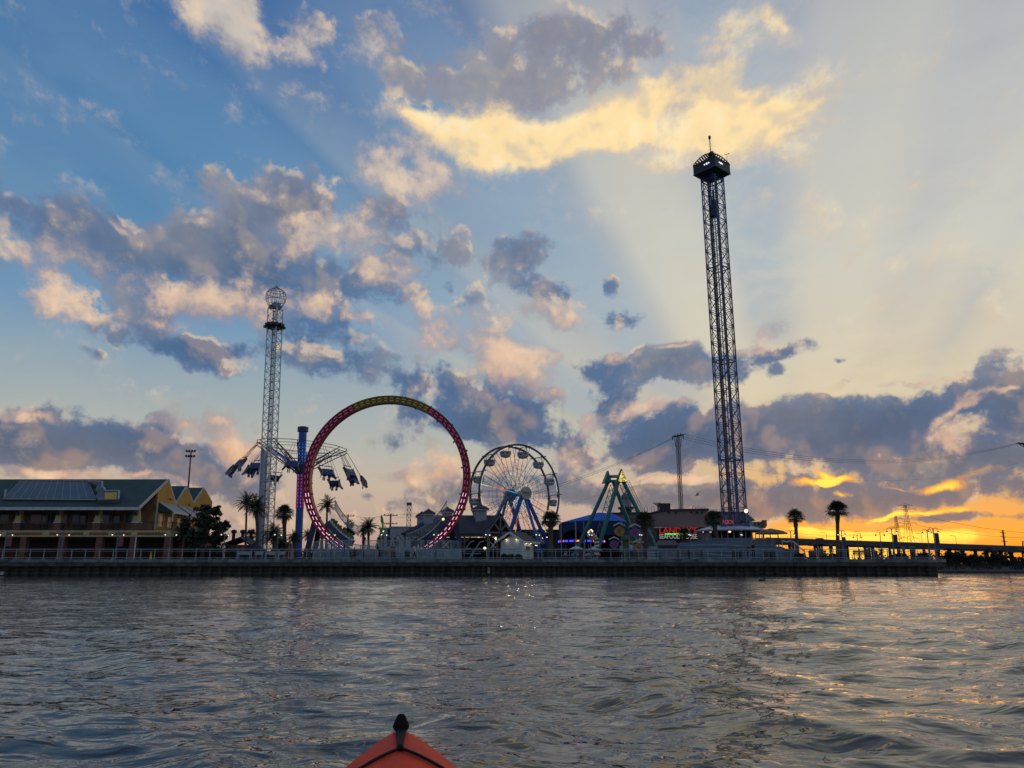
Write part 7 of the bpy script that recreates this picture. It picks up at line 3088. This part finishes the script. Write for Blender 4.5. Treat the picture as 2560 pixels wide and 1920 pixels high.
# ------------------------------------------------------------------ benches, bins, planters on the walk
def build_furniture():
    def bench(x, y, rz, label):
        root = thing("bench", label, "bench", (x, y, DECK), "benches along the railing")
        mt = Matrix.Rotation(rz, 3, 'Z')
        o = Vector((x, y, DECK))
        m = MB()
        for i in range(4):
            m.box(o + mt @ Vector((0, -0.2 + i * 0.13, 0.45)), (1.7, 0.1, 0.04), rz)
        m.build("seat", M_wood, root)
        m = MB()
        for i in range(4):
            m.box(o + mt @ Vector((0, 0.28 + 0.02 * i, 0.58 + i * 0.12)), (1.7, 0.04, 0.1), rz)
        m.build("backrest", M_wood, root)
        for s in (-0.7, 0.7):
            m = MB()
            m.bar(o + mt @ Vector((s, -0.22, 0)), o + mt @ Vector((s, -0.18, 0.44)), 0.06)
            m.bar(o + mt @ Vector((s, 0.25, 0)), o + mt @ Vector((s, 0.36, 1.0)), 0.06)
            m.bar(o + mt @ Vector((s, -0.22, 0.62)), o + mt @ Vector((s, 0.3, 0.64)), 0.05)
            m.build("leg", M_black, root)
    y = 87.6
    bench(gx(893, y), y, R(180), "dark bench with a seated person before the loop ride platform")
    bench(gx(971, y), y, R(180), "dark bench beside the standing dark figure before the loop ride")
    bench(gx(1710, y), y, R(180), "left dark bench under the seafood sign")
    bench(gx(1738, y), y, R(180), "dark bench left of the leaning palm by the round building")
    bench(gx(2045, y), y, R(180), "bench silhouette left of the tallest palm")
    bench(gx(2150, y), y, R(180), "bench silhouette right of the tallest palm")
    M_bin = mat("bin_dark", (0.035, 0.045, 0.05), 0.6, var=0.2)
    for px, lab in ((1018, "dark square litter bin right of the standing figure by the loop ride"), (1838, "dark litter bin left of the couple at the railing"), (1855, "dark litter bin just behind the banner lamp post"), (1915, "dark litter bin right of the couple by the wave wall"),
                    (1932, "dark litter bin farther right by the wave wall"), (2030, "bin silhouette left of the first bright gap under the bridge"), (2188, "bin silhouette by the small young palm")):
        y = 89.0
        x = gx(px, y)
        root = thing("litter_bin", lab, "litter bin", (x, y, DECK), "litter bins on the boardwalk")
        m = MB()
        m.box((x, y, DECK + 0.42), (0.5, 0.5, 0.84))
        m.build("body", M_bin, root)
        m = MB()
        m.lathe([(0.38, 0.0), (0.38, 0.06), (0.22, 0.2)], (x, y, DECK + 0.84), 4, a0=math.pi / 4)
        m.build("lid", M_bin, root)
    # stout piers and information boards near the end of the walk, dark against the glow
    for px, w_, h, lab in ((2110, 9, 44, "thick dark pier behind the tallest palm"), (2053, 6, 26, "dark pillar left of the tallest palm"), (2175, 6, 28, "dark pillar left of the young palm"), (2282, 7, 30, "pale grey pillar right of the two pylons"), (2262, 5, 30, "dark pillar under the twin pylons")):
        y = 90.5
        k = y * CP / F
        x = gx(px, y)
        root = thing("pillar", lab, "pillar", (x, y, DECK), "pillars at the right end of the boardwalk")
        m = MB()
        m.box((x, y, DECK + h * k / 2), (w_ * k, w_ * k, h * k))
        m.build("shaft", mat("pillar_grey", (0.06, 0.06, 0.06), 0.8, var=0.3, scale=2), root)
        m = MB()
        m.box((x, y, DECK + h * k + 0.05), (w_ * k + 0.12, w_ * k + 0.12, 0.1))
        m.build("cap", M_grey, root)
    for px, w_, h, lab in ((2000, 26, 13, "low dark planter beside the stair right of the round building"), (2075, 34, 11, "low dark planter between the two right hand palms"), (2250, 30, 12, "low dark planter below the twin pylons"), (2310, 36, 14, "low dark planter near the end of the seawall"), (1350, 12, 14, "dark cabinet right of the white kiosk"), (1372, 9, 16, "dark post box right of the white kiosk")):
        y = 90
        k = y * CP / F
        x = gx(px, y)
        root = thing("planter", lab, "planter", (x, y, DECK), "planters and cabinets on the boardwalk")
        m = MB()
        m.box((x, y, DECK + h * k * 0.35), (w_ * k, 0.9, h * k * 0.7))
        m.build("box", mat("planter_dark", (0.05, 0.055, 0.05), 0.85, var=0.3), root)
        m = MB()
        rnd = random.Random(px)
        for i in range(int(w_ * 0.6)):
            leaf_cloud(m, (x + (rnd.random() - .5) * w_ * k * 0.9, y, DECK + h * k * 0.8), 0.3, 26, 0.1, rnd, 1.0, -1)
        m.build("plants", M_leaf, root)
    # white depth marker on the seawall, another at the far left, and a float on the water
    m = MB()
    c = at(1222, 1425, WALLY + 0.7)
    m.box(c, (0.22, 0.06, 0.62))
    sgn = m.build("depth_marker", M_white, None)
    tag(sgn, "small white marker board with a blue patch on the seawall", "marker")
    m = MB()
    m.box(c + Vector((0, -0.035, -0.04)), (0.10, 0.01, 0.26))
    m.build("blue_patch", M_navy, sgn)
    m = MB()
    c = at(6, 1433, WALLY + 0.6)
    m.lathe([(0.05, -0.2), (0.2, -0.15), (0.2, 0.15), (0.05, 0.2)], c, 10)
    tag(m.build("mooring_float", M_trim, None), "pale float hanging against the seawall at the far left", "float")
    d = ray(1905, 1453)
    tt = -EYE / d.z
    c = Vector((0, 0, EYE)) + d * tt
    root = thing("water_bird", "small dark duck floating on the water near the seawall", "bird", (c.x, c.y, 0))
    m = MB()
    m.sphere((c.x, c.y, 0.06), 0.16, 10, 8, (1.5, 0.8, 0.7))
    m.tube([(c.x + 0.16, c.y, 0.1), (c.x + 0.22, c.y, 0.26)], [0.06, 0.045], 7)
    m.sphere((c.x + 0.24, c.y, 0.29), 0.06, 8, 6, (1.3, 0.8, 0.8))
    m.build("body", M_black, root, smooth=True)
    # flying gull
    Y = 95
    c = at(1743, 1238, Y)
    root = thing("flying_gull", "small gull flying left of the tall blue tower", "bird", c)
    m = MB()
    m.tube([c + Vector((-0.28, 0, -0.03)), c + Vector((-0.1, 0, 0)), c + Vector((0.15, 0, 0.03)), c + Vector((0.3, 0, 0.03))], [0.02, 0.09, 0.08, 0.02], 7)
    m.build("body", M_grey, root, smooth=True)
    m = MB()
    for s, up in ((-1, 0.30), (1, 0.38)):
        p = [c + Vector((0.1, 0, 0.03)), c + Vector((0.14 + 0.14 * s, s * 0.25, up * 0.7)), c + Vector((0.3 + 0.1 * s, s * 0.6, up))]
        q = [v + Vector((-0.17 + 0.03 * i, 0, -0.01)) for i, v in enumerate(p)]
        m.quad_strip(p, q)
        m.quad_strip([v + Vector((0, 0, 0.012)) for v in p], [v + Vector((0, 0, 0.012)) for v in q])
    m.build("wings", M_grey, root)


build_furniture()

# ------------------------------------------------------------------ road bridge
def build_bridge():
    M_con = mat("bridge_concrete", (0.085, 0.085, 0.085), 0.85, var=0.25, scale=0.15, bump=0.2)
    M_pier = mat("bridge_pier", (0.05, 0.05, 0.05), 0.85, var=0.25, scale=0.3)
    Y0, Y1 = 252.0, 262.0
    pxa, pya, pxb, pyb = 1915, 1343.5, 2760, 1372.0
    A, B = at(pxa, pya, Y0), at(pxb, pyb, Y1)
    root = thing("road_bridge", "long low concrete road bridge crossing behind the right end of the boardwalk", "bridge", (A.x, Y0, 0))
    d = (B - A)
    th = 12 * Y0 * CP / F

    def deck(off, nm, lift=0.0):
        m = MB()
        a, b = A + Vector((0, off, lift)), B + Vector((0, off, lift))
        n = 24
        for i in range(n):
            p, q = a.lerp(b, i / n), a.lerp(b, (i + 1) / n)
            m.prism([p + Vector((0, 0.35, -0.9)), q + Vector((0, 0.35, -0.9)), q + Vector((0, 0.35, -0.72 * th)), p + Vector((0, 0.35, -0.72 * th))], (0, 9.3, 0))
            for yy in (0, 9.7):                       # parapets
                m.prism([p + Vector((0, yy, 0)), q + Vector((0, yy, 0)), q + Vector((0, yy, -0.899)), p + Vector((0, yy, -0.899))], (0, 0.3, 0))
        o = m.build(nm, M_con, root)
        m = MB()
        for i in range(n):
            p, q = a.lerp(b, i / n + 0.001), a.lerp(b, (i + 1) / n - 0.001)
            m.box2((p.x, p.y + 0.02, min(p.z, q.z) - 1.0 * th), (q.x, p.y + 0.34, min(p.z, q.z) - 0.905))
        m.build("girder", M_con, o)
        return a, b
    decks = [deck(0, "bridge_deck"), deck(14, "bridge_deck", -0.1)]
    L = d.length
    rnd = random.Random(4)
    for (a, b) in decks:
        n = int(L / 8.5)
        for i in range(n + 1):
            t = (i + (0.0 if a is decks[0][0] else 0.45)) / n
            if t > 1:
                continue
            p = a.lerp(b, t)
            m = MB()
            for j in range(3):
                x, y = p.x + j * 1.5 + (0.6 if j == 2 else 0), p.y + 1.0 + j * 3.4
                m.cyl((x, y, -1), (x, y, p.z - 0.72 * th - 0.9), 0.34, n=8)
            m.bar((p.x - 0.2, p.y + 0.4, p.z - 0.72 * th - 0.5), (p.x + 3.8, p.y + 8.8, p.z - 0.72 * th - 0.5), 0.8, 0.9)
            m.build("pier_bent", M_pier, root)
    # light poles along the parapet
    for px, h in ((2177, 26), (2265, 22), (2334, 26), (2423, 24), (2090, 20)):
        t = (px - pxa) / (pxb - pxa)
        p = A.lerp(B, t) + Vector((0, 9, 0))
        m = MB()
        top = p + Vector((-0.6, 0, h * 0.132))
        m.tube([p - Vector((0, 0, 0.4)), p + Vector((0, 0, h * 0.11)), top, top + Vector((-1.3, 0, 0.15))], 0.07, 5)
        m.build("light_pole", M_black, root)
    # a car on the deck
    t = (2056 - pxa) / (pxb - pxa)
    p = A.lerp(B, t) + Vector((0, 3, -0.895))
    car = thing("car", "small dark car driving on the road bridge", "car", p)
    m = MB()
    prof = [(-2.1, 0.35), (-2.1, 0.8), (-1.3, 0.95), (-0.8, 1.42), (0.7, 1.45), (1.3, 0.98), (2.1, 0.85), (2.1, 0.35)]
    m.prism([p + Vector((x, 0, z)) for x, z in prof], (0, 1.7, 0))
    m.build("body", M_black, car)
    m = MB()
    m.prism([p + Vector((x, -0.02, z)) for x, z in ((-1.15, 0.97), (-0.75, 1.34), (0.65, 1.36), (1.1, 0.98))], (0, 0.015, 0))
    m.build("side_glass", M_glass, car)
    for x in (-1.3, 1.3):
        for y in (0.05, 1.5):
            m = MB()
            m.cyl(p + Vector((x, y, 0.32)), p + Vector((x, y + 0.18, 0.32)), 0.32, n=12)
            m.build("wheel", M_black, car)


build_bridge()


# ------------------------------------------------------------------ transmission pylons far off
def pylon(px, py_top, Y, label, arms):
    b = gx(px + 4, Y, 2.0)
    zt = hz(py_top, Y)
    root = thing("transmission_pylon", label, "pylon", (b, Y, 1.0), "transmission pylons beyond the bridge")
    H = zt - 1.0
    m = MB()
    r = Y / 640.0

    def wd(t):
        return (0.095 * (1 - t) ** 1.5 + 0.016) * H
    n = 11
    lv = [1 - (1 - i / n) ** 1.35 for i in range(n + 1)]
    for i in range(n):
        for (sx, sy) in ((-1, -1), (1, -1), (1, 1), (-1, 1)):
            p = Vector((b + sx * wd(lv[i]), Y + sy * wd(lv[i]), 1 + H * lv[i]))
            q = Vector((b + sx * wd(lv[i + 1]), Y + sy * wd(lv[i + 1]), 1 + H * lv[i + 1]))
            m.bar(p, q, 0.24 * r)
            q2 = Vector((b - sx * wd(lv[i + 1]), Y + sy * wd(lv[i + 1]), 1 + H * lv[i + 1]))
            if sy < 0:
                m.bar(p, q2, 0.15 * r)
    m.build("lattice_mast", mat("pylon_steel", (0.04, 0.035, 0.03), 0.7, var=0.2), root)
    for (f, w) in arms:
        z = 1 + H * f
        m = MB()
        for s in (-1, 1):
            tip = Vector((b + s * w * H, Y, z))
            m.bar((b, Y, z + 0.03 * H), tip, 0.17 * r)
            m.bar((b, Y, z - 0.012 * H), tip, 0.17 * r)
            m.bar(tip, tip + Vector((0, 0, -0.035 * H)), 0.12 * r)
        m.build("crossarm", MATS["pylon_steel"], root)
    return b, zt


pylon(2276, 1262, 600, "larger lattice transmission pylon silhouetted against the orange sky", [(0.93, 0.17), (0.99, 0.12), (0.70, 0.16), (0.45, 0.17)])
pylon(2249, 1290, 900, "smaller lattice transmission pylon just left of the larger one", [(0.95, 0.14), (0.78, 0.15), (0.58, 0.15)])
for i, (pa, ya, pb, yb, lab) in enumerate(((1960, 1345, 2262, 1312, "faint power line from the left to the larger pylon"), (2290, 1312, 2620, 1345, "faint power line running right from the larger pylon"), (2290, 1285, 2620, 1335, "upper faint power line running right from the larger pylon"), (1960, 1330, 2262, 1330, "lower faint power line left of the larger pylon"))):
    a, b = at(pa, ya, 620), at(pb, yb, 620)
    m = MB()
    pts = [a.lerp(b, t) - Vector((0, 0, 3.0 * 4 * t * (1 - t))) for t in np.linspace(0, 1, 24)]
    m.tube(pts, 0.11, 4)
    tag(m.build("power_line", M_black, None), lab, "wire", "power lines of the far pylons")

# leaning utility pole on the right shore
root = thing("utility_pole", "leaning utility pole on the dark shore at the right", "utility pole", (gx(2519, 130, 1.2), 130, 1.0))
a, b = Vector((gx(2519, 130, 1.2), 130, 0.9)), at(2506.5, 1325, 130)
m = MB()
m.cyl(a, b, 0.17, 0.12, 8)
m.build("pole", M_black, root)
m = MB()
for t in (0.93, 0.82, 0.7):
    p = a.lerp(b, t)
    m.bar(p + Vector((-0.5, 0, 0)), p + Vector((0.5, 0, -0.1)), 0.09)
m.build("crossarm", M_black, root)
root = thing("utility_pole", "short utility pole at the right edge beyond the bridge", "utility pole", (gx(2556, 285, 1.2), 285, 1.0))
m = MB()
m.cyl((gx(2556, 285, 1.2), 285, 0.9), at(2557, 1352, 285), 0.3, 0.2, 8)
m.build("pole", M_black, root)

# dark trees and bushes along the right shore
M_sil = mat("shore_leaf", (0.018, 0.026, 0.016), 0.8, var=0.4, scale=1)
shore = [(2364, 1388, 15, 128, 31, "first tree right of the seawall end, dark and loose"), (2392, 1384, 15, 131, 30, "dark tree beside the first one on the right shore"), (2420, 1390, 14, 129, 32, "rounded dark bush tree on the right shore below the bridge"),
         (2447, 1397, 15, 127, 33, "low dark bush tree left of the big mound of trees"), (2480, 1386, 20, 130, 34, "biggest dark tree mound on the right shore"), (2508, 1390, 18, 133, 35, "dark tree behind the leaning utility pole"), (2535, 1402, 17, 128, 36, "low dark tree right of the leaning utility pole"), (2562, 1404, 18, 129, 37, "dark tree at the right edge of the photograph")]
for px, py, r, Y, sd, lab in shore:
    cl = [(px, py, r * 0.75), (px - r * 0.6, py + r * 0.45, r * 0.6), (px + r * 0.6, py + r * 0.45, r * 0.6), (px, py + r * 0.9, r * 0.7), (px - r * 0.2, py + r * 1.3, r * 0.6), (px + r * 0.5, py + r * 1.2, r * 0.6)]
    tree(px, Y, cl, lab, sd, leaf=0.17, dens=330, base_z=0.9, trunk_r=0.13, group="dark trees on the right shore", mleaf=M_sil, name="shore_tree")
m = MB()
rnd = random.Random(77)
for i in range(900):
    x = X1 - 3 + rnd.random() * 120
    y = 123.6 + rnd.random() * 3.5 + max(0, x - 75) * 0.05
    for j in range(5):
        h = rnd.uniform(0.5, 1.5)
        dx = rnd.uniform(-.3, .3)
        p = Vector((x + rnd.uniform(-.25, .25), y + rnd.uniform(-.2, .2), 0.45))
        m.add([p + Vector((-0.035, 0, 0)), p + Vector((0.035, 0, 0)), p + Vector((dx, 0.1, h))], [(0, 1, 2)])
    leaf_cloud(m, (x, y, 0.7), 0.5, 10, 0.13, rnd, 0.9, -1)
o = m.build("shore_reeds", M_sil, None, kind='stuff')
tag(o, "dark reeds and brush along the right shore", "reeds")
# far low tree line on the horizon
m = MB()
rnd = random.Random(5)
for i in range(2600):
    x = -900 + rnd.random() * 2400
    y = 620 + rnd.random() * 60
    leaf_cloud(m, (x, y, 3.0 + rnd.random() * 5.0), 5, 7, 1.6, rnd, 0.9, -1)
o = m.build("far_treeline", M_sil, None, kind='stuff')
tag(o, "low dark line of trees on the horizon", "trees")

# small roofs and a thatched shelter right of the round building
Y = 101
root = thing("thatched_shelter", "small dark shelter with flat roof right of the round building", "shelter", (gx(1945, Y), Y, DECK))
m = MB()
m.lathe([(2.1, 0), (1.6, 0.35), (0.1, 0.7)], (gx(1933, Y), Y, hz(1335, Y)), 12)
m.box2((gx(1928, Y), Y - 1, hz(1336, Y)), (gx(1953, Y), Y + 1, hz(1333.5, Y)))
m.build("roof", M_wood, root)
for px in (1930, 1950):
    m = MB()
    m.cyl((gx(px, Y), Y, DECK), (gx(px, Y), Y, hz(1335, Y)), 0.07)
    m.build("post", M_wood, root)

# ------------------------------------------------------------------ people
def person(x, y, z, label, h=1.72, face=0.0, pose="stand", shirt=(0.2, 0.2, 0.2), trousers=(0.02, 0.02, 0.03), skin=(0.32, 0.19, 0.13), hair=(0.02, 0.015, 0.012), group="people on the boardwalk", seed=0):
    """one continuous skinned body; clothing, skin and hair are zones of the same surface"""
    rnd = random.Random(seed)
    s = h / 1.72
    J = {}

    def j(n, X, Yv, Z, r):
        J[n] = (Vector((X, Yv, Z)), r)
    sit = pose in ("sit", "lean_sit")
    hipz = 0.50 if sit else 0.92
    j("pelvis", 0, 0, hipz, 0.135)
    ln = 0.30 if pose == "bend" else (0.06 if pose == "walk" else (0.12 if sit else 0.0))
    j("waist", 0, ln * 0.3, hipz + 0.17, 0.125)
    j("chest", 0, ln * 0.7, hipz + 0.38, 0.145)
    j("collar", 0, ln * 0.95, hipz + 0.54, 0.085)
    j("neck", 0, ln * 1.05, hipz + 0.60, 0.056)
    j("jaw", 0, ln * 1.1 + 0.02, hipz + 0.67, 0.075)
    j("head", 0, ln * 1.1 + 0.01, hipz + 0.75, 0.098)
    j("crown", 0, ln * 1.1 - 0.005, hipz + 0.83, 0.075)
    E = [("pelvis", "waist"), ("waist", "chest"), ("chest", "collar"), ("collar", "neck"), ("neck", "jaw"), ("jaw", "head"), ("head", "crown")]
    st = {"walk": 0.26, "stand": 0.03, "bend": 0.1}.get(pose, 0)
    for sd, nm in ((-1, "l"), (1, "r")):
        j("hip" + nm, sd * 0.095, 0, hipz - 0.03, 0.095)
        E.append(("pelvis", "hip" + nm))
        if sit:
            j("knee" + nm, sd * 0.12, 0.42, hipz, 0.065)
            j("ankle" + nm, sd * 0.12, 0.44, 0.09, 0.042)
        else:
            f = st * sd
            j("knee" + nm, sd * 0.10, f * 0.6 + 0.03, 0.49, 0.066)
            j("ankle" + nm, sd * 0.105, f * 1.25 - (0.06 if f < 0 and pose == "walk" else 0), 0.09 + (0.06 if f < 0 and pose == "walk" else 0), 0.042)
        a = J["ankle" + nm][0]
        j("toe" + nm, a.x + sd * 0.02, a.y + 0.15, a.z - 0.055, 0.036)
        E += [("hip" + nm, "knee" + nm), ("knee" + nm, "ankle" + nm), ("ankle" + nm, "toe" + nm)]
        c = J["collar"][0]
        j("sho" + nm, sd * 0.175, c.y - 0.01, c.z - 0.05, 0.062)
        if pose == "rail":
            e, w = Vector((sd * 0.24, c.y + 0.12, c.z - 0.28)), Vector((sd * 0.14, c.y + 0.36, c.z - 0.34))
        elif sit:
            e, w = Vector((sd * 0.23, c.y + 0.06, c.z - 0.30)), Vector((sd * 0.13, c.y + 0.26, c.z - 0.40))
        elif pose == "bend":
            e, w = Vector((sd * 0.20, c.y + 0.14, c.z - 0.26)), Vector((sd * 0.12, c.y + 0.32, c.z - 0.40))
        else:
            sw = -sd * st * 0.8
            e, w = Vector((sd * 0.225, c.y + sw * 0.4 - 0.02, c.z - 0.31)), Vector((sd * 0.235, c.y + sw + 0.05, c.z - 0.56))
        J["elb" + nm] = (e, 0.045)
        J["wri" + nm] = (w, 0.032)
        d = (w - e).normalized()
        J["hand" + nm] = (w + d * 0.075, 0.036)
        E += [("collar", "sho" + nm), ("sho" + nm, "elb" + nm), ("elb" + nm, "wri" + nm), ("wri" + nm, "hand" + nm)]
        side = d.cross(Vector((0, 1, 0.2))).normalized()
        for k, (o, L) in enumerate(((-0.024, 0.07), (-0.008, 0.085), (0.008, 0.08), (0.024, 0.062))):
            J["f%d%s" % (k, nm)] = (w + d * (0.085 + L) + side * o * 1.2 + Vector((0, 0.015, 0)), 0.009)
            E.append(("hand" + nm, "f%d%s" % (k, nm)))
        J["th" + nm] = (w + d * 0.09 + Vector((0, 0.05, 0)), 0.010)
        E.append(("wri" + nm, "th" + nm))
    names = list(J)
    me = bpy.data.meshes.new("person_skeleton")
    me.from_pydata([tuple(J[n][0] * s) for n in names], [(names.index(a), names.index(b)) for a, b in E], [])
    o = bpy.data.objects.new("person_skeleton", me)
    col.objects.link(o)
    md = o.modifiers.new("skin", 'SKIN')
    md.use_smooth_shade = True
    sk = me.skin_vertices[0].data
    for i, n in enumerate(names):
        r = J[n][1] * s
        wide = 1.25 if n in ("chest", "waist", "pelvis") else 1.0
        sk[i].radius = (r * wide, r) if n in ("chest", "waist", "pelvis") else (r, r)
        sk[i].use_root = (n == "pelvis")
    sb = o.modifiers.new("sub", 'SUBSURF')
    sb.levels = sb.render_levels = 1
    dg = bpy.context.evaluated_depsgraph_get()
    body = bpy.data.meshes.new_from_object(o.evaluated_get(dg))
    bpy.data.objects.remove(o)
    body.name = "person"
    body.materials.clear()
    zones = {"shirt": shirt, "trousers": trousers, "skin": skin, "hair": hair, "shoe": (0.03, 0.03, 0.03)}
    for k, c in zones.items():
        body.materials.append(mat("%s_%d_%d_%d" % (k, c[0] * 1000, c[1] * 1000, c[2] * 1000), c, 0.75, var=0.15, scale=8))
    zi = {k: i for i, k in enumerate(zones)}
    segs = []
    for a, b in E:
        pa, pb = J[a][0] * s, J[b][0] * s
        nm = a + b
        if a.startswith("ankle"):
            q = "shoe"
        elif a[:3] in ("elb", "wri") or a.startswith("hand"):
            q = "skin"
        elif a[:3] in ("hip", "kne") or (a == "pelvis" and b.startswith("hip")):
            q = "trousers"
        elif a in ("neck", "jaw", "head"):
            q = "skin"
        else:
            q = "shirt"
        segs.append((pa, pb, q))
    hc = J["head"][0] * s
    mi = []
    for p in body.polygons:
        c = p.center
        best, bq = 9, "shirt"
        for pa, pb, q in segs:
            dv = pb - pa
            t = max(0, min(1, (c - pa).dot(dv) / dv.length_squared))
            dd = (c - (pa + dv * t)).length
            if dd < best:
                best, bq = dd, q
        if bq == "skin" and c.z > hc.z - 0.06 * s and (c.y < hc.y + 0.015 * s or c.z > hc.z + 0.045 * s) and (c - hc).length < 0.2 * s:
            bq = "hair"
        mi.append(zi[bq])
    body.polygons.foreach_set('material_index', mi)
    ob = bpy.data.objects.new("person", body)
    ob.location = (x, y, z)
    ob.rotation_euler = (0, 0, face)
    col.objects.link(ob)
    tag(ob, label, "person", group)
    # face: eyes, nose, mouth as small children
    m = MB()
    for sd in (-1, 1):
        m.sphere((hc.x + sd * 0.032 * s, hc.y + 0.092 * s, hc.z + 0.0), 0.011 * s, 6, 4)
    m.sphere((hc.x, hc.y + 0.105 * s, hc.z - 0.03 * s), 0.016 * s, 6, 4)
    f = m.build("face_features", mat("eye_dark", (0.03, 0.02, 0.015), 0.5, var=0), None)
    f.parent = ob
    return ob


BY = 86.6
navy, black_, white_, grey_ = (0.02, 0.03, 0.07), (0.012, 0.012, 0.014), (0.5, 0.52, 0.55), (0.12, 0.13, 0.15)
person(gx(1579, BY), BY, DECK, "person in a light blue shirt standing at the railing by the flower ride", 1.74, R(15), "stand", (0.34, 0.45, 0.62), navy, seed=1)
person(gx(1874, BY), BY + 0.2, DECK, "person in dark red leaning at the railing, left of the couple by the round building", 1.62, R(170), "rail", (0.12, 0.03, 0.03), black_, seed=2)
person(gx(1886, BY), BY + 0.15, DECK, "taller person in black at the railing, right of the couple by the round building", 1.78, R(150), "rail", black_, navy, seed=3)
person(gx(1036, BY + 1), BY + 1.0, DECK, "person in a white top walking left before the loop ride ramp", 1.62, R(75), "walk", white_, black_, seed=4)
person(gx(981, BY + .9), BY + 0.9, DECK, "person in dark clothes standing beside the bench before the loop ride", 1.72, R(200), "stand", grey_, black_, seed=5)
person(gx(887, 87.45), 87.35, DECK, "person with pale hair sitting on the bench before the loop ride platform", 1.7, R(180), "sit", black_, black_, hair=(0.4, 0.4, 0.38), seed=6)
person(gx(949, BY + 1), BY + 1.0, DECK, "person in black bending forward near the loop ride ramp", 1.65, R(100), "bend", black_, black_, seed=7)
person(gx(1553, 89), 89.0, DECK, "person in a grey top behind the railing left of the flower ride stem", 1.7, R(-40), "walk", (0.25, 0.25, 0.28), black_, seed=8)
person(gx(1045, 90.9), 90.95, DECK + 0.25, "person in a white shirt with arm forward on the queue ramp", 1.65, R(110), "walk", white_, grey_, seed=9)
person(gx(942, 91), 90.95, DECK + 0.55, "person in a pale top in the queue behind the front pickets", 1.6, R(160), "stand", (0.4, 0.4, 0.4), navy, seed=10)
zp_ = hz(1372, 94)
for i, (px, dy, c) in enumerate(((908, 1.6, black_), (945, 2.4, navy), (956, 1.7, (0.06, 0.03, 0.03)), (970, 2.0, black_), (988, 2.6, grey_), (993, 1.8, white_), (1062, 1.6, black_))):
    lab = ("person at the left end of the loop ride platform, dark top", "person in navy behind the platform pickets left of the cactus sign", "person in dark red in front of the cactus sign on the platform", "person in black right of the cactus sign on the platform",
           "person in grey in the middle group on the loop platform", "person in white at the right of the middle group on the platform", "person in black at the right end of the loop platform by the stairs")[i]
    person(gx(px, 94 + dy), 94 + dy, zp_, lab, 1.66 + 0.03 * (i % 3), R(180 + 40 * (i % 3)), "stand", c, black_, seed=20 + i, group="people on the loop ride platform")
person(gx(2080, 88), 88.0, DECK, "dark person silhouette standing on the walk left of the tallest palm", 1.7, R(180), "stand", black_, black_, seed=31)
